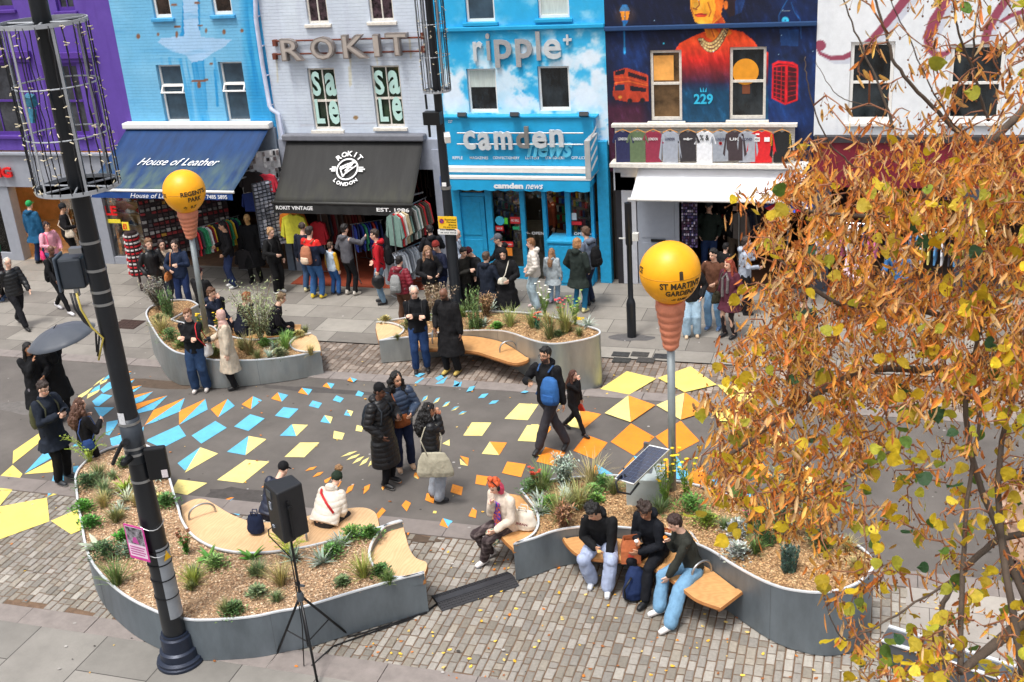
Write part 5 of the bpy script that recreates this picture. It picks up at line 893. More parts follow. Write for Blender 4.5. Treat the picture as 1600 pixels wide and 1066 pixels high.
def plant(kind, name, key, px, py, s, label, grp=None, c=None, c2=None):
    s *= .6 if kind == 'clump' else .78 if kind in ('tuft', 'clump', 'rosette', 'flowers', 'spikes') else .9;t, zf, rim = PL[key];p = A(px, py, .6);z = zf(p.x, p.y);p = A(px, py, z);z = zf(p.x, p.y);b = MB();o = Vector((0,0,0));rnd = random.uniform
    if kind == 'tuft':
        for i in range(150): a = rnd(0,6.283);r_ = rnd(0,.06)*s;blade(b, (math.cos(a)*r_, math.sin(a)*r_, -.01), a+rnd(-.5,.5), abs(random.gauss(0,.38)), s*rnd(.32,.62),.006, vary(c or GRN),4, rnd(.3,1.5))
    elif kind == 'rosette':
        for i in range(46): a = rnd(0,6.283);blade(b, (0,0,0), a, rnd(.25,1.35), s*rnd(.17,.34),.014*s+.006, vary(c or SIL, .15),3,.4)
    elif kind == 'broad':
        for i in range(14): a = rnd(0,6.283);blade(b, (0,0,0), a, rnd(.5,1.3), s*rnd(.2,.34),.04*s+.01, vary(c or (186,196,172),.12),4,.5)
    elif kind == 'clump':
        for i in range(int(520)):
            a, r_ = rnd(0,6.283), abs(random.gauss(0,.18))*s;h = rnd(0,.34)*s*max(.1,1-(r_/(.46*s))**2);leafq(b, Vector((math.cos(a)*r_, math.sin(a)*r_, h)), Vector((math.cos(a)+rnd(-.8,.8), math.sin(a)+rnd(-.8,.8), rnd(.1,1.3))), Vector((0,0,1)), rnd(.03,.07), rnd(.008,.017), vary(c or GRN, .35))
    elif kind == 'spikes':
        for i in range(34):
            a, r_ = rnd(0,6.283), rnd(0,.2)*s;base = Vector((math.cos(a)*r_, math.sin(a)*r_*.7,0));H_ = s*rnd(.55,1.);d = Vector((math.cos(a)*.16*rnd(0,1), math.sin(a)*.12,1)).normalized()
            for k in range(int(26*H_/s*1.6)): u_ = k/(26*H_/s*1.6);aa = rnd(0,6.283);leafq(b, base+d*H_*u_, Vector((math.cos(aa), math.sin(aa),1.4)), d, .065,.009, vary(c or (96,126,74),.3))
    elif kind == 'sprays':
        for i in range(13):
            a = rnd(0,6.283) if i > 2 else rnd(2.4,4);q = Vector((rnd(-.04,.04), rnd(-.04,.04),0));le = rnd(.1,.5);H_ = s*rnd(.6,1.1);pts = [];aa = le
            for k in range(12):
                pts.append(q.copy());aa = le+(k/11)**1.6*rnd(.9,1.8);q = q+Vector((math.cos(a)*math.sin(aa), math.sin(a)*math.sin(aa), math.cos(aa)))*H_/11
            b.tube(pts, [.004]*11+[.001], 4, col=vary(c2 or c or LIM, .1))
            for k in range(2,12):
                for _ in range(5): e = rnd(0,6.283);leafq(b, pts[k]+Vector((rnd(-.01,.01),)*3), Vector((math.cos(e), math.sin(e), rnd(-.4,.9))), Vector((0,0,1)), rnd(.02,.045),.0055, vary(c or LIM, .2))
    elif kind == 'shrub':
        for i in range(34):
            a = rnd(0,6.283);sp = rnd(.1,.62);H_ = s*rnd(.6,1.);pts = [Vector((math.cos(a)*sp*H_*u_**1.3*.8, math.sin(a)*sp*H_*u_**1.3*.8, H_*u_)) for u_ in np.linspace(0,1,7)]
            b.tube(pts, [.008*s]*2+[.004]*4+[.002], 4, col=vary((120,98,72),.1))
            for k in range(60): u_ = rnd(.2,1.05);j = min(5, int(u_*6));q = pts[j].lerp(pts[j+1], min(1, u_*6-j))+Vector((random.gauss(0,.05), random.gauss(0,.05), random.gauss(0,.05)))*s;leafq(b, q, Vector((rnd(-1,1), rnd(-1,1), rnd(-.5,1))), Vector((0,0,1)), rnd(.04,.075),.0105, vary(c or (136,142,104),.3))
    elif kind == 'flowers':
        for i in range(17):
            a = rnd(0,6.283);H_ = s*rnd(.5,1.);pts = [Vector((math.cos(a)*.22*H_*u_**1.3, math.sin(a)*.22*H_*u_**1.3, H_*u_)) for u_ in np.linspace(0,1,5)];b.tube(pts, .0035,4, col=vary(c or GRN, .1))
            for k in range(14): u_ = rnd(.05,.85);q = Vector((math.cos(a)*.22*H_*u_**1.3, math.sin(a)*.22*H_*u_**1.3, H_*u_));leafq(b, q, Vector((rnd(-1,1), rnd(-1,1), rnd(0,.8))), Vector((0,0,1)), rnd(.04,.08),.01, vary(c or GRN, .3))
            for k in range(7): e = k*.9;leafq(b, pts[-1], Vector((math.cos(e), math.sin(e),.35)), Vector((0,0,1)),.035,.014, vary(c2 or (240,200,30),.12))
    ob = b.build(name, M_leafc, None, colors=True);ob.location = (p.x, p.y, z);tag(ob, label, 'plant', grp);return ob
G_ = 'small plants in the planters'
for q in [
 ('sprays', 'arching_plant', 'front_left', 140,722,.8, 'tall lime green arching plant at the rear left corner of the front left planter', None, LIM),
 ('sprays', 'arching_plant', 'front_left', 452,868,.5, 'yellow green arching sprays just below the loudspeaker', None, (176,190,60)),
 ('clump', 'herb_clump', 'front_left', 137,762,1.1, 'dark green feathery clump spilling over the left rim of the front left planter', G_, (74,100,62)),
 ('clump', 'herb_clump', 'front_left', 196,728,.7, 'green leafy clump just left of the lamp post near the rear rim', G_, (96,120,66)),
 ('rosette', 'yucca', 'front_left', 197,766,1.2, 'yellow edged spiky rosette left of the lamp post', G_, (150,170,70)),
 ('rosette', 'silver_rosette', 'front_left', 198,783,1.1, 'silver rosette with yellowed leaves left of the lamp post', G_, (180,186,160)),
 ('rosette', 'silver_rosette', 'front_left', 187,799,.8, 'small pale silver rosette left of the lamp post, nearest the pink poster', G_),
 ('clump', 'herb_clump', 'front_left', 132,798,.8, 'bright green clump against the left rim below the yellow diamond', G_, (86,140,52)),
 ('clump', 'herb_clump', 'front_left', 142,823,.8, 'bright green clump against the left rim, second from the rear', G_, (76,132,50)),
 ('clump', 'herb_clump', 'front_left', 196,845,.8, 'bright green clump left of the pink poster', G_, (72,136,44)),
 ('broad', 'lambs_ear', 'front_left', 153,857,1.2, 'pale woolly broad leaved plant at the left rim', G_),
 ('clump', 'herb_clump', 'front_left', 168,872,1.2, 'dark feathery clump below the pale broad leaved plant', G_, (70,98,58)),
 ('tuft', 'grass_tuft', 'front_left', 184,914,1., 'green grass tuft leaning over the front left curve of the rim', G_),
 ('clump', 'herb_clump', 'front_left', 205,866,1., 'grey green feathery clump under the pink poster', G_, (112,134,108)),
 ('clump', 'herb_clump', 'front_left', 261,790,.9, 'green clump right of the lamp post near the rear rim', G_, (88,126,66)),
 ('rosette', 'silver_rosette', 'front_left', 248,748,1., 'silver rosette just behind the black sign box', G_),
 ('flowers', 'stemmed_plant', 'front_left', 292,866,.5, 'single leafy stem with a dark seed head right of the pink poster', G_, (90,140,60),(120,70,40)),
 ('broad', 'dock_plant', 'front_left', 326,872,.8, 'green leafy rosette near the bench curve', G_, (100,146,66)),
 ('broad', 'dock_plant', 'front_left', 394,874,.9, 'broad green rosette under the left edge of the loudspeaker', G_, (96,150,60)),
 ('tuft', 'grass_tuft', 'front_left', 303,915,.8, 'yellow green grass tuft right of the lamp post foot', G_, (150,160,70)),
 ('clump', 'herb_clump', 'front_left', 366,958,.7, 'green clump against the front rim between lamp post and tripod', G_, (92,122,72)),
 ('clump', 'herb_clump', 'front_left', 338,886,.8, 'light green clump with pink buds right of the lamp post', G_, (120,150,84)),
 ('tuft', 'grass_tuft', 'front_left', 440,915,.9, 'straw coloured grass tuft left of the speaker pole', G_, STR),
 ('clump', 'herb_clump', 'front_left', 402,930,.6, 'small grey green clump in the front middle of the planter', G_, (126,142,104)),
 ('rosette', 'silver_rosette', 'front_left', 504,880,1.2, 'large silver rosette right of the speaker pole', G_),
 ('rosette', 'silver_rosette', 'front_left', 533,852,1., 'silver rosette close to the beige coat', G_),
 ('clump', 'herb_clump', 'front_left', 550,842,.9, 'green clump at the rear rim right of the beige coat', G_, (110,150,70)),
 ('clump', 'herb_clump', 'front_left', 579,838,.7, 'green clump with a red flower left of the round wooden seat', G_, (90,130,60)),
 ('clump', 'herb_clump', 'front_left', 520,868,.8, 'mid green clump between the two silver rosettes', G_, (88,128,66)),
 ('tuft', 'grass_tuft', 'front_left', 568,902,.9, 'light grass tuft left of the round wooden seat', G_, (150,158,80)),
 ('clump', 'herb_clump', 'front_left', 595,897,.6, 'dark green clump tucked under the round wooden seat', G_, (76,110,56)),
 ('rosette', 'silver_rosette', 'front_left', 460,875,1.1, 'grey green rosette right behind the speaker pole', G_, (140,158,140)),
 ('tuft', 'grass_tuft', 'front_left', 250,880,.7, 'thin grass tuft behind the lamp post', G_, OLV),
 ('spikes', 'rosemary', 'back_middle', 742,514,1.15, 'tall upright rosemary beside the man in the black overcoat', None, (104,130,76)),
 ('shrub', 'dry_shrub', 'back_middle', 688,508,.9, 'dry brown twiggy plant behind the two standing men', None, (138,120,96)),
 ('rosette', 'silver_rosette', 'back_middle', 683,500,1.3, 'silver rosette between the two standing men', G_),
 ('rosette', 'silver_rosette', 'back_middle', 767,486,1.2, 'silver rosette at the rear rim right of the rosemary', G_),
 ('rosette', 'silver_rosette', 'back_middle', 757,509,.9, 'silver rosette in front of the rosemary', G_),
 ('shrub', 'dry_shrub', 'back_middle', 760,495,.55, 'low dry grass beside the rosemary', None, (150,120,84)),
 ('tuft', 'grass_tuft', 'back_middle', 797,508,1.1, 'pale grass tuft in the middle of the planter before the newsagent', G_, (160,170,104)),
 ('flowers', 'flower_plant', 'back_middle', 852,502,.9, 'tall plant with white flower heads before the newsagent', None, (120,150,70),(236,236,220)),
 ('flowers', 'flower_plant', 'back_middle', 878,508,.7, 'plant with pink flowers before the newsagent', None, (110,140,74),(226,96,100)),
 ('flowers', 'flower_plant', 'back_middle', 899,512,.9, 'tall spike flowering plant at the round end of the planter', None, (116,150,60),(150,180,70)),
 ('tuft', 'grass_tuft', 'back_middle', 860,528,1.2, 'green straw tuft by the front rim of the round end', G_, OLV),
 ('tuft', 'grass_tuft', 'back_middle', 884,522,1.3, 'yellowish grass tuft in the round end', G_, (150,150,84)),
 ('tuft', 'grass_tuft', 'back_middle', 833,512,1., 'grass tuft left of the white flowers', G_, (132,146,80)),
 ('rosette', 'silver_rosette', 'back_middle', 918,514,1.1, 'silver rosette at the far right of the round end', G_),
 ('flowers', 'flower_plant', 'back_middle', 840,515,.45, 'small teal leaved plant with red buds', G_, (70,140,110),(200,90,60)),
 ('clump', 'herb_clump', 'back_middle', 777,513,.6, 'small bright green clump at the front rim', G_, (96,150,60)),
 ('clump', 'herb_clump', 'back_middle', 640,512,.8, 'olive clump beside the left wooden seat', G_, OLV),
 ('clump', 'herb_clump', 'back_middle', 745,512,.8, 'green clump at the foot of the rosemary', G_, (80,120,60)),
 ('spikes', 'rosemary', 'back_left', 263,492,.85, 'upright rosemary at the left end of the planter by the leather shop', None, (96,124,72)),
 ('shrub', 'twiggy_plant', 'back_left', 249,486,.75, 'grey twiggy plant leaning over the left end of the planter', None, (126,122,110)),
 ('shrub', 'feathery_shrub', 'back_left', 409,536,1.5, 'large feathery pale green shrub hiding a seated person', None, (140,150,108)),
 ('flowers', 'yellow_daisy', 'back_left', 345,525,.75, 'yellow daisies between the two women and the balloon pole', None, (96,128,60),(244,206,30)),
 ('flowers', 'yellow_daisy', 'back_left', 318,522,.6, 'yellow daisies just behind the woman with crossed arms', None, (96,128,60),(244,206,30)),
 ('clump', 'herb_clump', 'back_left', 268,532,1.2, 'dense green clump at the front left curve of the rim', G_, (84,116,62)),
 ('clump', 'herb_clump', 'back_left', 250,508,1.1, 'olive clump at the left rim', G_, (120,124,76)),
 ('tuft', 'grass_tuft', 'back_left', 254,520,1., 'straw grass at the left rim', G_, STR),
 ('clump', 'herb_clump', 'back_left', 285,542,.9, 'green clump left of the woman with crossed arms', G_, GRN),
 ('tuft', 'grass_tuft', 'back_left', 391,555,1.2, 'brownish grass mound right of the beige coat', G_, (130,122,80)),
 ('tuft', 'grass_tuft', 'back_left', 447,546,1., 'bright green grass tuft left of the small wooden seat', G_, (128,164,84)),
 ('clump', 'herb_clump', 'back_left', 450,529,.7, 'green clump at the rear rim by the small wooden seat', G_, (100,140,66)),
 ('rosette', 'silver_rosette', 'back_left', 430,545,1., 'grey rosette under the feathery shrub', G_, (140,156,140)),
 ('rosette', 'silver_rosette', 'back_left', 421,558,.9, 'silver rosette at the front rim', G_),
 ('clump', 'herb_clump', 'back_left', 337,556,.8, 'olive clump between the two women at the rim', G_, OLV),
 ('clump', 'herb_clump', 'back_left', 414,540,.7, 'green clump at the foot of the feathery shrub', G_, (96,136,64)),
 ('clump', 'herb_clump', 'back_left', 438,557,.8, 'low grey green clump near the corner', G_, (122,132,96)),
 ('tuft', 'grass_tuft', 'front_right', 875,814,1.3, 'tall straw tipped grass tuft in the middle of the front right planter', G_, (140,140,84)),
 ('tuft', 'grass_tuft', 'front_right', 905,795,1.1, 'grass tuft behind the curly haired boy in black', G_, (150,148,90)),
 ('tuft', 'grass_tuft', 'front_right', 925,760,1.3, 'pale feathery grass tuft at the far rim left of the solar panel', G_, (178,166,116)),
 ('tuft', 'grass_tuft', 'front_right', 851,764,1.1, 'green grass tuft at the far rim', G_, (112,144,72)),
 ('clump', 'herb_clump', 'front_right', 831,770,1., 'green clump at the left end of the far rim', G_, (82,116,70)),
 ('flowers', 'red_flower', 'front_right', 838,764,.5, 'thin plant with tiny red flowers at the far rim', None, (90,120,60),(206,70,50)),
 ('shrub', 'silver_shrub', 'front_right', 882,760,.55, 'silvery upright shrub on the far rim', None, (150,166,150)),
 ('rosette', 'silver_rosette', 'front_right', 842,786,1.0, 'silver rosette behind the white tote bag', G_),
 ('rosette', 'silver_rosette', 'front_right', 888,788,1.4, 'silver rosette in the middle of the gravel', G_),
 ('rosette', 'silver_rosette', 'front_right', 844,802,1.1, 'silver rosette nearest the round seat', G_),
 ('clump', 'herb_clump', 'front_right', 861,795,.9, 'bright green clump right of the white tote bag', G_, (90,140,56)),
 ('clump', 'herb_clump', 'front_right', 943,762,.9, 'green clump under the solar panel edge', G_, (100,150,80)),
 ('clump', 'herb_clump', 'front_right', 926,772,.7, 'small green clump left of the solar panel box', G_, (110,156,80)),
 ('clump', 'herb_clump', 'front_right', 930,785,.6, 'green sprig behind the first boy', G_, (110,150,70)),
 ('shrub', 'dry_shrub', 'front_right', 882,824,.38, 'low dry twigs at the front rim', None, (150,110,80)),
 ('flowers', 'yellow_daisy', 'front_right', 1040,795,1.15, 'tall yellow daisies round the foot of the front balloon pole', None, (110,140,50),(240,206,20)),
 ('flowers', 'yellow_daisy', 'front_right', 1072,785,1.1, 'tall yellow flowered stems right of the front balloon pole', None, (110,140,50),(236,200,30)),
 ('clump', 'herb_clump', 'front_right', 1080,800,1.3, 'lush green clump behind the boy in dark green', G_, (92,134,60)),
 ('clump', 'herb_clump', 'front_right', 1103,818,.8, 'bright yellow green clump right of the boy in dark green', G_, (130,150,60)),
 ('spikes', 'rosemary', 'front_right', 1195,850,.95, 'dark green upright rosemary under the tree', None, (76,112,66)),
 ('shrub', 'feathery_shrub', 'front_right', 1225,842,.95, 'grey green feathery shrub behind the dark rosemary', None, (116,132,104)),
 ('spikes', 'lavender', 'front_right', 1232,893,.55, 'blue green spiky plant nearest the front rim under the tree', None, (84,110,98)),
 ('clump', 'silver_clump', 'front_right', 1155,838,1.1, 'silver grey low clump under the tree', G_, (160,166,160)),
 ('clump', 'silver_clump', 'front_right', 1153,868,.9, 'silver grey low clump near the front rim', G_, (166,172,164)),
 ('flowers', 'pink_flower', 'front_right', 1172,835,.7, 'pink flowered plant under the tree', None, (96,130,70),(226,100,130)),
 ('shrub', 'feathery_shrub', 'front_right', 1275,858,.9, 'green grey shrub at the right end of the front right planter', None, (110,130,96)),
]: plant(*q)
for key, lab, n_ in (('front_left', 'largest planter', 26),('front_right', 'front right planter', 16),('back_middle', 'planter before the newsagent', 9),('back_left', 'planter before the leather shop', 9)):
    rim_ = PL[key][2];i = 0
    while i < n_:
        x, y = random.uniform(min(p.x for p in rim_), max(p.x for p in rim_)), random.uniform(min(p.y for p in rim_), max(p.y for p in rim_))
        if inpoly(np.array([x]), np.array([y]), [(p.x, p.y) for p in offset2d(rim_, .15)])[0]: px_, py_ = PX(x, y, PL[key][1](x, y));k_ = random.choice(('clump', 'tuft', 'tuft', 'tuft'));plant(k_, 'small_sprig', key, float(px_), float(py_), random.uniform(.35,.75), 'small %s growing between bigger plants in the %s' % ('leafy sprig' if k_ == 'clump' else 'grass sprig', lab), 'small sprigs in the '+lab, random.choice((GRN, OLV, STR, (120,140,96))));i += 1
# ================================================================ STREET FURNITURE
M_pole = mat('post_black', (28,31,36),.3,.1, var=.15, scale=5);M_poleg = mat('post_grey_black', (52,58,66),.4,.1, var=.15)
def bands(b, x, y, zs, r, h=.03, mi=0):
    for z in zs: b.lathe([(r, z-h/2),(r+.006, z-h/2),(r+.006, z+h/2),(r, z+h/2)], (x, y, 0),24, mi=mi)
t = thing('lamp_post', 'thick black lamp post with light cage and pink poster, standing before the largest planter', 'lamp post', (0,0,0));px0, py0 = -8.19,10.22
b = MB();b.lathe([(.3,0),(.3,.035),(.285,.05),(.285,.08),(.24,.1),(.235,.2),(.2,.22),(.195,.4),(.175,.42),(.175,.45),(.15,.45)], (px0, py0,.004),32);b.build('base', mat('navy_iron', (38,46,64),.35,.3, var=.15, bump=.1), t, smooth=True, auto=40)
b = MB();b.lathe([(.148,.3),(.136,1.9),(.122,2.6),(.117,3.5)], (px0, py0,0),28);b.lathe([(.117,3.5),(.112,3.52),(.106,5.3),(.1,6.6),(.09,9.6)], (px0, py0,0),28);b.build('pole', M_pole, t, smooth=True, auto=40)
b = MB();b.lathe([(.12,2.9),(.126,2.9),(.124,3.48),(.118,3.48)], (px0, py0,0),28);b.build('sleeve', M_poleg, t, smooth=True)
b = MB();bands(b, px0, py0,(3.42,3.1,3.02,2.66),.124);bands(b, px0, py0,(5.05,4.9,5.62,5.3),.107);b.build('steel_band', M_steel, t, smooth=True, auto=40)
# grey wrap with warning triangle, facing right
b = MB();n = 14;V = []
for i in range(n+1):
    a = R(-60+95*i/n);V += [(px0+.149*math.cos(a), py0+.149*math.sin(a),.72),(px0+.143*math.cos(a), py0+.143*math.sin(a),1.74)]
b.add(V, [(2*i, 2*i+2,2*i+3,2*i+1) for i in range(n)]);b.build('reflective_wrap', mat('grey_wrap', (150,156,164),.4,.3), t, smooth=True)
b = MB();bands(b, px0, py0,(1.02,1.28,1.5,1.7),.147,.014);b.build('black_tape', M_black, t)
b = MB();a = R(-12);c = Vector((px0+.153*math.cos(a), py0+.153*math.sin(a),1.56));tx = Vector((-math.sin(a), math.cos(a),0));b.add([c-tx*.06, c+tx*.06, c+Vector((0,0,.13))], [(0,1,2)]);b.build('warning_triangle', mat('warn_yellow', (244,190,30),.5), t)
b = MB();a = R(-84);c = Vector((px0+.214*math.cos(a), py0+.214*math.sin(a),3.57)); 
V = []
for i in range(7): a = R(-112+40*i/6);V += [(px0+.127*math.cos(a), py0+.127*math.sin(a),3.4),(px0+.127*math.cos(a), py0+.127*math.sin(a),3.58)]
b.add(V, [(2*i, 2*i+2,2*i+3,2*i+1) for i in range(6)]);b.build('paper_notice', mat('notice_paper', (206,208,212),.7, var=.12, scale=40), t)
b = MB();c = W(203,688,10.0);b.lathe([(.0,0),(.045,0),(.045,.12),(.03,.16),(0,.16)], (px0, py0-.12,3.0),12, rot(90));b.tube([(px0-.04, py0-.16,3.2),(px0-.12, py0-.22,3.05),(px0-.18, py0-.22,2.95)], .025,6);b.tube([(px0-.05, py0-.13,3.18),(px0+.03, py0-.17,3.24)], .04,8);b.build('camera_socket', M_black, t)
# black sign box on the right of the pole
p = W(244,713,10.1);b = MB();q = rot(0,0,24);b.box((px0+.25, py0+.02,2.88),(.25,.09,.42), q);bx = b.build('sign_box', M_black, t, bevel=.02);b = MB();b.box(Vector((px0+.25, py0+.02,2.88))+q @ Vector((.07,-.047,-.13)),(.07,.004,.1), q);b.build('sticker', mat('pale_sticker', (220,210,214),.5, var=.2, scale=60), bx)
# equipment box upper left, with cables
q = rot(0,0,20);b = MB();b.box((px0-.26, py0-.04,5.28),(.26,.26,.36), q);bx = b.build('equipment_box', M_poleg, t, bevel=.03);b = MB();b.box(Vector((px0-.26, py0-.04,5.28))+q @ Vector((-.15,-.0,0)),(.03,.3,.4), q);b.build('lid', mat('box_lid', (74,84,96),.4), bx, bevel=.02)
b = MB();b.box((px0-.14, py0-.08,5.54),(.14,.1,.06), q);b.box((px0-.22, py0-.12,5.07),(.05,.05,.1), q);b.build('bracket', M_steel, t)
for (k, rgb) in enumerate(((30,30,34),(34,34,38),(196,176,80))):
    b = MB();o = Vector((px0-.28+.04*k, py0-.16,5.06));b.tube([o, o+Vector((.03,-.02,-.18)), o+Vector((.1,.0,-.34-.03*k)), o+Vector((.19,.04,-.46-.04*k)),(px0-.12, py0-.14,4.35-.05*k)], .012,6);b.build('cable', mat('cable_%d' % k, rgb, .5), t, smooth=True)
# pink bordered poster, tied on
po = W(240,847,9.93);q = rot(0,0,-8)
pc = Vector((px0-.12, py0-.19,1.86));ux = Vector((math.cos(R(-10)), math.sin(R(-10)),0));ux = (ux+Vector((0,0,0))).normalized()
def onp(u, v, d=0): return pc+ux*u+Vector((0,0, v))+Vector((ux.y, -ux.x, 0))*d
b = MB();b.prism([onp(-.16,-.24), onp(.16,-.24), onp(.16,.24), onp(-.16,.24)], Vector((ux.y, -ux.x, 0))*-.006);ps = b.build('poster', mat('poster_pink', (206,60,150),.4), t)
b = MB();b.quad(onp(-.14,-.2,.003), onp(.14,-.2,.003), onp(.14,.22,.003), onp(-.14,.22,.003));b.build('poster_paper', mat('poster_pale', (232,206,224),.5), ps)
b = MB();b.quad(onp(-.135,-.02,.005), onp(.135,-.02,.005), onp(.135,.215,.005), onp(-.135,.215,.005));b.build('poster_picture', mat('poster_photo', (128,124,132),.4, var=1.1, scale=16), ps)
b = MB()
for k in range(4): b.quad(onp(-.12,-.07-.034*k, .005), onp(.12-.02*(k % 2),-.07-.034*k, .005), onp(.12-.02*(k % 2),-.054-.034*k, .005), onp(-.12,-.054-.034*k, .005))
b.quad(onp(-.06,.0,.006), onp(.05,-.01,.006), onp(.01,.09,.006), onp(-.04,.07,.006));b.build('poster_print', mat('poster_text', (190,70,150),.5), ps)
b = MB()
for z in (2.04,1.66): b.tube([(px0+.15*math.cos(R(a)), py0+.15*math.sin(R(a)), z+.03*math.sin(R(a*2))) for a in range(-150,31,20)], .006,5)
b.build('cable_tie', M_steel, t)
# light cage: rings, uprights, strings and bulbs
def light_cage(name, par, cx, cy, z0, z1, r, nu, nb, seed, sq=False):
    rnd = random.Random(seed);c = thing(name, None, None);c.parent = par
    b = MB()
    for z, w in ((z0,.022),(z1,.022)): b.lathe([(r, z-w),(r+.014, z-w),(r+.014, z+w),(r, z+w),(r, z-w)], (cx, cy, 0),36)
    for z in (z0+(z1-z0)/3, z0+(z1-z0)*.64): b.tube([(cx+r*math.cos(a), cy+r*math.sin(a), z) for a in np.linspace(0,2*math.pi, 33)], .009,5)
    for z in (z0, z1):
        for k in range(3): a = k*math.pi/3;b.tube([(cx-r*math.cos(a), cy-r*math.sin(a), z),(cx+r*math.cos(a), cy+r*math.sin(a), z)], .012,5)
    b.build('ring', mat('cage_metal', (176,180,186),.45,.4, var=.1), c)
    b = MB()
    for k in range(nu): a = 2*math.pi*(k+.3)/nu;q = Matrix.Rotation(a, 3, 'Z');b.box((cx+r*math.cos(a), cy+r*math.sin(a),(z0+z1)/2),(.008,.028, z1-z0), q)
    b.build('upright', mat('cage_metal', ()), c)
    b = MB();bl = MB();ns = nu*4
    for k in range(ns):
        a = 2*math.pi*k/ns+rnd.uniform(-.04,.04);pts = []
        for i in range(14): aa = a+rnd.uniform(-.025,.025);pts.append((cx+(r+.012)*math.cos(aa), cy+(r+.012)*math.sin(aa), z1+(z0-z1)*i/13))
        b.tube(pts, .006,4)
        for i in range(nb): z = z0+(z1-z0)*rnd.random();aa = a+rnd.uniform(-.03,.03);o = Vector((cx+(r+.03)*math.cos(aa), cy+(r+.03)*math.sin(aa), z));d = Vector((rnd.uniform(-1,1), rnd.uniform(-1,1), rnd.uniform(-.4,.4))).normalized()*.022;bl.tube([o-d, o+d], .006,5)
    b.build('light_string', mat('string_black', (30,30,34),.6), c, smooth=True);o_ = bl.build('bulbs', mat('warm_white_bulb', (218,206,178),.4, var=.05), c);return c
c = light_cage('light_cage', t, px0, py0,6.24,7.95,.43,6,7,3)
b = MB();b.box((px0-.18, py0-.22,7.2),(.09,.08,.12), rot(20,10));b.box((px0-.19, py0-.24,7.05),(.07,.06,.14), rot(-10,10));b.build('plug', mat('plug_blue', (60,130,160),.5, var=.8, scale=9), c)
# second post
t = thing('lamp_post', 'slimmer black lamp post with parking sign and camera in front of the newsagent', 'lamp post', (0,0,0));qx, qy = -8.53,21.9
b = MB();b.lathe([(.15,0),(.15,.06),(.125,.1),(.12,1.9),(.1,1.95),(.085,4.6),(.075,9.5)], (qx, qy, .012),20);b.build('pole', M_pole, t, smooth=True, auto=40)
light_cage('light_cage', t, qx+.0, qy, 4.95,7.0,.27,6,4,5)
b = MB();b.box((qx-.1, qy-.12,4.42),(.36,.2,.26));b.box((qx-.22, qy-.1,4.74),(.04,.04,.3));b.box((qx-.2, qy-.12,4.16),(.05,.04,.26));b.build('equipment_box', M_black, t, bevel=.01)
b = MB();b.box((qx+.17, qy-.12,4.02),(.12,.24,.15), rot(12,0,25));b.tube([(qx, qy, 4.1),(qx+.12, qy, 4.08)], .025,6);b.build('security_camera', M_white, t, bevel=.02)
b = MB();bands(b, qx, qy, (2.95,1.1,.75),.105,.06);b.build('steel_band', M_steel, t, smooth=True, auto=40)
b = MB();b.bb(qx-.04, qx+.05, qy-.115, qy-.1,3.0,3.08);b.build('sticker', M_wt, t)
r_ = rect(684,338,715,358, qy-.15);r2 = rect(684,358.5,715,367, qy-.15);Yq = qy-.15
b = MB();b.bb(r_[0], r_[1], Yq-.006, Yq+.006, r_[2], r_[3]);s_ = b.build('parking_sign', mat('sign_yellow', (244,196,40),.5, var=.03), t);b = MB();b.bb(r2[0], r2[1], Yq-.006, Yq+.006, r2[2], r2[3]-.004);b.build('sign_plate', mat('sign_white', (232,232,230),.5, var=.03), s_)
b = MB();b.lathe([(0,0),(.05,0),(.05,.004),(0,.004)], ((r_[0]+.08), Yq-.009, r_[3]-.1),20, rot(90));b.build('sign_disc', mat('sign_blue', (40,70,150),.5), s_)
b = MB();b.lathe([(.04,0),(.052,0),(.052,.005),(.04,.005),(.04,0)], ((r_[0]+.08), Yq-.011, r_[3]-.1),20, rot(90));b.box((r_[0]+.08, Yq-.015, r_[3]-.1),(.09,.003,.012), rot(0,45));b.build('sign_ring', mat('sign_red', (206,40,44),.5), s_)
for (tx_, xx, z_) in (('Restricted', .15,.05),('Parking', .19,.105),('Zone', .22,.16)): text_on('sign_lettering', tx_, (r_[0]+xx, Yq-.008, r_[3]-z_-.035),(r_[1]-.02, Yq-.008, r_[3]-z_-.035),(r_[0]+xx, Yq-.008, r_[3]-z_),.002, M_black, s_, bold=.02)
text_on('sign_lettering', 'At any time', (r_[0]+.1, Yq-.008, r_[2]+.02),(r_[1]-.02, Yq-.008, r_[2]+.02),(r_[0]+.1, Yq-.008, r_[2]+.055),.002, M_black, s_, bold=.02)
text_on('sign_lettering', 'No loading', (r2[0]+.06, Yq-.008, r2[2]+.08),(r2[1]-.02, Yq-.008, r2[2]+.08),(r2[0]+.06, Yq-.008, r2[2]+.12),.002, M_black, s_, bold=.01);text_on('sign_lettering', 'at any time', (r2[0]+.06, Yq-.008, r2[2]+.02),(r2[1]-.02, Yq-.008, r2[2]+.02),(r2[0]+.06, Yq-.008, r2[2]+.06),.002, M_black, s_, bold=.01)
b = MB();b.lathe([(0,0),(.17,0),(.17,.01),(0,.01)], (qx-.2, qy+.25,2.95),20, rot(0,90,30));b.build('round_sign', mat('round_sign_blue', (60,90,150),.5), t)
# short black post with detector
t = thing('pedestrian_post', 'short slim black post with a white detector, on the pavement right of the newsagent', 'post', (0,0,0));sx, sy = -4.62,21.44
b = MB();b.lathe([(.095,0),(.095,.72),(.075,.8),(.055,.84),(.052,1.95),(.07,1.98),(.07,2.82),(.0,2.84)], (sx, sy, .012),16);b.build('pole', M_pole, t, smooth=True, auto=40)
b = MB();b.box((sx+.14, sy-.02,2.15),(.12,.12,.16));b.box((sx-.13, sy, 2.1),(.14,.03,.03));b.build('detector', mat('pale_box', (200,200,196),.5), t, bevel=.01)
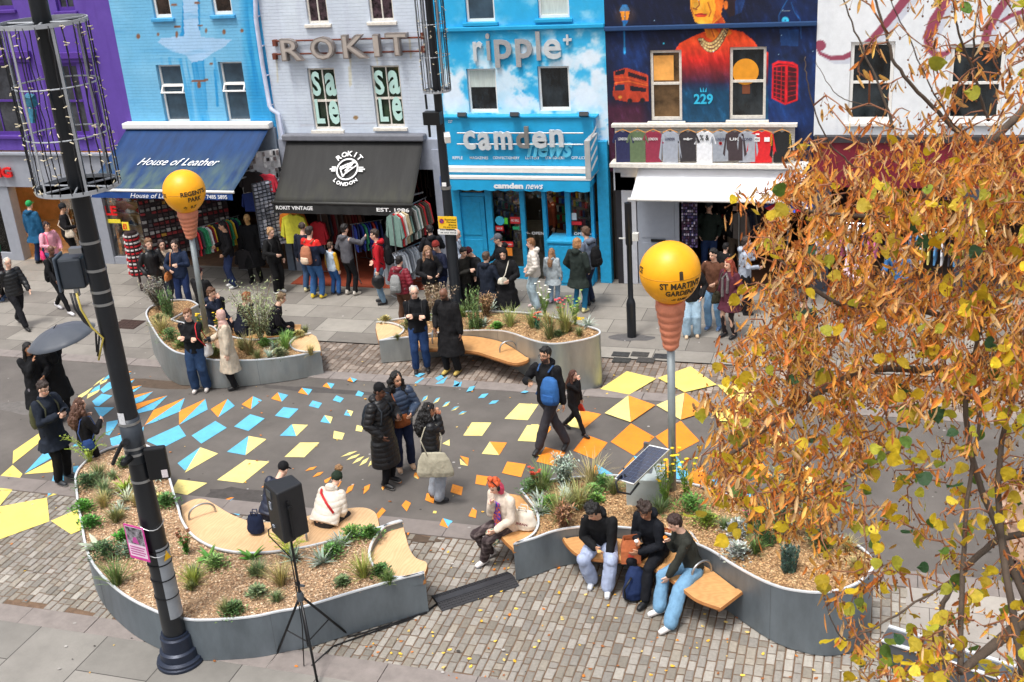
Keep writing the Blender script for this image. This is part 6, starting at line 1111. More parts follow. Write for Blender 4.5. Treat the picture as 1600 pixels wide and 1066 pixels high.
# ice-cream balloon poles
M_yel = mat('balloon_yellow', (248,172,18),.42, var=.1, scale=3, bump=.08, bscale=5)
M_cone = mat('cone_terracotta', (206,128,98),.6, var=.2, scale=5, bump=.3)
def balloon(px_t, px_b, zb, zc, zt, cr, lab, texts, lean=(0,0)):
    """steel pole with a waffle-textured cone and a big yellow ball"""
    t = thing('balloon_pole', lab, 'balloon pole', (0,0,0));P0 = Vector(px_b);top = Vector(px_t);ax = (top-P0).normalized()
    def at(z): return P0+ax*((z-P0.z)/ax.z)
    b = MB();b.tube([P0, at(zb+.2)], .055,14);b.build('pole', mat('pole_grey', (150,158,160),.45,.5, var=.12, scale=4), t, smooth=True)
    qm = Vector((0,0,1)).rotation_difference(ax).to_matrix();prof = [];n = 6;H_ = zc-zb
    for i in range(n):
        z0 = H_*i/n;z1 = H_*(i+1)/n;r0 = .085+(.19-.085)*(i/n);r1 = .085+(.19-.085)*((i+1)/n);prof += [(r0, z0),(r0+.025, z0+.25*(z1-z0)),(r1+.014, z0+.8*(z1-z0))]
    prof += [(.19, H_),(.2, H_+.03),(.17, H_+.06)];b = MB();b.lathe([(.0,0)]+prof, at(zb),20, qm)
    me_v = []   # twist the ridges a little so that they read as a rolled waffle
    c0 = at(zb);b.v = [tuple(Vector(v)+ax*(.022*math.sin(math.atan2((Vector(v)-c0).y, (Vector(v)-c0).x)*1+k_*0))) for k_, v in enumerate(b.v)];b.build('cone', M_cone, t, smooth=True)
    rr = cr;ctr = at(zt-rr);b = MB();b.ball(ctr, (rr, rr, rr),40,26)
    # pear-shaped: the lower half narrows into the cone
    vv = []
    for v in b.v:
        d = Vector(v)-ctr;k = d.z/rr
        if k < 0: f = 1-.13*k*k;d = Vector((d.x*f, d.y*f, d.z*1.12))
        vv.append(tuple(ctr+d))
    sm_ = MB();sm_.lathe([(rr*1.0,-.006),(rr*1.006,0),(rr*1.0,.006)], ctr, 40);sm_.build('seam', mat('seam_amber', (206,136,16),.5), t, smooth=True)
    b.v = vv;ball = b.build('balloon', M_yel, t, smooth=True)
    face = Vector((-ctr.x, -ctr.y, 0)).normalized();a0 = math.atan2(face.y, face.x)
    for (s_, u0, u1, v0, v1, kw) in texts:   # u: degrees round the ball from the viewer, v: height share
        V, F, _ = textmesh(s_, **kw);W_ = MB();P_ = []
        bm = bmesh.new();vs = [bm.verts.new(v) for v in V]
        for f in F:
            try: bm.faces.new([vs[i] for i in f])
            except ValueError: pass
        for v in bm.verts:
            u = R(u0+(u1-u0)*v.co.x);h = v0+(v1-v0)*v.co.y;f = 1-.13*h*h if h < 0 else 1;rad = rr*math.sqrt(max(0,1-h*h))*f;a = a0+u;k = 1.006+.006*v.co.z
            v.co = ctr+Vector((math.cos(a)*rad*k, math.sin(a)*rad*k, h*rr*(1.12 if h < 0 else 1)*k))
        me = bpy.data.meshes.new('balloon_lettering');bm.to_mesh(me);bm.free();me.materials.append(mat('print_dark', (58,44,24),.6));link(bpy.data.objects.new('balloon_lettering', me), ball)
    return t
kw = dict(bold=.03, ext=.05, res=2)
b2 = A(1054,800,.62);bz = A(1052,830,0);P0 = Vector((-2.58,14.40,.5));d_ = ray(1047,425);k_ = math.hypot(P0.x, P0.y)/math.hypot(d_[0], d_[1]);T0 = Vector((d_[0]*k_, d_[1]*k_, CAMH+d_[2]*k_));T0.y = P0.y+.05
balloon((T0.x, 14.4, T0.z), P0,2.9,3.54,4.4,.405, 'large yellow balloon on a waffle cone and steel pole, front right, reading ST MARTINS GARDENS',
 [('ST MARTIN\'S', -20,66,-.27,-.06, kw),('GARDENS', -10,56,-.5,-.32, kw),('CE', -80,-62,.1,.3, kw),('i', 17,25,.02,.3, dict(bold=.06, ext=.05)),('->', 2,14,-.68,-.62, kw),('0.3 MILE', 18,44,-.7,-.6, kw)])
P1 = A(323,520,.7);d_ = ray(288,300);k_ = P1.y/d_[1];T1 = Vector((d_[0]*k_, P1.y, CAMH+d_[2]*k_))
zc1 = W(296,332, P1.y).z;zb1 = W(300,371, P1.y).z;zt1 = W(288,270, P1.y).z+.05
balloon(T1, P1, zb1, zc1, zt1,.405, 'smaller looking yellow balloon on a waffle cone and pole, rear left, reading REGENTS PARK',
 [('REGENT\'S', -12,62,-.06,.16, kw),('PARK', 6,46,-.32,-.12, kw),('CK', -78,-56,-.1,.08, kw),('0.7', 12,32,-.64,-.5, kw),('*', -12,0,-.72,-.5, kw)])
for (cx_, cy_, s_, h0) in ((0,0,0,0),):   # paw print above REGENTS PARK
    pass
# ---------------------------------------------------------------- solar panel on its box
t = thing('solar_panel', 'tilted solar panel over a pale grey steel box in the front right planter', 'solar panel', (0,0,0));zg = .56;bc = A(1007,795, zg);yaw = R(-6)
q = Matrix.Rotation(R(4),3, 'Z');c = Vector((bc.x, bc.y+.2,.82));b = MB();b.box(c, (.52,.5,.46), q);bx = b.build('battery_box', mat('pale_steel', (176,186,186),.5,.2, var=.08, bump=.1), t, bevel=.012)
b = MB()
for (u, v) in ((-.15,-.12),(.18,-.14),(.16,.1),(.2,.16),(.05,.2)): b.lathe([(0,0),(.014,0),(.014,.006),(0,.006)], c+q @ Vector((u, v, .231)),10)
b.box(c+Vector((0,.02,.235)),(.16,.16,.008), q);b.build('bolt', M_steel, bx)
pt = c+Vector((.0,.02,.24));b = MB();b.box(pt+Vector((0,0,.22)),(.06,.06,.44));b.build('post', M_steel, t)
pcn = [A(1015,695,1.66), A(1046,702,1.66), A(990,757,1.26), A(960,748,1.26)]   # corners: far-left, far-right, near-right, near-left
u_ = (pcn[1]-pcn[0]);v_ = (pcn[3]-pcn[0]);nn = v_.cross(u_).normalized();nn = nn if nn.z > 0 else -nn
b = MB();b.prism(pcn, -nn*.035);b.build('panel_frame', mat('alu_frame', (206,210,212),.35,.6), t);ins = [p+(sum(pcn, Vector())/4-p)*.05+nn*.003 for p in pcn];b = MB();b.quad(*ins);cell = b.build('cells', mat('solar_cells', (24,34,62),.15, var=.3, scale=4, coat=.5), t)
b = MB()
for k in range(1,12): a_, c_ = ins[0].lerp(ins[3], k/12), ins[1].lerp(ins[2], k/12);b.tube([a_+nn*.002, c_+nn*.002], .0025,4)
for k in (1,2): a_, c_ = ins[0].lerp(ins[1], k/3), ins[3].lerp(ins[2], k/3);b.tube([a_+nn*.002, c_+nn*.002], .003,4)
b.build('busbar', mat('busbar', (90,104,130),.4), cell)
b = MB();o = pcn[3].lerp(pcn[2], .3)+nn*.02;b.box(o+Vector((.08,.12,.05)),(.1,.16,.04), rot(20,0,20));b.tube([o+Vector((.02,.05,.04)), o+Vector((-.04,-.06,0)), o+Vector((.0,-.12,-.12)), o+Vector((.16,-.08,-.16)), o+Vector((.26,.04,-.04))], .016,8);b.build('cable', M_black, t, smooth=True)
# ---------------------------------------------------------------- loudspeaker on tripod
t = thing('speaker_stand', 'black tripod stand carrying the loudspeaker in front of the largest planter', 'speaker stand', (0,0,0));cx, cy = A(487,1040).x, A(487,1040).y
b = MB();b.lathe([(.018,.3),(.018,1.2),(.024,1.2),(.024,1.25),(.015,1.25),(.015,1.95)], (cx, cy, 0),12);b.build('pole', M_black, t, smooth=True, auto=40)
b = MB();b.lathe([(.04,.98),(.045,1.06),(.03,1.1)], (cx, cy, 0),14);b.box((cx+.05, cy, 1.2),(.06,.02,.03));b.build('collar', mat('grey_collar', (80,86,92),.4,.3), t, smooth=True, auto=40)
ft = [A(434,1021), A(543,992), A(497,1072)]
for f in ft:
    b = MB();d = Vector((f.x-cx, f.y-cy, 0));b.tube([Vector((cx, cy, 1.0))+d*.05, Vector((cx, cy, .02))+d], .016,8);b.lathe([(.022,0),(.022,.05),(.0,.05)], (f.x, f.y, 0),8);b.build('leg', M_black, t, smooth=True)
    b = MB();b.tube([Vector((cx, cy, .36)), Vector((cx, cy, 0))+d*.58+Vector((0,0,.43))], .009,6);b.build('brace', M_black, t)
t = thing('loudspeaker', 'black loudspeaker box on the tripod stand, seen from behind', 'loudspeaker', (0,0,0));q = Matrix.Rotation(R(-38),3, 'Z');c = Vector((cx-.02, cy+.06,2.24));b = MB()
h = .34;P_ = [(-.19,-.17),(.19,-.17),(.14,.18),(-.14,.18)];P_ = [c+q @ Vector((x, y, -h)) for x, y in P_];b.prism(P_, (0,0,2*h));bd = b.build('cabinet', mat('speaker_black', (30,31,35),.5, var=.12, bump=.1), t, bevel=.02)
def sp(x, y, z): return c+q @ Vector((x, y, z))
b = MB();b.box(sp(-.05,-.176,.24),(.12,.012,.1), q);b.build('handle', mat('handle_grey', (70,74,80),.3), t);b = MB();b.box(sp(-.06,-.176,.08),(.05,.012,.1), q);b.box(sp(-.06,-.176,-.2),(.05,.014,.03), q);b.build('socket_plate', mat('plate_pale', (150,158,170),.4, var=.8, scale=60), t)
b = MB();b.tube([sp(-.06,-.18,-.2), sp(-.09,-.24,-.24), sp(-.16,-.22,-.36), sp(-.1,-.2,-.4),(cx-.03, cy-.02,1.6),(cx-.03, cy-.01,1.2),(cx-.04, cy, .6),(cx-.08, cy-.05,.02)], .008,6);b.build('cable', M_black, t, smooth=True)
b = MB();b.lathe([(.0,0),(.07,0),(.07,.03),(.03,.05),(.03,.3),(0,.3)], (cx, cy, 1.86),12);b.box(sp(.2,-.05,-.05),(.02,.03,.5), q);b.lathe([(0,0),(.03,0),(.03,.04),(0,.04)], sp(.2,-.05,.12),10, q @ rot(0,90));b.build('yoke', M_black, t)
# ---------------------------------------------------------------- cable ramp and cables
t = thing('cable_ramp', 'black rubber cable ramp lying on the setts between the two front planters', 'cable ramp', (0,0,0));a, c = A(682,944), A(802,905);d = (c-a).normalized();s_ = Vector((-d.y, d.x, 0));L_ = (c-a).length;b = MB()
prof = [(-.2,0),(-.19,.012),(-.06,.05),(.06,.05),(.19,.012),(.2,0)];b.prism([a+s_*u+Vector((0,0, z+.004)) for u, z in prof], d*L_);rm = b.build('ramp', mat('rubber', (42,42,46),.6, var=.15), t);b = MB()
for i in range(30):
    for sg in (-1,1):
        for j in range(3): o = a+d*(L_*(i+.5)/30)+s_*sg*(.08+.04*j)+Vector((0,0,.052-.011*j*1.1));b.box(o, (.026,.008,.008), Matrix.Rotation(math.atan2(d.y, d.x)+R(35*(1 if (i+j) % 2 else -1)),3, 'Z'))
b.build('tread', mat('rubber', ()), rm);b = MB();b.prism([a+s_*-.055+Vector((0,0,.055)), a+s_*.055+Vector((0,0,.055)), a+s_*.055+Vector((0,0,.061)), a+s_*-.055+Vector((0,0,.061))], d*L_);b.build('lid', mat('rubber_lid', (52,52,56),.45), rm)
for k, (pts) in enumerate(([(543,996),(580,985),(620,972),(665,957),(684,943)], [(487,1040),(520,1010),(570,992),(640,968),(672,951),(686,941)])):
    b = MB();b.tube([A(x, y, .012) for x, y in pts], .011,6);tag(b.build('power_cable', M_black, None, smooth=True), ['black cable lying along the foot of the largest planter to the ramp', 'black cable running from the tripod to the cable ramp'][k], 'cable')
t = thing('low_barrier', 'long dark topped low barrier with white edges, bottom right under the tree', 'barrier', (0,0,0));a, c = A(1382,990,.3), A(1700,1092,.3);d = (c-a).normalized();s_ = Vector((-d.y, d.x, 0));b = MB();b.prism([a-s_*.16-Vector((0,0,.29)), a+s_*.16-Vector((0,0,.29)), a+s_*.16, a-s_*.16], d*(c-a).length);b.build('body', mat('barrier_dark', (74,78,84),.6), t)
for k in (-.15,.15): b = MB();b.prism([a+s_*(k-.025)+Vector((0,0,.001)), a+s_*(k+.025)+Vector((0,0,.001)), a+s_*(k+.025)+Vector((0,0,.02)), a+s_*(k-.025)+Vector((0,0,.02))], d*(c-a).length);b.build('white_edge', M_rim, t)
# ---------------------------------------------------------------- wet marks and fallen leaves
b = MB()
for i in range(520):
    x, y = random.uniform(-14,3.5), random.uniform(9.5,21)
    if random.random() < .45: x, y = random.uniform(-6,1), random.uniform(10.3,13.4)
    a = random.uniform(0,6.28);s = random.uniform(.012,.034);q = Matrix.Rotation(a, 3, 'Z');c_ = lin(random.choice([(226,170,40),(200,120,40),(236,196,70),(150,90,40),(214,186,110)]))
    b.add([Vector((x, y, .022 if y > YF1 else .012))+q @ Vector(v)*s for v in ((-1,0,.1),(-.3,-.6,0),(.6,-.5,.1),(1,0,.3),(.4,.6,0),(-.5,.5,.2))], [(0,1,2,3,4,5)], 0, c_)
tag(b.build('fallen_leaves', M_leafc, colors=True), 'scattered fallen yellow and brown leaves on the paving', 'leaves', kind='stuff')
# ================================================================ PEOPLE
M_skin = mat('skin', attr=True, rough=.5, var=.05, scale=30);M_cloth = mat('cloth', attr=True, rough=.85, var=.13, scale=14, bump=.35, bscale=26, spec=.25)
M_puff = mat('shiny_padded_cloth', attr=True, rough=.48, var=.1, scale=12, bump=.3, bscale=18);M_leath = mat('leather', attr=True, rough=.38, var=.14, scale=12, bump=.3, bscale=22)
M_hair = mat('hair', attr=True, rough=.55, var=.3, scale=40, bump=.7, bscale=90, stretch=(1,1,.4));M_shoe = mat('shoe_surface', attr=True, rough=.55, var=.1)
def remesh(b, vox, smooth=3, fac=.5):
    """fuses the pieces of b into one continuous skin"""
    me = bpy.data.meshes.new('m');me.from_pydata(b.v, [], b.f);ob = bpy.data.objects.new('m', me);S.collection.objects.link(ob)
    md = ob.modifiers.new('r', 'REMESH');md.mode = 'VOXEL';md.voxel_size = vox;md.adaptivity = 0
    if smooth: sm = ob.modifiers.new('s', 'SMOOTH');sm.iterations = smooth;sm.factor = fac
    dg = bpy.context.evaluated_depsgraph_get();dg.update();r_ = bpy.data.meshes.new_from_object(ob.evaluated_get(dg));bpy.data.objects.remove(ob);bpy.data.meshes.remove(me);return r_
def ell(b, c, rx, ry, rz=None, m=None): b.ball(c, (rx, ry, rz or rx),14,10, m)
def loft(b, rings, n=18, xax=Vector((1,0,0))):
    """rings: (centre, rx, ry) with the wide axis along xax"""
    V = [];F = [];k = len(rings)
    for i, (c, rx, ry) in enumerate(rings):
        d = (Vector(rings[min(i+1, k-1)][0])-Vector(rings[max(0, i-1)][0])).normalized();x = (xax-d*xax.dot(d)).normalized();y = d.cross(x)
        V += [Vector(c)+x*rx*math.cos(2*math.pi*j/n)+y*ry*math.sin(2*math.pi*j/n) for j in range(n)]
    for i in range(k-1):
        for j in range(n): j2 = (j+1) % n;F.append((i*n+j, i*n+j2,(i+1)*n+j2,(i+1)*n+j))
    F.append(tuple(range(n-1,-1,-1)));F.append(tuple(range((k-1)*n, k*n)));b.add(V, F)
def limb(b, pts, rad, n=12):
    b.tube(pts, rad, n)
    for p, r_ in zip(pts, rad): b.ball(p, r_, 12,8)
def ik(a, t, l1, l2, hint):
    d = t-a;L = d.length;mx_ = (l1+l2)*.999
    if L > mx_: t = a+d*(mx_/L);d = t-a;L = mx_
    u = d.normalized();h = hint-u*hint.dot(u);h = h.normalized() if h.length > 1e-4 else u.orthogonal();x = (l1*l1-l2*l2+L*L)/(2*L);y = math.sqrt(max(0, l1*l1-x*x));return a+u*x+h*y, t
ARM = dict(down=(.27,.04,-.60), pocket=(.21,.14,-.50), cross=(-.045,.235,-.27), phone=(.07,.30,-.24), mouth=(.0,.17,.03), lap=(.10,.30,-.42), strap=(.15,.15,-.14), swf=(.22,.26,-.52), swb=(.25,-.22,-.52), hold=(.15,.28,-.36), chin=(-.01,.2,-.06), side=(.36,.1,-.46), reach=(.2,.45,-.12), knee=(.14,.42,-.5), behind=(.14,-.16,-.46), up=(.12,.2,.02), bench=(.34,-.05,-.52))
def N3(V, s, seed=0): return np.array([mnoise.noise(Vector((v[0]*s+seed, v[1]*s, v[2]*s))) for v in V])
NP = [0]
def setcol(me, V, rgb_fn):
    C_ = rgb_fn(V)/255.;C_ = np.where(C_ <= .04, C_/12.92,((C_+.055)/1.055)**2.4);at = me.color_attributes.new('Col', 'FLOAT_COLOR', 'POINT');cc = np.ones((len(V),4), np.float32);cc[:, :3] = C_;at.data.foreach_set('color', cc.ravel())
def finish(me, name, m, parent, col, wr=0, wf=9, puff=0, pat=None, seed=0):
    V = np.empty(len(me.vertices)*3);me.vertices.foreach_get('co', V);V = V.reshape(-1,3)
    if wr or puff:
        N_ = np.empty(len(V)*3);me.vertex_normals.foreach_get('vector', N_);N_ = N_.reshape(-1,3);d = np.zeros(len(V))
        if wr: W_ = V*np.array([1,1,.55]);d += (N3(W_, wf, seed)+.5*N3(W_, wf*2.3, seed+9))*wr
        if puff: d += (np.abs(np.sin(V[:, 2]*math.pi/.085+.5*np.sin(V[:, 0]*9)))**.6-.6)*puff
        V = V+N_*d[:, None];me.vertices.foreach_set('co', V.ravel())
    base = np.array(col, float);base *= .75 if base.max() < 48 else .85 if base.max() < 80 else 1
    def fn(V):
        C_ = np.tile(base, (len(V),1))
        return pat(V, C_) if pat else C_
    setcol(me, V, fn);me.polygons.foreach_set('use_smooth', [True]*len(me.polygons));me.materials.clear();me.materials.append(m);me.name = name;me.update()
    o = bpy.data.objects.new(name, me);link(o, parent);return o
def plaid(c2, s=.05):
    def f(V, C_):
        k = ((np.sin(V[:, 0]*6.28/s) > .5).astype(float)+(np.sin(V[:, 2]*6.28/s) > .5))*.4;return C_*(1-k[:, None])+np.array(c2)*k[:, None]
    return f
def person(label, foot, h, a, top, bot, hair, skin=(222,176,150), shoe=(40,40,44), arms=('down', 'down'), legs='stand', lean=0, hy=0, hp=8, seat=None, feet=None, fine=False, grp=None, zg=.012, extras=(), wid=1., beard=None, glasses=False, zseat=.46, name='person'):
    """foot: pixel between the feet;h: height;a: facing (0 = towards the viewer's side of the street, 90 = right along the street)"""
    NP[0] += 1;seed = NP[0]*7.3;s = h/1.75;th = R(a+180);RZ = Matrix.Rotation(th, 3, 'Z')
    if seat: g = A(seat[0], seat[1], zseat);g = Vector((g.x, g.y, 0)); 
    else: g = A(foot[0], foot[1], zg);g = Vector((g.x, g.y, zg))
    t = thing(name, label, 'person', g, grp, th);t.scale = (s, s, s);inv = RZ.transposed()
    # skeleton (local, for a 1.75 m body: x right, y forward)
    pel = Vector((0,0,.94)) if not seat else Vector((0,0, zseat/s+.1))
    if legs == 'walk': pel.z = .91
    L_ = Matrix.Rotation(R(-lean),3, 'X');sp = lambda x, y, z: pel+L_ @ Vector((x, y, z))
    neck = sp(0,-.01,.53);chest = sp(0,0,.34)
    if feet: ft = [inv @ (A(q[0], q[1], .02)-g)/s for q in feet];ft = [Vector((q.x, q.y, .085)) for q in ft]
    elif seat: ft = [Vector((.12,.42,.085)), Vector((-.12,.46,.085))]
    elif legs == 'walk': ft = [Vector((.09,.34,.085)), Vector((-.09,-.36,.15))]
    elif legs == 'walk2': ft = [Vector((.09,-.34,.15)), Vector((-.09,.34,.085))]
    else: ft = [Vector((.11,.03,.085)), Vector((-.11,-.02,.085))]
    hips = [pel+Vector((.09,0,-.02)), pel+Vector((-.09,0,-.02))];LG = []
    for hp_, f in zip(hips, ft): k, f2 = ik(hp_, f, .43,.425, Vector((f.x*.25+(0 if not seat else .3*(1 if hp_.x > 0 else -1)),1,.15 if not seat else .9)));LG.append((hp_, k, f2))
    AR = [];sh = [sp(.178,0,.475), sp(-.178,0,.475)]
    for i, sd in enumerate((1,-1)):
        tg = ARM[arms[i]] if isinstance(arms[i], str) else arms[i];tgt = neck+L_ @ Vector((tg[0]*sd, tg[1]+.0, tg[2])); 
        if arms[i] == 'cross' and sd < 0: tgt += Vector((0,.05,.05))
        e, w = ik(sh[i], tgt, .285,.255, Vector((sd*.8,-.7,-.5)));AR.append((sh[i], e, w))
    HQ = Matrix.Rotation(R(hy),3, 'Z') @ Matrix.Rotation(R(-hp-lean*.5),3, 'X');hc = neck+L_ @ Vector((0,.012,.036))+HQ @ Vector((0,.02,.125));hd = lambda x, y, z: hc+HQ @ Vector((x, y, z))
    # ---- body: one skin
    b = MB();ell(b, hd(0,-.012,.03),.074,.092,.09, HQ);ell(b, hd(0,.018,-.035),.058,.068,.075, HQ);ell(b, hd(0,.045,-.075),.034,.03,.026, HQ);ell(b, hd(0,.088,-.012),.013,.018,.022, HQ)
    for sd in (1,-1): ell(b, hd(sd*.076,-.005,-.005),.012,.02,.032, HQ)
    b.tube([neck+L_ @ Vector((0,-.01,-.06)), hd(0,-.012,-.07)], [.062,.054], 12)
    loft(b, [(sp(0,0,-.08),.13,.09),(sp(0,0,.0),.15,.1),(sp(0,0,.16),.125,.085),(sp(0,0,.32),.155,.1),(sp(0,0,.44),.165,.085),(sp(0,-.01,.52),.08,.06)])
    for (p, k, f) in LG: limb(b, [p, p.lerp(k, .5), k, k.lerp(f, .4), f], [.085,.075,.052,.052,.036]);limb(b, [f, f+Vector((0,.03,-.03))], [.034,.03], 8)
    for (p, e, w) in AR: limb(b, [p, p.lerp(e, .5), e, e.lerp(w, .4), w], [.05,.044,.036,.036,.025])
    for i, (p, e, w) in enumerate(AR):   # hands: palm, four fingers of different length, thumb from the side
        sd = (1,-1)[i];d = (w-e).normalized();inw = Vector((-sd, .25,0));pn = (inw-d*inw.dot(d));pn = pn.normalized() if pn.length > .05 else d.orthogonal();ts = d.cross(pn)*(-sd)
        if ts.y < 0 and abs(ts.y) > .3: ts = -ts
        pc = w+d*.05;q = Matrix((ts, pn, d)).transposed();b.ball(pc, (.04,.017,.05),12,8, q);curl = 1.5 if arms[i] in ('phone', 'mouth', 'hold', 'cross') else .8
        for j, (off, L2, r2) in enumerate(((.029,.07,.0092),(.010,.079,.0096),(-.010,.073,.0092),(-.028,.058,.0084))):
            o = w+d*.085+ts*off;dirn = d;pts = [o-d*.02, o]
            for kk in range(3): dirn = (dirn+pn*curl*.33*(kk+1)*.6).normalized();o = o+dirn*L2/3;pts.append(o)
            b.tube(pts, [r2*1.1, r2*1.1, r2, r2*.95, r2*.8], 7)
        o = w+d*.03+ts*.03;b.tube([o, o+(ts*.8+d*.6).normalized()*.03, o+(ts*.5+d*.9+pn*.3).normalized()*.058, o+(ts*.3+d+pn*.6).normalized()*.075], [.014,.0125,.011,.009], 7)
    me = remesh(b, .0082 if fine else .0125,2 if fine else 1,.4)
    inv_h = HQ.transposed();hc_ = np.array(hc);sk = np.array(skin, float)
    hcol = np.array(hair[1] if hair[1] else (60,44,36), float);bd = np.array(beard, float) if beard else None
    def face(V, C_):
        P_ = (V-hc_) @ np.array(inv_h).T;x, y, z = P_[:, 0], P_[:, 1], P_[:, 2];fr = y > .035
        m = fr & (np.abs(np.abs(x)-.03) < .0125) & (np.abs(z-.008) < .007);C_[m] = (44,30,26)
        m = fr & (np.abs(np.abs(x)-.032) < .02) & (np.abs(z-.029) < .006);C_[m] = C_[m]*.45+hcol*.35
        m = fr & (np.abs(x) < .025) & (np.abs(z+.058) < .0075);C_[m] = sk*np.array([.78,.5,.5])
        m = fr & (np.abs(z+.035) < .02) & (np.abs(np.abs(x)-.038) < .018);C_[m] = C_[m]*np.array([1., .9,.88])
        if bd is not None: m = (z < -.03) & (y > -.01) & (z > -.13) & ~((np.abs(x) < .02) & (np.abs(z+.055) < .007));C_[m] = C_[m]*.3+bd*.7
        return C_
    finish(me, 'body', M_skin, t, skin, pat=face, seed=seed)
    # ---- trousers, skirt
    kind, bc = bot[0], bot[1];wide = dict(slim=0, straight=.012, wide=.03, skirt=.0, tights=-.01).get(kind, .012)
    b = MB();loft(b, [(pel+Vector((0,0,-.12)),.155,.115),(pel+Vector((0,0,-.02)),.178,.128),(sp(0,0,.1),.152,.11),(sp(0,0,.13),.148,.105)])
    for (p, k, f) in LG:
        f3 = f.lerp(k, .07);limb(b, [p+Vector((0,0,-.04)), p.lerp(k, .5), k, k.lerp(f, .45), f3], [.1+wide*.4,.086+wide*.7,.066+wide, .062+wide*1.15,.054+wide*1.3])
    me = remesh(b, .0115 if fine else .016,3);finish(me, 'skirt' if kind == 'skirt' else 'trousers', M_cloth, t, bc, .015,8, pat=bot[2] if len(bot) > 2 else None, seed=seed)
    if kind == 'skirt':
        b = MB();loft(b, [(pel+Vector((0,0,-.5)),.23,.17),(pel+Vector((0,0,-.1)),.185,.135),(sp(0,0,.12),.15,.11)]);finish(remesh(b, .016,3), 'skirt', M_cloth, t, bot[3] if len(bot) > 3 else bc, .012,8, seed=seed)
    # ---- shoes
    for (p, k, f) in LG:
        b = MB();fd = Vector(((f.x)*.5,1,0));fd.z = 0;fd.normalize();q = Vector((0,0,1));lift = f.z-.085;c_ = f+Vector((0,0,-.085))
        tilt = -.5*min(1, lift*8);fz = lambda u, z: c_+fd*u+Vector((0,0, z+tilt*(u+.07)))
        b.tube([fz(-.075,.05), fz(-.03,.06), fz(.05,.05), fz(.12,.038), fz(.16,.03)], [.034,.043,.043,.04,.028], 12);b.tube([fz(-.025,.05), fz(-.02,.13)], [.044,.046], 12)
        c1_, c2_ = (shoe if isinstance(shoe[0], (tuple, list)) else (shoe, None));sole = c2_ or tuple(min(255, v*.8+60) for v in c1_)
        ob = remesh(b, .009 if fine else .012,2);V = np.empty(len(ob.vertices)*3);ob.vertices.foreach_get('co', V);V = V.reshape(-1,3);zz0 = c_.z
        def sc(V, C_, zz0=zz0, sole=sole, fd=fd, c_=c_, tilt=tilt):
            u = (V-np.array(c_)) @ np.array(fd);z = V[:, 2]-zz0-tilt*(u+.07);C_[z < .026] = sole;return C_
        finish(ob, 'shoe', M_shoe, t, c1_, pat=sc)
    # ---- top
    tk, tcol = top[0], top[1];tp = dict(jumper=(.012,0, M_cloth, .0), jacket=(.022,0, M_cloth, .0), leather=(.018,0, M_leath, .0), puffer=(.036,.011, M_puff, .0), coat=(.03,0, M_cloth, .42), longpuffer=(.04,.012, M_puff, .45), parka=(.03,0, M_cloth, .2), shirt=(.006,0, M_cloth, 0)).get(tk, (.015,0, M_cloth, 0))
    e_, pf, tm, hem = tp;e_ *= 1;wd = wid;b = MB()
    hz = -.1-hem
    if seat: hz = -.07; 
    rings = []
    if hem and not seat: fl = .05 if tk != 'longpuffer' else .02;rings += [(Vector((0,0, pel.z+hz)),.2*wd+e_+fl, .145+e_+fl),(Vector((0,0, pel.z-.16)),.19*wd+e_+fl*.4,.135+e_)]
    rings += [(sp(0,0, max(hz, -.12) if not seat else -.06),.172*wd+e_, .122+e_),(sp(0,0,.02),.17*wd+e_, .12+e_),(sp(0,0,.16),.155*wd+e_, .11+e_),(sp(0,0,.3),.172*wd+e_*.8,.117+e_*.8),(sp(0,0,.41),.178+e_*.6,.108+e_*.6),(sp(0,-.005,.475),.14+e_*.4,.088+e_*.3),(sp(0,-.01,.53),.07+e_*.3,.066+e_*.3)]
    loft(b, rings, 22)
    for (p, e, w) in AR: limb(b, [p+(e-p)*.04, p.lerp(e, .5), e, e.lerp(w, .5), w+(e-w)*.03], [.055+e_*.7,.05+e_*.85,.047+e_*.85,.043+e_*.8,.037+e_*.6])
    if 'hood' in extras: ell(b, sp(0,-.1,.53),.1,.065,.07);ell(b, sp(.06,-.05,.545),.05,.05,.04);ell(b, sp(-.06,-.05,.545),.05,.05,.04)
    if 'collar' in extras: b.lathe([(.05,0),(.085,0),(.088,.06),(.07,.075),(.05,.07),(.05,0)], sp(0,-.01,.49),16)
    me = remesh(b, .0115 if fine else .016,3,.45);pt = top[2] if len(top) > 2 else None;finish(me, 'coat' if hem else dict(jumper='jumper', shirt='shirt').get(tk, 'jacket'), tm, t, tcol, .004 if pf else .017,9, pf, pat=pt, seed=seed)
    # ---- hair, hat
    hk, hcl = hair;hcl = hcl or (60,44,36)
    if hk not in ('bald',):
        b = MB();m_ = M_hair;nm = 'hair';r2 = .012;ns = .018
        if hk in ('beanie', 'hijab', 'cap', 'hoodup'): m_ = M_cloth;ns = .004;nm = {'cap': 'cap', 'beanie': 'beanie', 'hijab': 'headscarf', 'hoodup': 'hood'}[hk]
        ell(b, hd(0,-.026,.048),.079+r2*.6,.089+r2*.5,.088+r2*.5, HQ)
        if hk == 'curly': ns = .022; [ell(b, hd(.07*math.sin(k*2.4),-.02+.075*math.cos(k*2.4),.07+.045*math.sin(k*1.3)),.034,.034,.03) for k in range(14)]
        if hk in ('short', 'curly'): ell(b, hd(0,-.06,-.01),.07,.05,.06, HQ);ell(b, hd(0,.03,.1),.055,.045,.03, HQ)
        if hk == 'thin': b = MB();ell(b, hd(0,-.035,.04),.086,.088,.085, HQ)
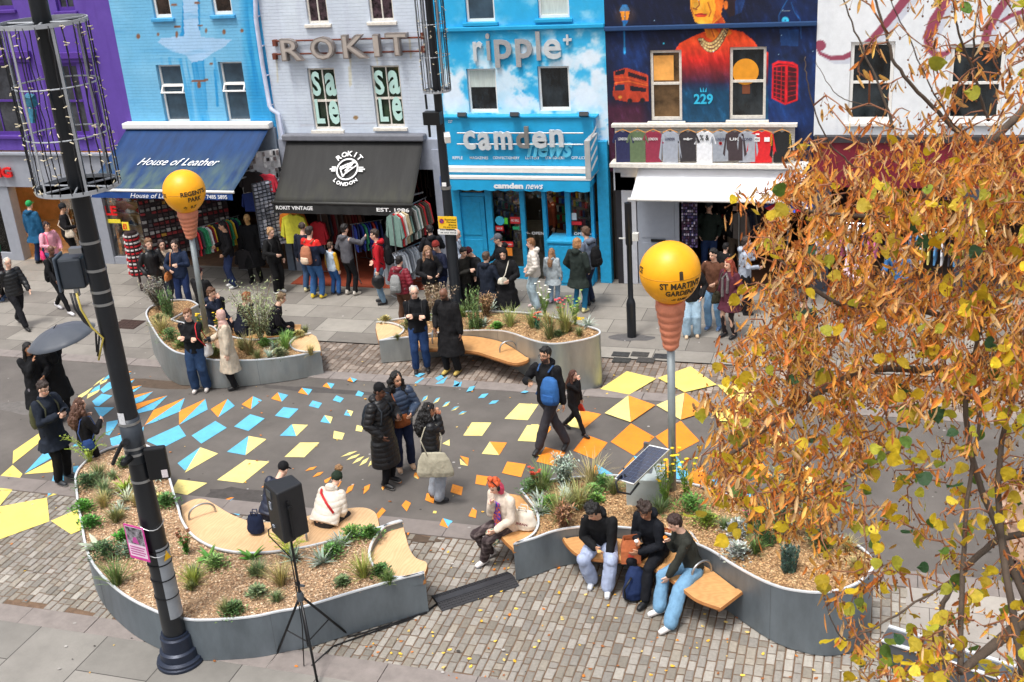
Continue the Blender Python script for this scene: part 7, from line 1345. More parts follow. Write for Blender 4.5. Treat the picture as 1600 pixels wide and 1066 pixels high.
        if hk in ('long', 'bob', 'bun', 'pony', 'longcurly'):
            for sd in (1,-1): b.tube([hd(sd*.055,.0,.07), hd(sd*.083,-.02,.0), hd(sd*.085,-.03,-.1 if hk != 'bun' else -.02)], [.035,.03,.024], 10)
            ell(b, hd(0,-.065,-.03),.078,.05,.09, HQ)
        if hk in ('long', 'longcurly'):
            w_ = .0 if hk == 'long' else .03;P0 = hd(0,-.07,-.06);b.tube([hd(0,-.06,.02), P0, sp(0,-.13,.42), sp(0,-.15,.28)], [.075,.075+w_, .085+w_, .06], 14)
            for sd in (1,-1): b.tube([hd(sd*.08,-.02,.0), hd(sd*.09,-.01,-.1), sp(sd*.11,.04,.4), sp(sd*.1,.08,.32)], [.03,.034+w_*.7,.036+w_*.6,.02], 10)
            ns = .012 if hk == 'long' else .03
        if hk == 'bun': ell(b, hd(0,-.1,.08),.045,.045,.045)
        if hk == 'topbun': ell(b, hd(0,-.02,.16),.042,.042,.04)
        if hk == 'pony': b.tube([hd(0,-.1,.03), hd(0,-.15,-.02), hd(0,-.14,-.16), hd(0,-.12,-.26)], [.03,.045,.045,.015], 10)
        if hk == 'hijab': ell(b, hd(0,-.02,.0),.09,.1,.13, HQ);ell(b, hd(0,-.01,-.13),.1,.09,.07);loft(b, [(sp(0,0,.38),.15,.12),(sp(0,0,.5),.11,.1),(hd(0,-.02,-.08),.075,.075)])
        if hk == 'hoodup': ell(b, hd(0,-.03,.02),.098,.105,.13, HQ);loft(b, [(sp(0,-.02,.44),.12,.1),(hd(0,-.03,-.06),.085,.09)])
        if hk == 'beanie': ell(b, hd(0,-.02,.085),.086,.092,.075, HQ);b.lathe([(.07,0),(.096,0),(.098,.04),(.09,.045),(.07,.04),(.07,0)], hd(0,-.018,.035),20, HQ)
        if hk == 'cap': pk = HQ @ Matrix.Rotation(R(-8),3, 'X');ell(b, hd(0,.1,.062),.062,.065,.009, pk)
        me = remesh(b, .009 if fine else .012,1,.4)
        # keep the face clear
        V = np.empty(len(me.vertices)*3);me.vertices.foreach_get('co', V);V = V.reshape(-1,3);P_ = (V-hc_) @ np.array(inv_h).T;lim = .058 if hk not in ('beanie',) else .03
        msk = (P_[:, 1] > .0) & (P_[:, 2] < lim) & (P_[:, 2] > -.11) & (np.abs(P_[:, 0]) < .068)
        if hk != 'cap' and msk.any(): P_[msk, 1] = np.minimum(P_[msk, 1], .01+.25*np.maximum(0, P_[msk, 2]-lim+.03));V = P_ @ np.array(HQ).T+hc_;me.vertices.foreach_set('co', V.ravel())
        hp_fn = hair_pat if hk == 'pinkorange' else None
        finish(me, nm, m_, t, hcl, ns, 26, seed=seed)
    if hk in ('cap', 'beanie') and 'hairback' in extras: b = MB();ell(b, hd(0,-.06,-.02),.075,.05,.06, HQ);finish(remesh(b, .012,1), 'hair', M_hair, t, (54,40,34),.01,26)
    if glasses:
        b = MB()
        for sd in (1,-1): b.tube([hd(sd*.03+.023*math.cos(k*.785),.088,.008+.018*math.sin(k*.785)) for k in range(9)], .0028,4);b.tube([hd(sd*.052,.085,.012), hd(sd*.078,.0,.014)], .0025,4)
        b.tube([hd(-.008,.092,.012), hd(.008,.092,.012)], .0028,4);b.build('glasses', M_black, t)
    t['pt'] = 0;del t['pt']
    return dict(t=t, s=s, sp=sp, hd=hd, AR=AR, neck=neck, pel=pel, LG=LG, g=g, RZ=RZ, HQ=HQ, w=lambda p: g+RZ @ (Vector(p)*s))
def worn(P, name, label, cat, loc=(0,0,0)):
    """a separate thing carried by a person, built in that person's own coordinates"""
    o = thing(name, label, cat, P['g'], None, P['t'].rotation_euler.z);o.scale = P['t'].scale;return o
def part(b, name, t, col, m=None, vox=.012, wr=.006, sm=2, pat=None): return finish(remesh(b, vox, sm), name, m or M_cloth, t, col, wr, 10, pat=pat)
def backpack(P, label, col, col2=None, front=0, sx=0., low=0):
    o = worn(P, 'backpack', label, 'backpack');sp = P['sp'];sg = 1 if front else -1;b = MB();loft(b, [(sp(sx, sg*.2,-.0-low),.13,.07),(sp(sx, sg*.23,.06-low),.155,.095),(sp(sx, sg*.22,.25-low),.15,.09),(sp(sx, sg*.2,.38-low),.12,.06),(sp(sx, sg*.19,.42-low),.06,.03)]);part(b, 'bag_body', o, col, M_cloth, .014,.008)
    b = MB();loft(b, [(sp(sx, sg*.29,.02-low),.1,.05),(sp(sx, sg*.31,.08-low),.115,.045),(sp(sx, sg*.3,.17-low),.1,.035)]);part(b, 'pocket', o, col2 or tuple(v*.85 for v in col), M_cloth, .014)
    b = MB()
    for sd in (1,-1): b.tube([sp(sd*.09, sg*.13,.46), sp(sd*.11,0,.52), sp(sd*.12,-sg*.13,.4), sp(sd*.14,-sg*.12,.2), sp(sd*.16, sg*.1,.04)], .015,6)
    b.build('strap', mat('strap_%d_%d' % (int(col[0]), int(col[1])), tuple(v*.8 for v in col),.8), o, smooth=True);return o
def shoulderbag(P, label, col, side=1, drop=.5, w=.17, hgt=.2, y=.06, strapc=None, name='shoulder_bag', cross=True, x=None):
    o = worn(P, name, label, 'bag');sp = P['sp'];x = (.26*side) if x is None else x;z = .48-drop;b = MB();loft(b, [(sp(x, y, z-hgt/2), w*.95,.05),(sp(x, y, z-hgt*.3), w, .07),(sp(x, y, z+hgt*.2), w*.85,.055),(sp(x, y, z+hgt/2), w*.6,.02)], xax=Vector((.35,1,0)).normalized() if abs(x) > .2 else Vector((1,.2,0)).normalized());part(b, 'bag_body', o, col, M_cloth, .014,.01)
    b = MB();o1 = sp(-.1*side if cross else .13*side, .02,.52);b.tube([sp(x, y+.1, z+hgt*.4), sp((x-.1*side)*.5 if cross else .15*side, .17,.26), o1+Vector((0,.09,-.05)), o1, o1+Vector((0,-.1,-.06)), sp((x)*.5 if cross else .15*side, -.17,.26), sp(x, y-.1, z+hgt*.4)], .011,6);b.build('strap', mat('bagstrap_%d_%d' % (int((strapc or col)[0]), int((strapc or col)[1])), strapc or col, .7), o, smooth=True);return o
def phone(P, label, side=0, col=(20,22,26)):
    o = worn(P, 'phone', label, 'phone');e, w = P['AR'][side][1:];d = (w-e).normalized();b = MB();q = Vector((0,0,1)).rotation_difference((d+Vector((0,0,.6))).normalized()).to_matrix();b.box(w+d*.1+Vector((0,.0,.03)),(.07,.01,.14), q);b.build('case', mat('phone_black', col, .2), o, bevel=.003);return o
SKL, SKM, SKT, SKD = (226,182,158),(206,158,128),(176,126,96),(104,70,54)
BLK, NVY, JEAN, LJEAN, CRM = (30,30,34),(30,40,66),(50,84,130),(150,180,206),(222,212,196)
# ---- foreground and middle of the street
P = person('woman in black cap and knee length black puffer coat, talking in mid street', (608,757),1.8,75,('longpuffer', (26,26,30)),('slim', (26,26,32)),('cap', (24,24,28)), SKD, ((30,30,34),(232,230,226)),('pocket', 'phone'), hy=5, hp=14, fine=True, extras=('hood', 'hairback'))
backpack(P, 'dark slate backpack on the woman in the long black puffer coat', (42,50,60),(34,40,50))
P = person('woman with long black hair in short navy puffer, brown bag across her', (634,732),1.74,35,('puffer', (48,62,84)),('straight', (34,44,74)),('longcurly', (26,22,22)), SKM, ((196,160,130),(236,226,210)),('hold', 'hold'), hy=25, fine=True, extras=('collar',))
shoulderbag(P, 'brown leather crossbody bag on the woman in the navy puffer', (128,70,36),-1,.44,.15,.2,.2, x=.0)
P = person('woman in cropped black puffer and wide pale grey trousers, cream tote on her shoulder', (682,781),1.66,120,('puffer', (30,32,38)),('wide', (160,166,176)),('longcurly', (24,22,24)), SKT, ((36,38,46),(70,74,84)),('mouth', 'down'), hy=-10, fine=True, extras=('collar',), wid=1.06)
shoulderbag(P, 'large slouchy cream canvas tote on the woman in grey trousers', (176,170,150),1,.62,.31,.44,-.0,(186,180,160), 'tote_bag', False, .27)
P = person('bearded man in black hooded jacket striding across the yellow diamonds, looking left', (862,703),1.86,-12,('jacket', (28,28,32)),('straight', (70,68,74)),('short', (24,20,20)), SKM, (30,30,34),((.16,.30,-.2), 'down'), 'walk2', hy=-12, hp=2, fine=True, extras=('hood', 'collar'), glasses=True, beard=(40,30,28), feet=((887,700),(841,708)))
backpack(P, 'bright blue backpack on the bearded man with glasses', (52,100,160),(44,88,146), front=1, sx=-.15);phone(P, 'black phone in the hand of the bearded man with glasses', 0)
P = person('long haired girl in black jacket walking beside the bearded man, hand at her mouth', (899,677),1.2,70,('jacket', (30,28,32)),('slim', (30,30,34)),('long', (84,50,38)), SKL, (24,24,28),('mouth', 'down'), 'walk', hy=10, fine=True)
o = worn(P, 'carrier_bag', 'small red carrier bag hanging from the girl\'s hand', 'bag');b = MB();w = P['AR'][1][2];b.prism([w+Vector((-.02,-.12,-.36)), w+Vector((-.02,.12,-.32)), w+Vector((-.02,.02,-.14)), w+Vector((-.02,-.04,-.14))], (.05,0,0));b.build('bag_body', mat('red_bag', (224,62,40),.5), o, bevel=.01);b = MB();b.tube([w+Vector((0,0,-.16)), w+Vector((0,0,-.06))], .008,5);b.build('handle', M_wt, o)
P = person('grey haired man in black roll neck, arms crossed, before the curved bench', (660,580),1.78,20,('jumper', (28,29,34)),('straight', (38,62,104)),('thin', (180,176,172)), SKL, (40,38,40),('cross', 'cross'), hy=10, glasses=True, fine=True, extras=('collar',))
backpack(P, 'black backpack hanging behind the man with crossed arms', (30,30,34), sx=-.1)
P = person('shaven headed bearded man in long black overcoat before the curved bench', (708,583),1.78,-12,('coat', (32,31,34)),('straight', (30,30,34)),('bald', None),(120,82,64),((196,170,90),(30,30,30)),('pocket', 'down'), hy=-5, hp=18, fine=True, beard=(40,30,28), extras=('collar',))
P = person('smiling woman in black sweatshirt, arms crossed, at the rear left planter', (316,610),1.7,15,('jumper', (30,31,36)),('wide', (40,62,94)),('short', (130,88,58)), SKL, ((214,206,200),(240,236,230)),('cross', 'cross'), fine=True, extras=('collar',), wid=1.05)
shoulderbag(P, 'white tote with red strap behind the woman in the black sweatshirt', (210,208,206),-1,.55,.13,.26,-.04,(200,40,48), 'tote_bag', False)
P = person('woman in pink headscarf and long beige coat, camera in her hands', (366,606),1.62,-55,('coat', (198,184,164)),('straight', (28,28,32)),('hijab', (206,168,158)), SKL, (28,28,30),('hold', 'down'), hy=-20, hp=4, fine=True)
shoulderbag(P, 'beige bum bag worn across the long beige coat', (176,146,122),1,.42,.14,.14,.16, x=.08)
o = worn(P, 'camera', 'black camera held in front of the beige coat', 'camera');b = MB();w = P['AR'][0][2];b.box(w+Vector((-.06,.06,.02)),(.12,.07,.08));b.lathe([(.0,0),(.035,0),(.035,.07),(0,.07)], w+Vector((-.06,.09,.02)),14, rot(-90));b.build('camera_body', M_black, o)
P = person('woman in black coat over grey dress, long dark hair, under the umbrella', (72,664),1.66,50,('coat', (30,31,36)),('straight', (112,108,116)),('long', (26,22,24)), SKT, BLK, ('chin', 'hold'), hy=20, extras=('collar',))
PU = P
P = person('person in long black coat sharing the umbrella, arm swung out to the right', (101,652),1.7,60,('coat', (26,26,29)),('slim', BLK),('short', (30,24,24)), SKD, BLK, ('side', 'mouth'), hy=10, extras=('collar',))
u0 = A(89,512,2.0);o = thing('umbrella', 'open dark grey umbrella over two women at the left edge of the road', 'umbrella', (0,0,0));b = MB();q = Matrix.Rotation(R(-9),3, 'Y') @ Matrix.Rotation(R(6),3, 'X');V = [u0];n = 32;F = []
for j in range(1,7):
    for i in range(n): a_ = 2*math.pi*i/n;sc_ = abs(math.cos(a_*4));r_ = 0.62*j/6*(1-.05*(1-sc_)*j/6);V.append(u0+q @ Vector((r_*math.cos(a_), r_*math.sin(a_),-.2*(j/6)**2-.015*(1-sc_)*(j/6))))
F += [(0,1+(i+1) % n, 1+i) for i in range(n)]+[(1+(j-1)*n+i, 1+(j-1)*n+(i+1) % n, 1+j*n+(i+1) % n, 1+j*n+i) for j in range(1,6) for i in range(n)];b.add(V, F);ob = b.build('canopy', mat('umbrella_grey', (66,72,82),.55, var=.06, sheen=.2), o, smooth=True);ob.modifiers.new('s', 'SOLIDIFY').thickness = .003
b = MB();hnd = PU['w'](PU['AR'][0][2]);b.tube([u0+Vector((0,0,.06)), hnd+Vector((0,0,.02)), hnd+Vector((0,0,-.1))], .008,6)
for i in range(8): a_ = 2*math.pi*i/8;b.tube([u0+q @ Vector((0.62*k/5*math.cos(a_),0.62*k/5*math.sin(a_),-.2*(k/5)**2-.008)) for k in range(6)], .003,4)
b.build('shaft', M_black, o)
P = person('man with glasses in long navy coat looking at his phone, left edge', (100,752),1.86,80,('parka', (34,42,56)),('straight', (24,24,28)),('short', (62,48,42)), SKL, ((50,54,60),(220,220,216)),('phone', 'phone'), hy=0, hp=16, fine=True, glasses=True, extras=('collar',))
backpack(P, 'olive backpack on the man with the phone', (78,80,56));phone(P, 'phone in a yellow case held by the man in the navy coat', 0,(226,206,40))
P = person('woman with curly brown hair in black top, back turned, behind the largest planter', (152,760),1.6,150,('jacket', (26,26,32)),('slim', BLK),('longcurly', (92,62,48)), SKL, BLK, ('phone', 'strap'), fine=True)
shoulderbag(P, 'blue shoulder bag on the curly haired woman', (40,66,116),1,.45,.12,.2,-.08, cross=False)
# ---- seated on the front right planter
P = person('seated person with orange and pink hair, cream cardigan and checked trousers', None, 1.74,-28,('jacket', (214,200,184)),('straight', (66,54,56), plaid((120,108,106),.09)),('topbun', (220,96,50)), SKL, ((226,222,220),(150,160,180)),('chin', 'lap'), seat=(793,826), feet=((768,868),(757,880)), lean=9, hp=26, hy=-5, fine=True, wid=1.1)
b = MB();sp, hd = P['sp'], P['hd'];b.prism([sp(-.06,.15,.02), sp(.06,.15,.02), sp(.09,.12,.46), sp(-.09,.12,.46)], (0,.03,0))
def pat_(V, C_): n_ = N3(V, 34,3);C_[n_ > .12] = (70,84,190);C_[n_ < -.2] = (226,120,60);return C_
finish(remesh(b, .012,2), 'scarf', M_cloth, P['t'], (176,70,120),.006,20, pat=pat_)
b = MB();b.tube([hd(.085*math.cos(R(a_)),0.0,.02+.125*math.sin(R(a_))) for a_ in range(0,181,15)], .008,6);b.ball(hd(.086,0,0),(.018,.03,.04));b.ball(hd(-.086,0,0),(.018,.03,.04));b.build('headphones', M_black, P['t'], smooth=True)
b = MB();ell(b, hd(.06,-.03,-.06),.045,.05,.1);ell(b, hd(-.06,-.03,-.06),.045,.05,.1);finish(remesh(b, .01,1), 'hair', M_hair, P['t'], (206,66,96),.012,26)
def tote_at(name, label, px, py, z, w, d, h_, col, rz, extra=None, lean=0):
    g = A(px, py, z);o = thing(name, label, 'bag', (g.x, g.y, z), None, R(rz));b = MB();loft(b, [(Vector((0,0,.02)), w*.9, d),(Vector((0,0, h_*.3)), w, d*1.05),(Vector((lean, 0, h_*.8)), w*.85, d*.6),(Vector((lean, 0, h_)), w*.7, d*.25)]);part(b, 'bag_body', o, col, M_cloth, .012,.012,2, extra);b = MB()
    for y in (-.02,.02): b.tube([Vector((lean-w*.3, y, h_*.95)), Vector((lean-w*.25, y*2, h_*1.2)), Vector((lean+w*.25, y*2, h_*1.2)), Vector((lean+w*.3, y, h_*.95))], .01,6)
    b.build('handle', mat('strap_%s_%d' % (name, int(col[0])), col, .7), o, smooth=True);return o
o = tote_at('tote_bag', 'off white canvas tote with maroon print beside the orange haired person', 820,826,.5,.2,.1,.3,(222,214,200),-8)
text_on('print', 'URBAN', (-.1,-.115,.12),(.1,-.115,.12),(-.1,-.115,.16),.004, mat('maroon_print', (120,50,60),.7), o, bold=.02)
def pat2(V, C_): n_ = N3(V, 26,5);C_[n_ > .15] = (196,70,60);C_[n_ < -.15] = (90,130,110);C_[np.abs(n_) < .04] = (226,190,90);return C_
P_ = worn(P, 'knitted_bag', 'multicoloured knitted bag in the lap of the orange haired person', 'bag');b = MB();ell(b, P['sp'](.0,.3,-.05),.13,.1,.12);part(b, 'bag_body', P_, (216,210,196), M_cloth, .012,.012,2, pat2)
P = person('boy with curly black hair, black hoodie and pale blue joggers on the bench', None, 1.76,4,('jacket', (28,29,33)),('wide', (164,176,204)),('curly', (26,22,22)), SKM, ((214,218,224),(236,236,240)),((.04,.3,-.28), 'knee'), seat=(942,852), feet=((925,912),(950,925)), lean=26, hp=20, hy=-38, fine=True, extras=('hood',))
def food(P, label, side, col):
    o = worn(P, 'snack', label, 'food');e, w = P['AR'][side][1:];d = (w-e).normalized();b = MB();ell(b, w+d*.1+Vector((0,.02,.02)),.035,.03,.025);part(b, 'food', o, col, M_cloth, .008,.006);return o
food(P, 'half eaten bun in the hand of the first boy on the bench', 0,(214,176,110))
P = person('curly haired boy in navy tracksuit, middle one of three on the bench', None, 1.78,-32,('jacket', (26,30,40)),('straight', (26,28,36)),('curly', (58,40,32)), SKT, (24,25,30),((.02,.26,-.2),(.08,.34,-.3)), seat=(1026,862), feet=((1001,930),(1008,945)), lean=18, hp=18, hy=30, fine=True, extras=('hood',))
food(P, 'small red and white food carton held by the middle boy', 0,(232,226,224))
P = person('boy in dark green sweatshirt and blue jeans on the bench by the handrail', None, 1.74,-62,('jumper', (58,60,54)),('wide', (112,152,184)),('short', (66,44,38)), SKL, ((226,222,220),(240,238,236)),('chin', 'knee'), seat=(1082,890), feet=((1030,958),(1046,984)), lean=17, hp=16, hy=5, fine=True)
text_on('print', 'ALL', P['sp'](.12,-.16,.34), P['sp'](-.12,-.16,.34), P['sp'](.12,-.12,.44),.006, M_wt, P['t'], bold=.03)
food(P, 'orange snack in the hand of the boy in dark green', 0,(226,130,50))
def papbag(px, py, z, s_, label, rz):
    g = A(px, py, z);o = thing('paper_bag', label, 'bag', (g.x, g.y, z), None, R(rz));b = MB();w, d, h_ = .12*s_, .075*s_, .32*s_;V = []
    for zz, k in ((0,1),(h_*.55,.98),(h_, .7)): V += [Vector((-w*k, -d*k, zz)), Vector((w*k, -d*k, zz)), Vector((w*k, d*k, zz+(.02 if zz == h_ else 0))), Vector((-w*k, d*k, zz))]
    b.add(V, [(0,3,2,1)]+[(i*4+j, i*4+(j+1) % 4, i*4+4+(j+1) % 4, i*4+4+j) for i in range(2) for j in range(4)]);ob = b.build('bag_body', mat('brown_paper', (196,110,66),.75, var=.18, scale=9, bump=.5, bscale=14), o);ob.modifiers.new('s', 'SOLIDIFY').thickness = .003
    b = MB();ell(b, (0,-d-.002, h_*.35),.035*s_, .004,.045*s_);b.build('emblem', mat('red_print', (196,70,50),.6), o);return o
papbag(986,876,.46,1.1, 'brown paper takeaway bag standing between the first and middle boys', 14);papbag(1040,850,.46,.7, 'smaller orange paper bag behind the boy in dark green', -10)
g = A(992,935,.02);o = thing('backpack', 'dark blue rucksack on the setts at the middle boy\'s feet', 'backpack', (g.x, g.y, .012), None, R(25));b = MB();loft(b, [(Vector((0,0,.02)),.15,.09),(Vector((0,0,.12)),.16,.11),(Vector((.02,.05,.34)),.13,.09),(Vector((.03,.08,.45)),.07,.05)]);part(b, 'bag_body', o, (30,46,84), M_cloth, .014,.012);b = MB();b.tube([(-.1,-.1,.05),(-.16,-.14,.12),(-.16,-.1,.24),(-.05,-.06,.38)], .014,6);b.build('strap', M_black, o, smooth=True)
# ---- seated on the largest planter's bench, backs to the viewer
P = person('seated person in cream puffer and dark green bobble hat, back turned', None, 1.52,172,('puffer', (224,214,200)),('straight', (60,58,60)),('beanie', (42,58,44)), SKL, BLK, ('lap', 'lap'), seat=(508,820), lean=42, hp=24, fine=True, extras=('hood',), wid=1.38)
b = MB();ell(b, P['hd'](0,-.04,.2),.065,.065,.06);finish(remesh(b, .009,1), 'bobble', M_hair, P['t'], (160,122,84),.02,40);b = MB();sp = P['sp'];b.tube([sp(-.2,-.02,.5), sp(-.1,-.165,.4), sp(.08,-.19,.24), sp(.2,-.1,.12)], .022,6);b.build('red_strap', mat('red_strap', (206,34,40),.6), P['t'], smooth=True)
P = person('seated person in dark blue jacket and black cap behind the loudspeaker', None, 1.62,165,('puffer', (34,42,66)),('straight', (40,44,60)),('cap', (30,30,34)), SKL, BLK, ('lap', 'lap'), seat=(424,808), lean=34, hp=24)
tote_at('backpack', 'navy rucksack on the bench left of the loudspeaker', 402,832,.47,.13,.1,.3,(28,40,70),10)
# ---- pavement, left
P = person('white haired man with glasses in black padded jacket walking at the far left', (36,511),1.7,68,('puffer', (32,34,38)),('straight', (36,36,42)),('thin', (200,196,190)), SKL, (24,22,22),('swb', 'swf'), 'walk', glasses=True)
P = person('shaven headed man in black with white trainers striding right, far left pavement', (101,488),1.68,75,('jumper', (28,28,32)),('slim', (28,28,32)),('bald', None), SKD, ((222,220,224),(236,236,238)),('swf', 'strap'), 'walk')
backpack(P, 'black rucksack low on the back of the man with white trainers', (24,24,28), low=.12)
P = person('woman in pink jacket with hair tied up, before the shoe shop', (92,440),1.6,70,('jacket', (226,160,176)),('straight', (96,130,170)),('bun', (60,36,40)), SKM, (220,216,210),('hold', 'pocket'), 'walk')
shoulderbag(P, 'bright pink patterned tote on the woman in the pink jacket', (230,60,116),1,.56,.15,.24,-.06, None, 'tote_bag', False)
person('person in blue hooded coat and green cap entering the shoe shop', (66,412),1.72,175,('parka', (30,84,120)),('straight', (40,56,92)),('cap', (40,150,84)), SKL, BLK, extras=('hood',))
P = person('person in black beanie and dark coat just left of the tall lamp post', (116,414),1.66,120,('jacket', (36,34,38)),('straight', BLK),('beanie', (44,44,48)), SKM, BLK, ('hold', 'pocket'));shoulderbag(P, 'cream bag on the person in the black beanie', (210,196,176),1,.45,.14,.22,.1)
person('person in dark fur collared puffer cut by the left edge of the picture', (6,470),1.72,-80,('longpuffer', (34,34,42)),('slim', BLK),('long', (24,20,24)), SKL, ((40,60,90),(230,230,230)), extras=('hood',));person('person in green hooded top at the left edge of the picture', (2,448),1.66,-90,('jacket', (36,110,78)),('straight', NVY),('hoodup', (36,110,78)), SKL, BLK)
P = person('man in black leather jacket, first of three by the stacked sunglasses stands', (252,484),1.76,55,('leather', (34,33,36)),('straight', (60,62,74)),('short', (128,92,66)), SKL, BLK, ('pocket', 'swf'), 'walk', extras=('collar',))
person('woman in pink blouse, maroon scarf and beige coat, beside the black leather jacket', (270,476),1.62,50,('jacket', (186,166,146)),('straight', (70,74,84)),('bob', (56,34,32)), SKL, ((180,180,180),(230,230,230)),('hold', 'hold'), 'walk')
P = person('smiling woman in navy jacket with grey hood, near the smaller balloon', (292,484),1.68,20,('jacket', (32,46,74)),('straight', (36,52,92)),('bun', (60,42,36)), SKL, BLK, ('hold', 'phone'), extras=('hood',));shoulderbag(P, 'tan leather shoulder bag on the woman in the navy jacket', (176,108,60),1,.5,.18,.2,.1, cross=False)
person('person in black with red patterned cap, seated just behind the smaller balloon pole', None, 1.72,175,('jacket', (30,30,33)),('straight', BLK),('cap', (60,36,40)), SKL, BLK, ('lap', 'lap'), seat=(319,478), zseat=.5)
person('brown haired man in navy hoodie seated behind the rear left planter, eating', None, 1.76,90,('jumper', (34,42,62)),('straight', (36,40,56)),('short', (100,68,48)), SKL, BLK, ('mouth', 'lap'), seat=(338,514), hp=10, extras=('hood',))
person('ginger haired person in dark navy jacket seated beside the feathery shrub', None, 1.7,150,('jacket', (32,36,54)),('straight', (30,30,40)),('short', (176,110,70)), SKL, BLK, ('lap', 'mouth'), seat=(378,522), lean=20)
person('person in black with tan boots seated behind the feathery shrub', None, 1.72,120,('jacket', (30,28,36)),('straight', (30,30,38)),('short', (120,96,70)), SKL, (196,170,140),('lap', 'lap'), seat=(424,520), lean=26)
person('man in black jacket and jeans standing in the leather shop front', (366,449),1.66,-55,('jacket', (32,30,34)),('straight', (36,48,82)),('short', (30,24,24)), SKM, ((222,222,222),(240,240,240)),('hold', 'pocket'))
P = person('black clad woman with blonde hair up, left of the yellow jacket', (436,458),1.62,70,('jacket', (30,30,32)),('straight', (28,28,30)),('bun', (176,138,100)), SKL, ((228,228,228),(240,240,240)),('hold', 'down'), hp=16);backpack(P, 'black backpack on the blonde woman before the vintage shop', (34,34,36), low=.05)
person('bald man facing into the vintage shop, left of the tan rucksack', (486,456),1.7,175,('jacket', (34,40,58)),('straight', (60,84,116)),('thin', (70,56,50)), SKL, ((214,206,160),(226,220,210)))
P = person('man in navy coat with red shoulders facing into the vintage shop', (497,466),1.72,170,('jacket', (34,44,68), lambda V, C_: (C_.__setitem__(V[:, 2] > 1.33,(214,44,40)), C_)[1]),('straight', (56,96,146)),('short', (60,50,46)), SKL, ((230,200,60),(236,232,224)),('hold', 'hold'), wid=1.15)
backpack(P, 'tan and cream rolltop rucksack on the man with red shoulders', (172,112,84),(220,196,172))
person('boy in pale blue gilet with yellow patterned sleeves before the vintage shop', (525,461),1.28,155,('jacket', (180,196,212), lambda V, C_: (C_.__setitem__(np.abs(V[:, 0]) > .2,(206,160,50)), C_)[1]),('straight', (46,86,140)),('short', (90,70,56)), SKL, ((50,54,70),(236,236,236)))
person('man in grey padded hoodie reaching to the rail before the vintage shop', (550,461),1.7,155,('jumper', (92,92,98)),('slim', (32,32,36)),('short', (40,34,34)), SKL, ((196,190,180),(230,226,220)),('reach', 'pocket'), extras=('hood',))
P = person('man in bright red hoodie and jeans holding a black carrier bag', (600,474),1.74,-70,('jumper', (182,28,40)),('straight', (116,142,164)),('short', (70,54,44)), SKL, BLK, ('pocket', 'down'), 'stand', extras=('hood',));backpack(P, 'black backpack on the man in the bright red hoodie', (28,28,32))
o = worn(P, 'carrier_bag', 'black carrier bag hanging from the hand of the man in the red hoodie', 'bag');b = MB();w = P['AR'][1][2];ell(b, w+Vector((0,.02,-.26)),.08,.15,.17);b.tube([w+Vector((0,0,-.12)), w+Vector((0,0,-.05))], .02,6);part(b, 'bag_body', o, (30,30,34), M_leath, .014,.014)
P = person('boy in maroon puffer with cream hood and brown trousers, near the man with crossed arms', (634,508),1.55,165,('puffer', (122,26,42)),('straight', (92,64,48)),('short', (34,28,28)), SKL, BLK, ('pocket', 'pocket'), extras=('hood',));backpack(P, 'grey backpack on the boy in the maroon puffer', (140,142,142),(128,130,130))
person('person in black in the doorway of the vintage shop', (618,452),1.7,110,('jacket', (28,28,34)),('straight', BLK),('short', (34,28,28)), SKL, BLK)
person('person with fur trimmed hood beside the rack of checked shirts', (682,458),1.62,-150,('jacket', (38,38,44)),('straight', BLK),('short', (40,34,34)), SKL, BLK, ('hold', 'hold'), extras=('hood',))
person('woman with long light brown hair and brown skirt, left of the slim lamp post', (677,494),1.62,40,('jacket', (34,34,38)),('slim', (110,88,68)),('long', (150,112,84)), SKL, BLK, ('hold', 'hold'), hp=18)
person('person in rust red beanie and navy jacket just left of the slim lamp post', (694,484),1.6,-30,('jacket', (34,40,66)),('straight', (40,52,90)),('beanie', (130,46,40)), SKL, BLK, ('hold', 'hold'), hp=20)
person('bald man in pale grey top just right of the slim lamp post', (720,474),1.74,95,('jumper', (170,178,192)),('straight', (60,66,84)),('bald', None), SKL, BLK, ('phone', 'pocket'), hp=14)
person('person in dark olive jacket facing right between lamp post and maroon beanie', (731,492),1.55,60,('jacket', (46,44,40)),('straight', BLK),('short', (40,32,30)), SKL, BLK, ('phone', 'pocket'), hp=14)
person('person in maroon beanie bent over a phone before the blue door', (750,486),1.55,-30,('jacket', (34,34,38)),('straight', BLK),('beanie', (78,26,38)), SKL, BLK, ('phone', 'phone'), hp=34, lean=10)
person('man with glasses in dark navy coat, back turned, before the blue door', (767,506),1.6,160,('parka', (34,42,58)),('straight', BLK),('short', (84,66,54)), SKL, BLK, ('hold', 'hold'), extras=('hood',), glasses=True)
P = person('woman in black hood and long black coat with cream bum bag', (795,506),1.7,5,('coat', (28,28,32)),('slim', BLK),('hoodup', (28,28,32)), SKL, BLK, ('down', 'hold'), hp=18);shoulderbag(P, 'cream bum bag on the woman in the black hood', (206,200,184),1,.36,.12,.15,.17, x=.02)
person('man in grey cap and black jacket behind the woman in the black hood', (789,480),1.7,-55,('jacket', (30,30,36)),('straight', (60,60,66)),('cap', (90,92,100)), SKL, BLK, ('hold', 'hold'), hp=16, extras=('hood', 'hairback'))
person('person in cream puffer and pale wide jeans before the newsagent window', (838,482),1.6,-70,('puffer', (216,208,198)),('wide', (176,196,206)),('short', (140,96,60)), SKL, ((220,190,190),(236,232,230)),('pocket', 'pocket'), extras=('hood',))
person('girl in silver grey hooded coat facing the newsagent window', (866,474),1.26,170,('parka', (168,178,184)),('straight', (150,176,200)),('long', (150,112,82)), SKL, ((200,180,190),(230,230,230)), extras=('hood',))
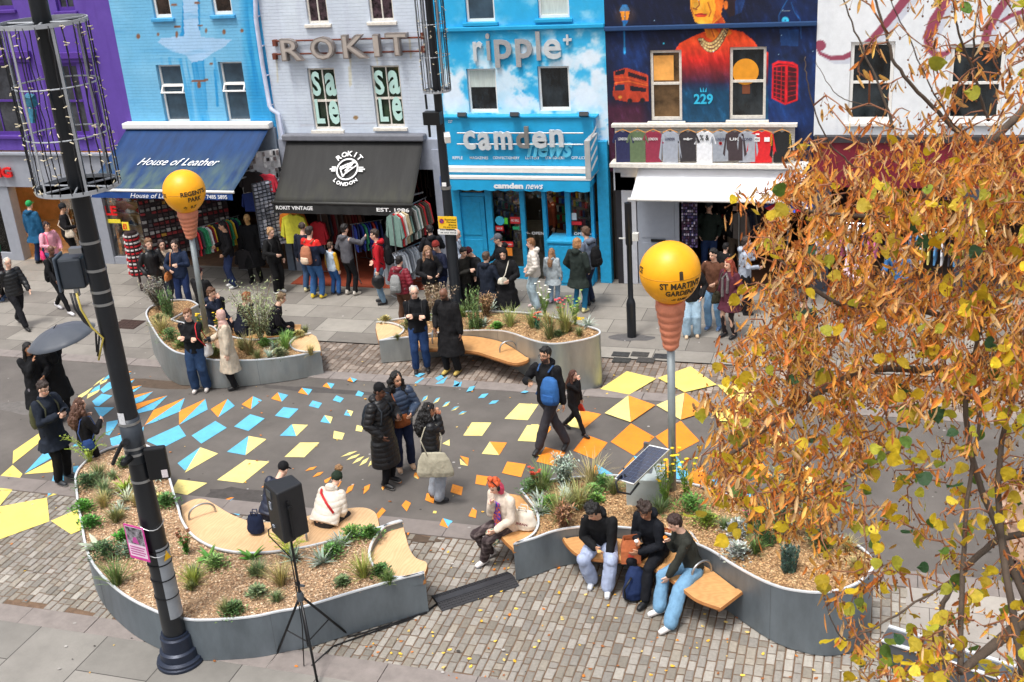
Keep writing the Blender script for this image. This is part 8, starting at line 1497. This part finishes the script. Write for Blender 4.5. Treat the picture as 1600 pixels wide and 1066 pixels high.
person('woman with blonde bob in dark green coat, back turned, by the blue cabinet', (906,488),1.66,160,('parka', (44,54,50)),('slim', (36,110,150)),('bob', (176,128,86)), SKL, ((214,206,150),(236,232,220)),('pocket', 'pocket'), extras=('hood',))
P = person('man in blue grey hoodie and dark jeans, with black rucksack, by the blue cabinet', (922,476),1.76,-115,('jacket', (106,116,134)),('straight', (36,46,72)),('short', (90,66,50)), SKL, ((40,40,44),(220,220,220)),('hold', 'pocket'), extras=('hood',));backpack(P, 'large black rucksack on the man by the blue cabinet', (24,24,27))
# ---- pavement, right
P = person('woman in brown jacket and light blue jeans, black hair, right of the front balloon', (1116,514),1.72,-15,('jacket', (96,62,46)),('straight', (124,164,200)),('short', (28,24,26)), SKL, ((90,120,160),(236,236,236)),('pocket', 'hold'), hy=-15)
P = person('red haired woman in burgundy coat and grey scarf, right of the front balloon', (1140,527),1.66,-35,('parka', (82,38,52)),('tights', (52,44,46)),('long', (150,66,44)), SKL, BLK, ('down', 'pocket'), hy=-10);shoulderbag(P, 'olive slouch bag on the red haired woman', (60,58,44),1,.56,.16,.26,.08, cross=False)
b = MB();sp = P['sp'];b.tube([sp(-.06,.15,.1), sp(-.07,.14,.4), sp(0,.1,.5), sp(.07,.14,.4), sp(.06,.16,.0)], .035,8);part(b, 'scarf', P['t'], (120,112,112), pat=plaid((80,76,78),.03))
person('person in black top and very pale jeans, half hidden by the front balloon', (1081,526),1.64,10,('jacket', (34,34,38)),('wide', (166,194,214)),('short', (60,44,38)), SKL, ((206,180,150),(226,210,190)),('down', 'pocket'))
person('person in pale grey hoodie and black trousers at the edge of the tree', (1163,490),1.68,100,('jumper', (168,176,190)),('straight', (34,34,38)),('short', (70,54,46)), SKL, BLK, ('hold', 'mouth'), extras=('hood',))
person('man in dark green jacket and grey cap standing in the clothes shop doorway', (1108,428),1.74,5,('jacket', (40,52,46)),('straight', (36,56,96)),('cap', (86,92,96)), SKL, BLK, ('pocket', 'pocket'))
P = person('person with black rucksack walking into the clothes shop', (1148,424),1.74,170,('jacket', (34,36,44)),('straight', (96,84,72)),('short', (34,30,30)), SKL, BLK);backpack(P, 'black rucksack on the person inside the clothes shop', (26,28,32))
person('dark haired person crouched low behind the woman in the brown jacket', (1133,470),1.3,150,('jacket', (34,34,36)),('straight', BLK),('short', (30,26,28)), SKL, BLK)
P = person('person in dark green coat and black tights seen through the branches, on the setts', (1252,590),1.66,160,('jacket', (44,66,50)),('slim', (40,34,36)),('short', (40,34,32)), SKL, BLK)
person('person in pink and white top seen through the branches by the souvenir shop', (1335,500),1.64,20,('jacket', (224,200,214)),('straight', (60,90,150)),('long', (60,40,36)), SKL, (220,220,220),('hold', 'pocket'))
person('man in blue jacket seen through the branches by the souvenir shop', (1400,505),1.76,-40,('jacket', (60,110,160)),('straight', (40,44,60)),('short', (50,38,34)), SKL, (220,220,220),('hold', 'pocket'))
person('person in rust cardigan inside the newsagent', (866,402),1.68,-60,('jumper', (150,70,44)),('straight', (60,44,44)),('short', (90,70,60)), SKL, BLK)
person('person in beige coat at the right edge beyond the tree', (1592,905),1.66,-20,('coat', (180,150,130)),('slim', (60,40,44)),('long', (50,36,34)), SKL, BLK, ('pocket', 'pocket'))
def garment(b, c, w, h, col, sl=1, thick=.035, rz=0, sleeve=.8):
    """a top on a hanger, hanging flat: body, sleeves, neckline"""
    q = Matrix.Rotation(R(rz),3, 'Z');k = w/2;o = [(-k*.35,0),(-k*.9,-.06*h/.6),(-k*1.25,-h*.45*sleeve),(-k*1.0,-h*.5*sleeve),(-k*.82,-.2*h),(-k*.84,-h),(k*.84,-h*.98),(k*.82,-.2*h),(k*1.0,-h*.5*sleeve),(k*1.25,-h*.45*sleeve),(k*.9,-.06*h/.6),(k*.35,0),(0,-.05*h)]
    n = len(o);V = [Vector(c)+q @ Vector((x+random.uniform(-.008,.008),-thick/2+random.uniform(-.008,.008), z)) for x, z in o]+[Vector(c)+q @ Vector((x*.97, thick/2, z)) for x, z in o]
    b.add(V, [(i, (i+1) % n, n+(i+1) % n, n+i) for i in range(n)], 0, lin(col))
    for s_ in (0,1):
        t_ = [(12,0,1,4),(4,5,6,7),(12,4,7),(12,7,10,11),(1,2,3,4),(7,8,9,10)]
        b.add([V[i+n*s_] for i in range(n)], [f if s_ == 0 else f[::-1] for f in t_], 0, lin(col))
def hanger(par, c, w, m):
    b = MB();b.tube([Vector(c)+Vector((-w*.4,0,-.035)), Vector(c)+Vector((0,0,.03)), Vector(c)+Vector((w*.4,0,-.035))], .009,5);b.tube([Vector(c)+Vector((0,0,.03)), Vector(c)+Vector((.01,0,.09))], .004,4);b.build('hanger', m, par)
M_hang = mat('wood_hanger', (222,150,60),.5)
TS = [(973, 'navy short sleeved souvenir T-shirt, first from the left on the sign board', (42,44,84), 'LONDON', 46),(996, 'olive green souvenir T-shirt on the sign board', (98,116,84), 'LONDON', 46),(1020.5, 'maroon souvenir T-shirt on the sign board', (146,48,72), 'LONDON', 46),(1047, 'grey long sweatshirt between the maroon and charcoal ones on the sign board', (160,166,178), 'LONDON', 51),(1075, 'charcoal T-shirt with a small bright print on the sign board', (54,50,54), '*', 45),(1101, 'white T-shirt with scattered black marks on the sign board', (226,228,232), '% &', 50),(1126, 'grey sweatshirt with a red ring under its lettering on the sign board', (154,160,170), 'LONDON', 45),(1148, 'brown black sweatshirt on the sign board', (66,54,58), 'UK', 44),(1168, 'grey LONDON sweatshirt tucked beside the red racing jacket', (164,168,178), 'LOND', 46),(1190, 'bright red racing jacket with white patches on the sign board', (216,34,40), '', 47),(1222, 'black sweatshirt with yellow lettering, last on the sign board', (30,30,32), '', 46)]
for (x, lab, col, tx_, dy) in TS:
    p = W(x, 204.5, YF-.3);q_ = W(x, 204.5+dy, YF-.3);t = thing('souvenir_shirt', lab, 'shirt', (p.x, YF-.3, p.z), 'tops hanging on the sign board');b = MB();h_ = (p.z-q_.z)*1.07;wd = .4 if x != 1190 else .52;garment(b, (0,0,0), wd, h_, col, sleeve=.8 if x < 1040 or x in (1075,1101) else 1.7);b.build('cloth', mat('hung_cloth', attr=True, rough=.85, var=.12, scale=12, bump=.4, bscale=16), t, colors=True);hanger(t, (0,0,0), wd, M_hang)
    tc = (226,226,226) if sum(col) < 420 else (60,62,90) if x != 1101 else (24,24,26)
    if tx_: text_on('print', tx_, (-.1,-.03,-.2),(.1,-.03,-.2),(-.1,-.03,-.14 if tx_ != '% &' else -.08),.003, mat('print_%d' % tc[0], tc, .7), t, bold=.02)
    if x == 1190: b = MB();b.bb(-.14,-.03,-.034,-.028,-.22,-.13);b.bb(.06,.17,-.034,-.028,-.22,-.13);b.bb(-.12,-.04,-.034,-.028,-.08,-.05);b.build('patch', M_wt, t);text_on('print', 'MW', (-.13,-.036,-.2),(-.04,-.036,-.2),(-.13,-.036,-.15),.003, M_black, t)
    if x == 1126: b = MB();b.lathe([(.022,0),(.034,0),(.034,.004),(.022,.004),(.022,0)], (0,-.026,-.26),16, rot(90));b.build('ring_print', mat('ring_red', (206,50,50)), t)
    if x == 1222:
        for sd in (-1,1): text_on('print', 'LONDON', (sd*.19,-.03,-.3),(sd*.19,-.03,-.06),(sd*.19-.04,-.03,-.3),.003, mat('print_yellow', (230,196,40)), t)
def rail(name, label, x0, y0, x1, y1, z, cols, glab, grp, w=.42, h=.62, gap=.07, frame=1, legs=1):
    """garments side by side on a rail;each is a thing of its own"""
    a_, c_ = Vector((x0, y0, z)), Vector((x1, y1, z));d = (c_-a_);L_ = d.length;d.normalize();t = thing(name, label, 'clothes rail', (0,0,0));b = MB();b.tube([a_-d*.05, c_+d*.05], .014,6)
    if legs:
        for p in (a_, c_): b.tube([p, (p.x, p.y, .1)], .013,6);s_ = Vector((-d.y, d.x, 0))*.25;b.tube([Vector((p.x, p.y, .06))-s_, Vector((p.x, p.y, .1)), Vector((p.x, p.y, .06))+s_], .013,6)
    b.build('rail_frame', M_steel, t);n = int(L_/gap);rz = math.degrees(math.atan2(d.y, d.x))+90;done = {}
    for i in range(n):
        k = random.randrange(len(cols));p = a_+d*(gap*(i+.5))
        if k in done: o = done[k].copy();S.collection.objects.link(o)
        else:
            b = MB();garment(b, (0,0,-.03), w, h, cols[k], sleeve=1.5);garment(b, (0,.02,-.03), w*.97, h*.96, tuple(v*.7 for v in cols[k]), sleeve=1.5) if 0 else None;o = b.build('hanging_garment', mat('hung_cloth'), None, colors=True);done[k] = o
        o.location = p;o.rotation_euler = (0,0, R(rz+random.uniform(-9,9)));tag(o, cname(cols[k])+' '+glab, 'garment', grp)
BR = [(40,80,190),(210,40,50),(235,235,235),(240,200,60),(30,40,90),(60,160,110),(150,30,50),(60,60,66)]
DK = [(60,40,40),(46,46,56),(80,60,50),(110,70,54),(40,44,66),(96,88,84),(130,40,44)]
CK = [(190,40,44),(60,70,110),(206,186,150),(226,224,214),(120,150,140),(60,56,50),(96,80,64)]
g1, g2 = A(318,452), A(370,432);rail('clothes_rail', 'rail of colourful football shirts in front of the leather shop', -15.55,23.0,-14.95,24.2,1.5, BR, 'football shirt on the rail in front of the leather shop', 'football shirts on the rail', gap=.075)
rail('clothes_rail', 'tall grey frame of checked shirts at the right of the vintage shop', -10.35,23.1,-10.05,24.4,1.98, CK, 'checked shirt hanging at the right of the vintage shop', 'checked shirts on the tall frame', h=.75, gap=.085)
rail('clothes_rail', 'lower rail of grey and white tops at the right of the vintage shop', -10.5,22.9,-10.1,23.9,1.05, [(170,176,186),(200,206,214),(130,136,146)], 'top on the low rail at the right of the vintage shop', 'grey tops on the low rail', gap=.09, h=.7)
rail('clothes_rail', 'rail of blue and green tops in the middle of the vintage shop', -11.75,23.9,-11.2,24.3,1.45, [(40,60,150),(60,110,200),(30,40,80),(60,150,110),(200,60,50),(220,220,220)], 'top on the middle rail of the vintage shop', 'tops on the middle rail', gap=.075)
rail('clothes_rail', 'dark rail of coats along the left of the vintage shop', -12.75,24.3,-12.2,25.4,1.7, DK, 'coat on the left rail of the vintage shop', 'coats on the left rail', h=.9, gap=.09)
rail('clothes_rail', 'long high rail of dark clothes deep in the vintage shop', -12.9,27.4,-10.2,27.4,2.1, DK, 'garment on the high rail deep in the vintage shop', 'garments on the high rail', h=.9, gap=.12)
rail('clothes_rail', 'rail of dark tops inside the mural shop', -2.9,25.0,-2.0,27,1.6, DK, 'top on the rail inside the mural shop', 'tops inside the mural shop', gap=.11)
rail('clothes_rail', 'rail of pale and pink tops in front of the souvenir shop', -1.2,24.0,.2,23.8,1.75, [(226,210,220),(230,120,170),(236,236,236),(200,40,50),(90,110,160)], 'top hanging in front of the souvenir shop', 'tops in front of the souvenir shop', gap=.13, h=.7)
rail('clothes_rail', 'second rail of tops in front of the souvenir shop, by the grey pier', .6,23.9,2.2,23.7,1.7, [(226,226,230),(90,150,200),(206,60,60),(240,220,120),(60,60,70)], 'top hanging in front of the souvenir shop by the grey pier', 'tops by the grey pier', gap=.13, h=.7)
def onegar(name, label, px, py0, py1, Y, col, w=.5, rz=0, extra=None):
    p, q_ = W(px, py0, Y), W(px, py1, Y);b = MB();garment(b, (0,0,0), w, p.z-q_.z, col, sleeve=1.6, thick=.08, rz=rz);o = b.build(name, mat('hung_cloth'), None, colors=True);o.location = p;tag(o, label, 'garment');return o
onegar('yellow_jacket', 'bright yellow jacket hanging at the left of the vintage shop front', 458,335,380,23.85,(232,226,70),.62);onegar('orange_jacket', 'orange jacket just behind the bright yellow one', 456,331,372,23.95,(226,130,40),.68);onegar('red_cloth', 'red cloth hanging right of the yellow jacket', 496,346,382,24.1,(196,36,50),.4)
onegar('football_shirt', 'black football shirt with red band on a small stand by the mannequin', 379,390,420,23.5,(34,32,36),.42);onegar('football_shirt', 'red and white football shirt high at the right of the leather shop', 415,272,300,23.9,(190,40,60),.5);onegar('football_shirt', 'blue football shirt hanging left of the grey mesh panel', 390,300,330,24.0,(40,60,130),.42);onegar('dark_top', 'black top hanging above the blue football shirt', 393,268,300,23.9,(36,30,34),.6)
def goods(name, label, cat, a_, c_, z0, z1, rows, cols, pal, back, fill=.8, rowc=None, parent=None):
    """display board between two ground points, covered in small goods"""
    a_, c_ = Vector(a_), Vector(c_);d = c_-a_;L_ = d.length;d.normalize();n = Vector((d.y, -d.x, 0));t = thing(name, label, cat, (0,0,0));b = MB();b.prism([a_+Vector((0,0, z0)), c_+Vector((0,0, z0)), c_+Vector((0,0, z1)), a_+Vector((0,0, z1))], -n*.04);b.build('backing', mat('board_%d_%d' % (back[0], back[2]), back, .8, var=.2), t)
    b = MB();ch, cw = (z1-z0)/rows, L_/cols;q = Matrix.Rotation(math.atan2(d.y, d.x),3, 'Z')
    for i in range(rows):
        for j in range(cols):
            if random.random() < fill: col = rowc[i % len(rowc)] if rowc and random.random() < .8 else random.choice(pal);k = random.uniform(.7,1.15);b.box(a_+d*(cw*(j+.5))+n*.03+Vector((0,0, z0+ch*(i+.5))),(cw*random.uniform(.5,.85),.05, ch*random.uniform(.45,.8)), q, 0, lin([min(255, v*k) for v in col]))
    o = b.build('goods', mat('small_goods', attr=True, rough=.5, var=.25, scale=40), t, colors=True);o['kind'] = 'stuff';return t
gy = [(180,176,172),(90,86,90),(60,50,56),(210,206,200),(150,60,60)];rd = [(190,40,44),(220,216,210),(80,30,36),(200,150,60)]
goods('display_board', 'large leaning board of sunglasses and badges left in the leather shop', 'display board', (-17.3,23.6,0),(-15.8,25.2,0),.5,2.5,20,16, gy+rd, (60,50,52),.85, [(170,166,164),(90,70,74),(150,44,50)])
goods('display_board', 'dark red stacked shelves along the back of the leather shop', 'shelving', (-16.2,27.5,0),(-13.9,27.0,0),.2,2.7,12,18, [(120,40,36),(90,60,40),(60,40,40),(160,110,60),(50,60,90)], (70,36,30),.8)
goods('display_board', 'poster board with a face and calendar grid high at the right of the leather shop', 'poster board', (-14.5,23.9,0),(-13.7,24.45,0),2.15,3.1,7,12, [(226,226,226),(40,40,44),(120,110,110)], (214,214,216),.5)
t = thing('sunglasses_stand', 'rotating stand of red and white sunglasses beside the shoe shop window', 'display stand', (0,0,0));p = A(222,455);b = MB();b.lathe([(.03,0),(.03,.4),(.18,.42),(.15,1.5),(.0,1.52)], (p.x, p.y, .01),12);b.build('core', mat('stand_dark', (60,44,44)), t);b = MB()
for i in range(12):
    for j in range(11): a_ = 2*math.pi*j/11;r_ = .21-.004*i;b.box((p.x+r_*math.cos(a_), p.y+r_*math.sin(a_),.5+.085*i),(.03,.07,.035), Matrix.Rotation(a_, 3, 'Z'),0, lin((196,34,44) if i % 2 == 0 else (216,212,210)))
o = b.build('sunglasses', mat('small_goods'), t, colors=True);o['kind'] = 'stuff';b = MB();b.bb(p.x-.02, p.x+.16, p.y-.22, p.y-.2,1.62,1.82);b.build('price_card', mat('price_yellow', (236,210,60)), t);text_on('price_lettering', '£1', (p.x, p.y-.23,1.65),(p.x+.1, p.y-.23,1.65),(p.x, p.y-.23,1.79),.004, mat('red_letters'), t, bold=.04)
goods('mesh_panel', 'grey wire mesh panel between leather shop and vintage shop', 'mesh panel', (-14.0,23.5,0),(-13.45,24.3,0),.9,2.5,18,9, [(180,184,196),(150,156,170)], (70,74,82),1)
for (x0, x1, yy, lb) in ((-9.0,-8.2,26.4, 'left'),(-8.0,-6.8,27.6, 'middle')): goods('magazine_shelf', 'shelves of magazines and snacks seen through the %s glass of the newsagent' % lb, 'shelving', (x0, yy, 0),(x1, yy-.6,0),.3,2.1,8,14, BR+[(220,170,60),(90,140,180)], (110,100,90),.85)
goods('badge_board', 'tall dark purple board of badges beside the grey door', 'display board', (-4.1, YF-.02,0),(-3.75, YF-.02,0),.9,2.25,20,8, [(120,100,150),(200,190,210),(90,50,80),(60,60,110)], (50,36,60),.8)
for (x0, y0, x1, y1, lb) in ((-3.9,28.8,-1.6,28.8, 'dim shelves at the back of the mural shop'),(-.9,28.5,2.0,28.5, 'crowded shelves at the back of the souvenir shop'),(2.4,27.5,5.5,27.5, 'crowded shelves right of the grey pier')): goods('shop_shelves', lb, 'shelving', (x0, y0,0),(x1, y1,0),.2,2.3,9,22, DK+BR[:3], (70,50,44),.8)
t = thing('wet_floor_sign', 'yellow folding wet floor sign inside the newsagent doorway', 'floor sign', (W(870,380, YF+.5).x, YF+.5,.01));b = MB();b.prism([(-.14,-.1,0),(.14,-.1,0),(.05,0,.78),(-.05,0,.78)], (0,.02,0));b.prism([(-.14,.14,0),(.14,.14,0),(.05,.03,.78),(-.05,.03,.78)], (0,.02,0));b.build('panel', mat('sign_yellow'), t)
P = person('faceless gold headed mannequin in long black leather coat by the vintage shop', (402,440),1.72,10,('coat', (22,22,26)),('slim', (26,26,28)),('bald', None),(190,150,96), BLK, hp=2, name='mannequin');P['t']['category'] = 'mannequin'
t = thing('union_flag_umbrella', 'red white and blue flag umbrella by the souvenir shop, behind the branches', 'umbrella', (0,0,0));c = W(1232,322,23.9);b = MB();n = 16;cl = [(40,80,180),(220,40,50),(235,235,240),(40,80,180)]
for i in range(n): a0, a1 = 2*math.pi*i/n, 2*math.pi*(i+1)/n;b.add([c+Vector((0,0,.2)), c+Vector((.5*math.cos(a0),.5*math.sin(a0),0)), c+Vector((.5*math.cos(a1),.5*math.sin(a1),0))], [(0,1,2)], 0, lin(cl[i % 4]))
b.build('canopy', mat('small_goods'), t, colors=True);b = MB();b.tube([c+Vector((0,0,.25)),(c.x, c.y, .02)], .015,6);b.build('shaft', M_steel, t)
# ================================================================ LIME TREE AT THE RIGHT
def cp(px, py, dist): d = Vector(ray(px, py));return Vector((0,0, CAMH))+d.normalized()*dist
tr = thing('lime_tree', 'lime tree with brown bracts and yellow leaves filling the right side', 'tree', (0,0,0));rnd = random.Random(21)
tb = cp(1830,1150,9.5);tb.z = 0;root = tb.copy();trunk = [root, root+Vector((.05,0,2.5)), root+Vector((0,.1,5)), root+Vector((-.1,.15,7)), root+Vector((-.1,.2,9.6)), root+Vector((0,.3,12))]
b = MB();b.tube(trunk, [.24,.2,.17,.13,.09,.04], 14);M_barkt = mat('grey_bark', (84,72,62),.9, var=.25, scale=9, bump=.7, bscale=22, stretch=(1,1,.3));b.build('trunk', M_barkt, tr, smooth=True)
BRS = [([(1640,520,7.4),(1500,575,7),(1345,582,6.6),(1205,664,6.3),(1130,720,6.2)], .034),([(1650,120,7.2),(1545,225,6.8),(1530,235,6.6),(1400,330,6.2),(1250,330,6.1)], .03),([(1660,820,7.2),(1560,845,7),(1500,900,6.6),(1470,960,6.4),(1480,1060,6.2)], .028),([(1660,470,7),(1560,500,6.6),(1400,480,6.3),(1300,470,6.1),(1210,400,6)], .026),([(1620,980,6.6),(1515,700,6.6),(1522,560,6.5),(1540,480,6.5)], .024),([(1600,1060,6.3),(1560,760,6.2),(1600,560,6.3)], .026),([(1500,1050,6.2),(1508,820,6.3),(1540,600,6.6)], .02),
 ([(1395,200,6.6),(1372,130,6.6),(1340,60,6.6),(1312,-20,6.6)], .014),([(1500,210,6.6),(1450,160,6.5),(1400,100,6.4),(1380,40,6.4),(1362,-20,6.4)], .015),([(1545,190,6.7),(1520,110,6.6),(1495,40,6.5),(1485,-30,6.5)], .016),([(1520,108,6.7),(1524,40,6.6),(1535,-30,6.6)], .012),([(1335,260,6.3),(1290,215,6.2),(1262,130,6.1),(1258,90,6.1)], .009),([(1380,170,6.3),(1310,150,6.2),(1275,95,6.2)], .006),([(1560,250,6.4),(1480,180,6.2),(1420,60,6.1),(1385,-10,6)], .009),([(1400,700,6.2),(1300,760,6.1),(1230,790,6)], .012),([(1500,900,6.4),(1400,960,6.1),(1320,1000,6),(1290,940,6)], .012)]
nodes = [];par = [];rad = []
for pts, r0 in BRS:
    q = catmull([cp(*p) for p in pts], 7);k = len(q)
    for i, p in enumerate(q): nodes.append(p+Vector((rnd.gauss(0,.003), rnd.gauss(0,.003), rnd.gauss(0,.003))));par.append(len(nodes)-2 if i else -1);rad.append(r0*(.8 if len(pts) > 4 or r0 > .016 else .55)*(1-.6*i/k))
    j = min((t_ for t_ in trunk[2:]), key=lambda t_: (t_-q[0]).length)
nb0 = len(nodes)
XL = zlin([(-20,1330),(60,1315),(190,1290),(250,1225),(300,1180),(400,1165),(500,1172),(600,1118),(700,1092),(760,1085),(830,1150),(880,1255),(940,1300),(1000,1320),(1080,1345)])
cl = []
while len(cl) < 1160:
    x, y = rnd.uniform(1080,1660), rnd.uniform(-30,1100);xl = XL(y)+rnd.gauss(8,22)
    if x < xl: continue
    dn = (.14 if x < 1430 else .5) if y < 150 else .15+.85*(y-150)/150 if y < 300 else 1. if y < 520 else .92 if y < 640 else .78 if x < 1330 else .42
    if 820 < y and x > 1250: dn = .42
    if y > 560 and x < 1330: dn = .78 if y < 830 else .28
    if y > 1000: dn = .5
    if rnd.random() < dn*.8: cl.append((x, y, cp(x, y, rnd.uniform(5.6,7.4))))
cl.sort(key=lambda c: min((c[2]-n).length for n in nodes[:nb0:3]));NA = np.array([n[:] for n in nodes]);tw = MB();ends = []
for (x, y, p) in cl:
    d = NA-np.array(p);dd = (d**2).sum(1)+np.where(np.arange(len(NA)) < nb0,0,.03);j = int(dd.argmin());a_ = Vector(NA[j]);L_ = (p-a_).length
    if L_ > 1.3: continue
    m1 = a_.lerp(p, .35)+Vector((rnd.gauss(0,.05), rnd.gauss(0,.05),.08+rnd.gauss(0,.04)))*min(1, L_*2);m2 = a_.lerp(p, .7)+Vector((rnd.gauss(0,.04), rnd.gauss(0,.04),.07))*min(1, L_*2)
    tw.tube([a_, m1, m2, p], [.0055,.0042,.0032,.002], 5);NA = np.vstack([NA, [m1[:], m2[:], p[:]]]);ends.append((x, y, a_, m1, m2, p))
bm_ = MB()
i = 0
while i < nb0:
    j = i+1
    while j < nb0 and par[j] >= 0: j += 1
    bq = MB();bq.tube(nodes[i:j], rad[i:j], 8);bq.build('branch', M_barkt, tr, smooth=True);i = j
for pts, r0 in BRS[:7]: q0 = cp(*pts[0]);j = min(trunk[1:], key=lambda t_: (t_-q0).length);bm_ = MB();bm_.tube([j, j.lerp(q0,.5)+Vector((0,0,.2)), q0], [.06,.05, r0], 8);bm_.build('branch', M_barkt, tr, smooth=True)
tw.build('twigs', mat('brown_twig', (150,100,72),.8, var=.2, scale=20), tr, smooth=True)
BRC = [(250,172,88),(244,150,70),(250,192,118),(226,134,66),(252,180,74),(252,214,158),(252,196,104)];YLC = [(226,200,44),(214,186,40),(236,212,70),(190,190,60),(206,176,36)];GRC = [(96,130,50),(60,100,60),(130,150,50)]
br, lf, nu = MB(), MB(), MB()
def bract(o, L, col):
    az = rnd.uniform(0,6.283);out = rnd.uniform(.1,.9);d = Vector((math.cos(az)*out, math.sin(az)*out, -1)).normalized();s_ = d.cross(Vector((math.cos(az+1), math.sin(az+1),.2))).normalized();w_ = L*rnd.uniform(.07,.14);V = [];p = o;tw_ = rnd.uniform(-1.6,1.6);cu = rnd.uniform(-.9,.9)
    for i in range(5):
        f = i/4;ss = (s_*math.cos(tw_*f)+d.cross(s_)*math.sin(tw_*f));ww = w_*math.sin(math.pi*min(1, f*.86+.1))**.8;V += [p-ss*ww, p+d.cross(ss)*ww*.5, p+ss*ww];d = (d+s_.cross(d)*cu*.25+Vector((math.cos(az), math.sin(az),0))*.08).normalized();p = p+d*L/4
    br.add(V, [f for i in range(4) for f in ((3*i, 3*i+1,3*i+4,3*i+3),(3*i+1,3*i+2,3*i+5,3*i+4))], 0, col)
def limeleaf(o, L, col):
    d = Vector((rnd.uniform(-1,1), rnd.uniform(-1,1), rnd.uniform(-1.3,.2))).normalized();tocam = (Vector((0,0, CAMH))-o).normalized();s_ = d.cross(tocam+Vector((rnd.gauss(0,.6), rnd.gauss(0,.6), rnd.gauss(0,.6)))).normalized();n_ = s_.cross(d);o2 = o+d*.03;pr = [(0,0),(.34,.06),(.5,.3),(.44,.6),(.2,.86),(0,1.08)];V = [o2+d*L*y+n_*(L*.12*y*y) for x_, y in pr];V += [o2+s_*L*x_+d*L*y+n_*L*(.14*x_-.1*y*y) for x_, y in pr[1:5]]+[o2-s_*L*x_+d*L*y+n_*L*(.2*x_-.05*y) for x_, y in pr[1:5]]
    F = [(0,6,1),(1,6,7,2),(2,7,8,3),(3,8,9,4),(4,9,5),(0,1,10),(1,2,11,10),(2,3,12,11),(3,4,13,12),(4,5,13)];lf.add(V, F, 0, col)
for (x, y, a_, m1, m2, p) in ends:
    yel = .08 if y < 230 else .17 if y < 520 else .24 if y < 700 else .42
    if x > 1380 and y > 300: yel += .12
    nbz = rnd.randint(7,15) if y > 215 else rnd.randint(2,5)
    if y > 620 and x > 1340: nbz = rnd.randint(1,6)
    for k in range(nbz):
        u = rnd.random();o = (m1.lerp(m2, u*2) if u < .5 else m2.lerp(p, u*2-1))+Vector((rnd.gauss(0,.035), rnd.gauss(0,.035), rnd.gauss(0,.03)));c_ = rnd.choice(BRC);k_ = rnd.uniform(.82,1.08);bract(o, rnd.uniform(.045,.09), lin([min(255, v*k_) for v in c_]))
        if rnd.random() < .7: e = o+Vector((rnd.gauss(0,.02), rnd.gauss(0,.02),-rnd.uniform(.02,.06)));nu.tube([o, e], .0012,3, col=lin((150,100,60)));nu.ball(e, .0055,5,4, col=lin((134,90,56)))
    for k in range(rnd.choice((1,2,3)) if y > 230 else 1):
        if rnd.random() < yel*1.45: c_ = rnd.choice(GRC if rnd.random() < (.12 if y > 500 else .04) else YLC);k_ = rnd.uniform(.8,1.1);limeleaf(p+Vector((rnd.gauss(0,.04),)*3), rnd.uniform(.05,.082), lin([min(255, v*k_) for v in c_]))
M_tl = mat('autumn_leaf', attr=True, rough=.65, var=.18, scale=30, bump=.1)
_p = M_tl.node_tree.nodes['Principled BSDF'];_t = M_tl.node_tree;_tr = _t.nodes.new('ShaderNodeBsdfTranslucent');_mx = _t.nodes.new('ShaderNodeMixShader');_mx.inputs[0].default_value = .45;_t.links.new(_p.inputs['Base Color'].links[0].from_socket, _tr.inputs[0]);_t.links.new(_p.outputs[0], _mx.inputs[1]);_t.links.new(_tr.outputs[0], _mx.inputs[2]);_t.links.new(_mx.outputs[0], _t.nodes['Material Output'].inputs[0])
for (m_, nm) in ((br, 'bracts'),(lf, 'leaves'),(nu, 'nutlets')): m_.build(nm, M_tl, tr, colors=True)
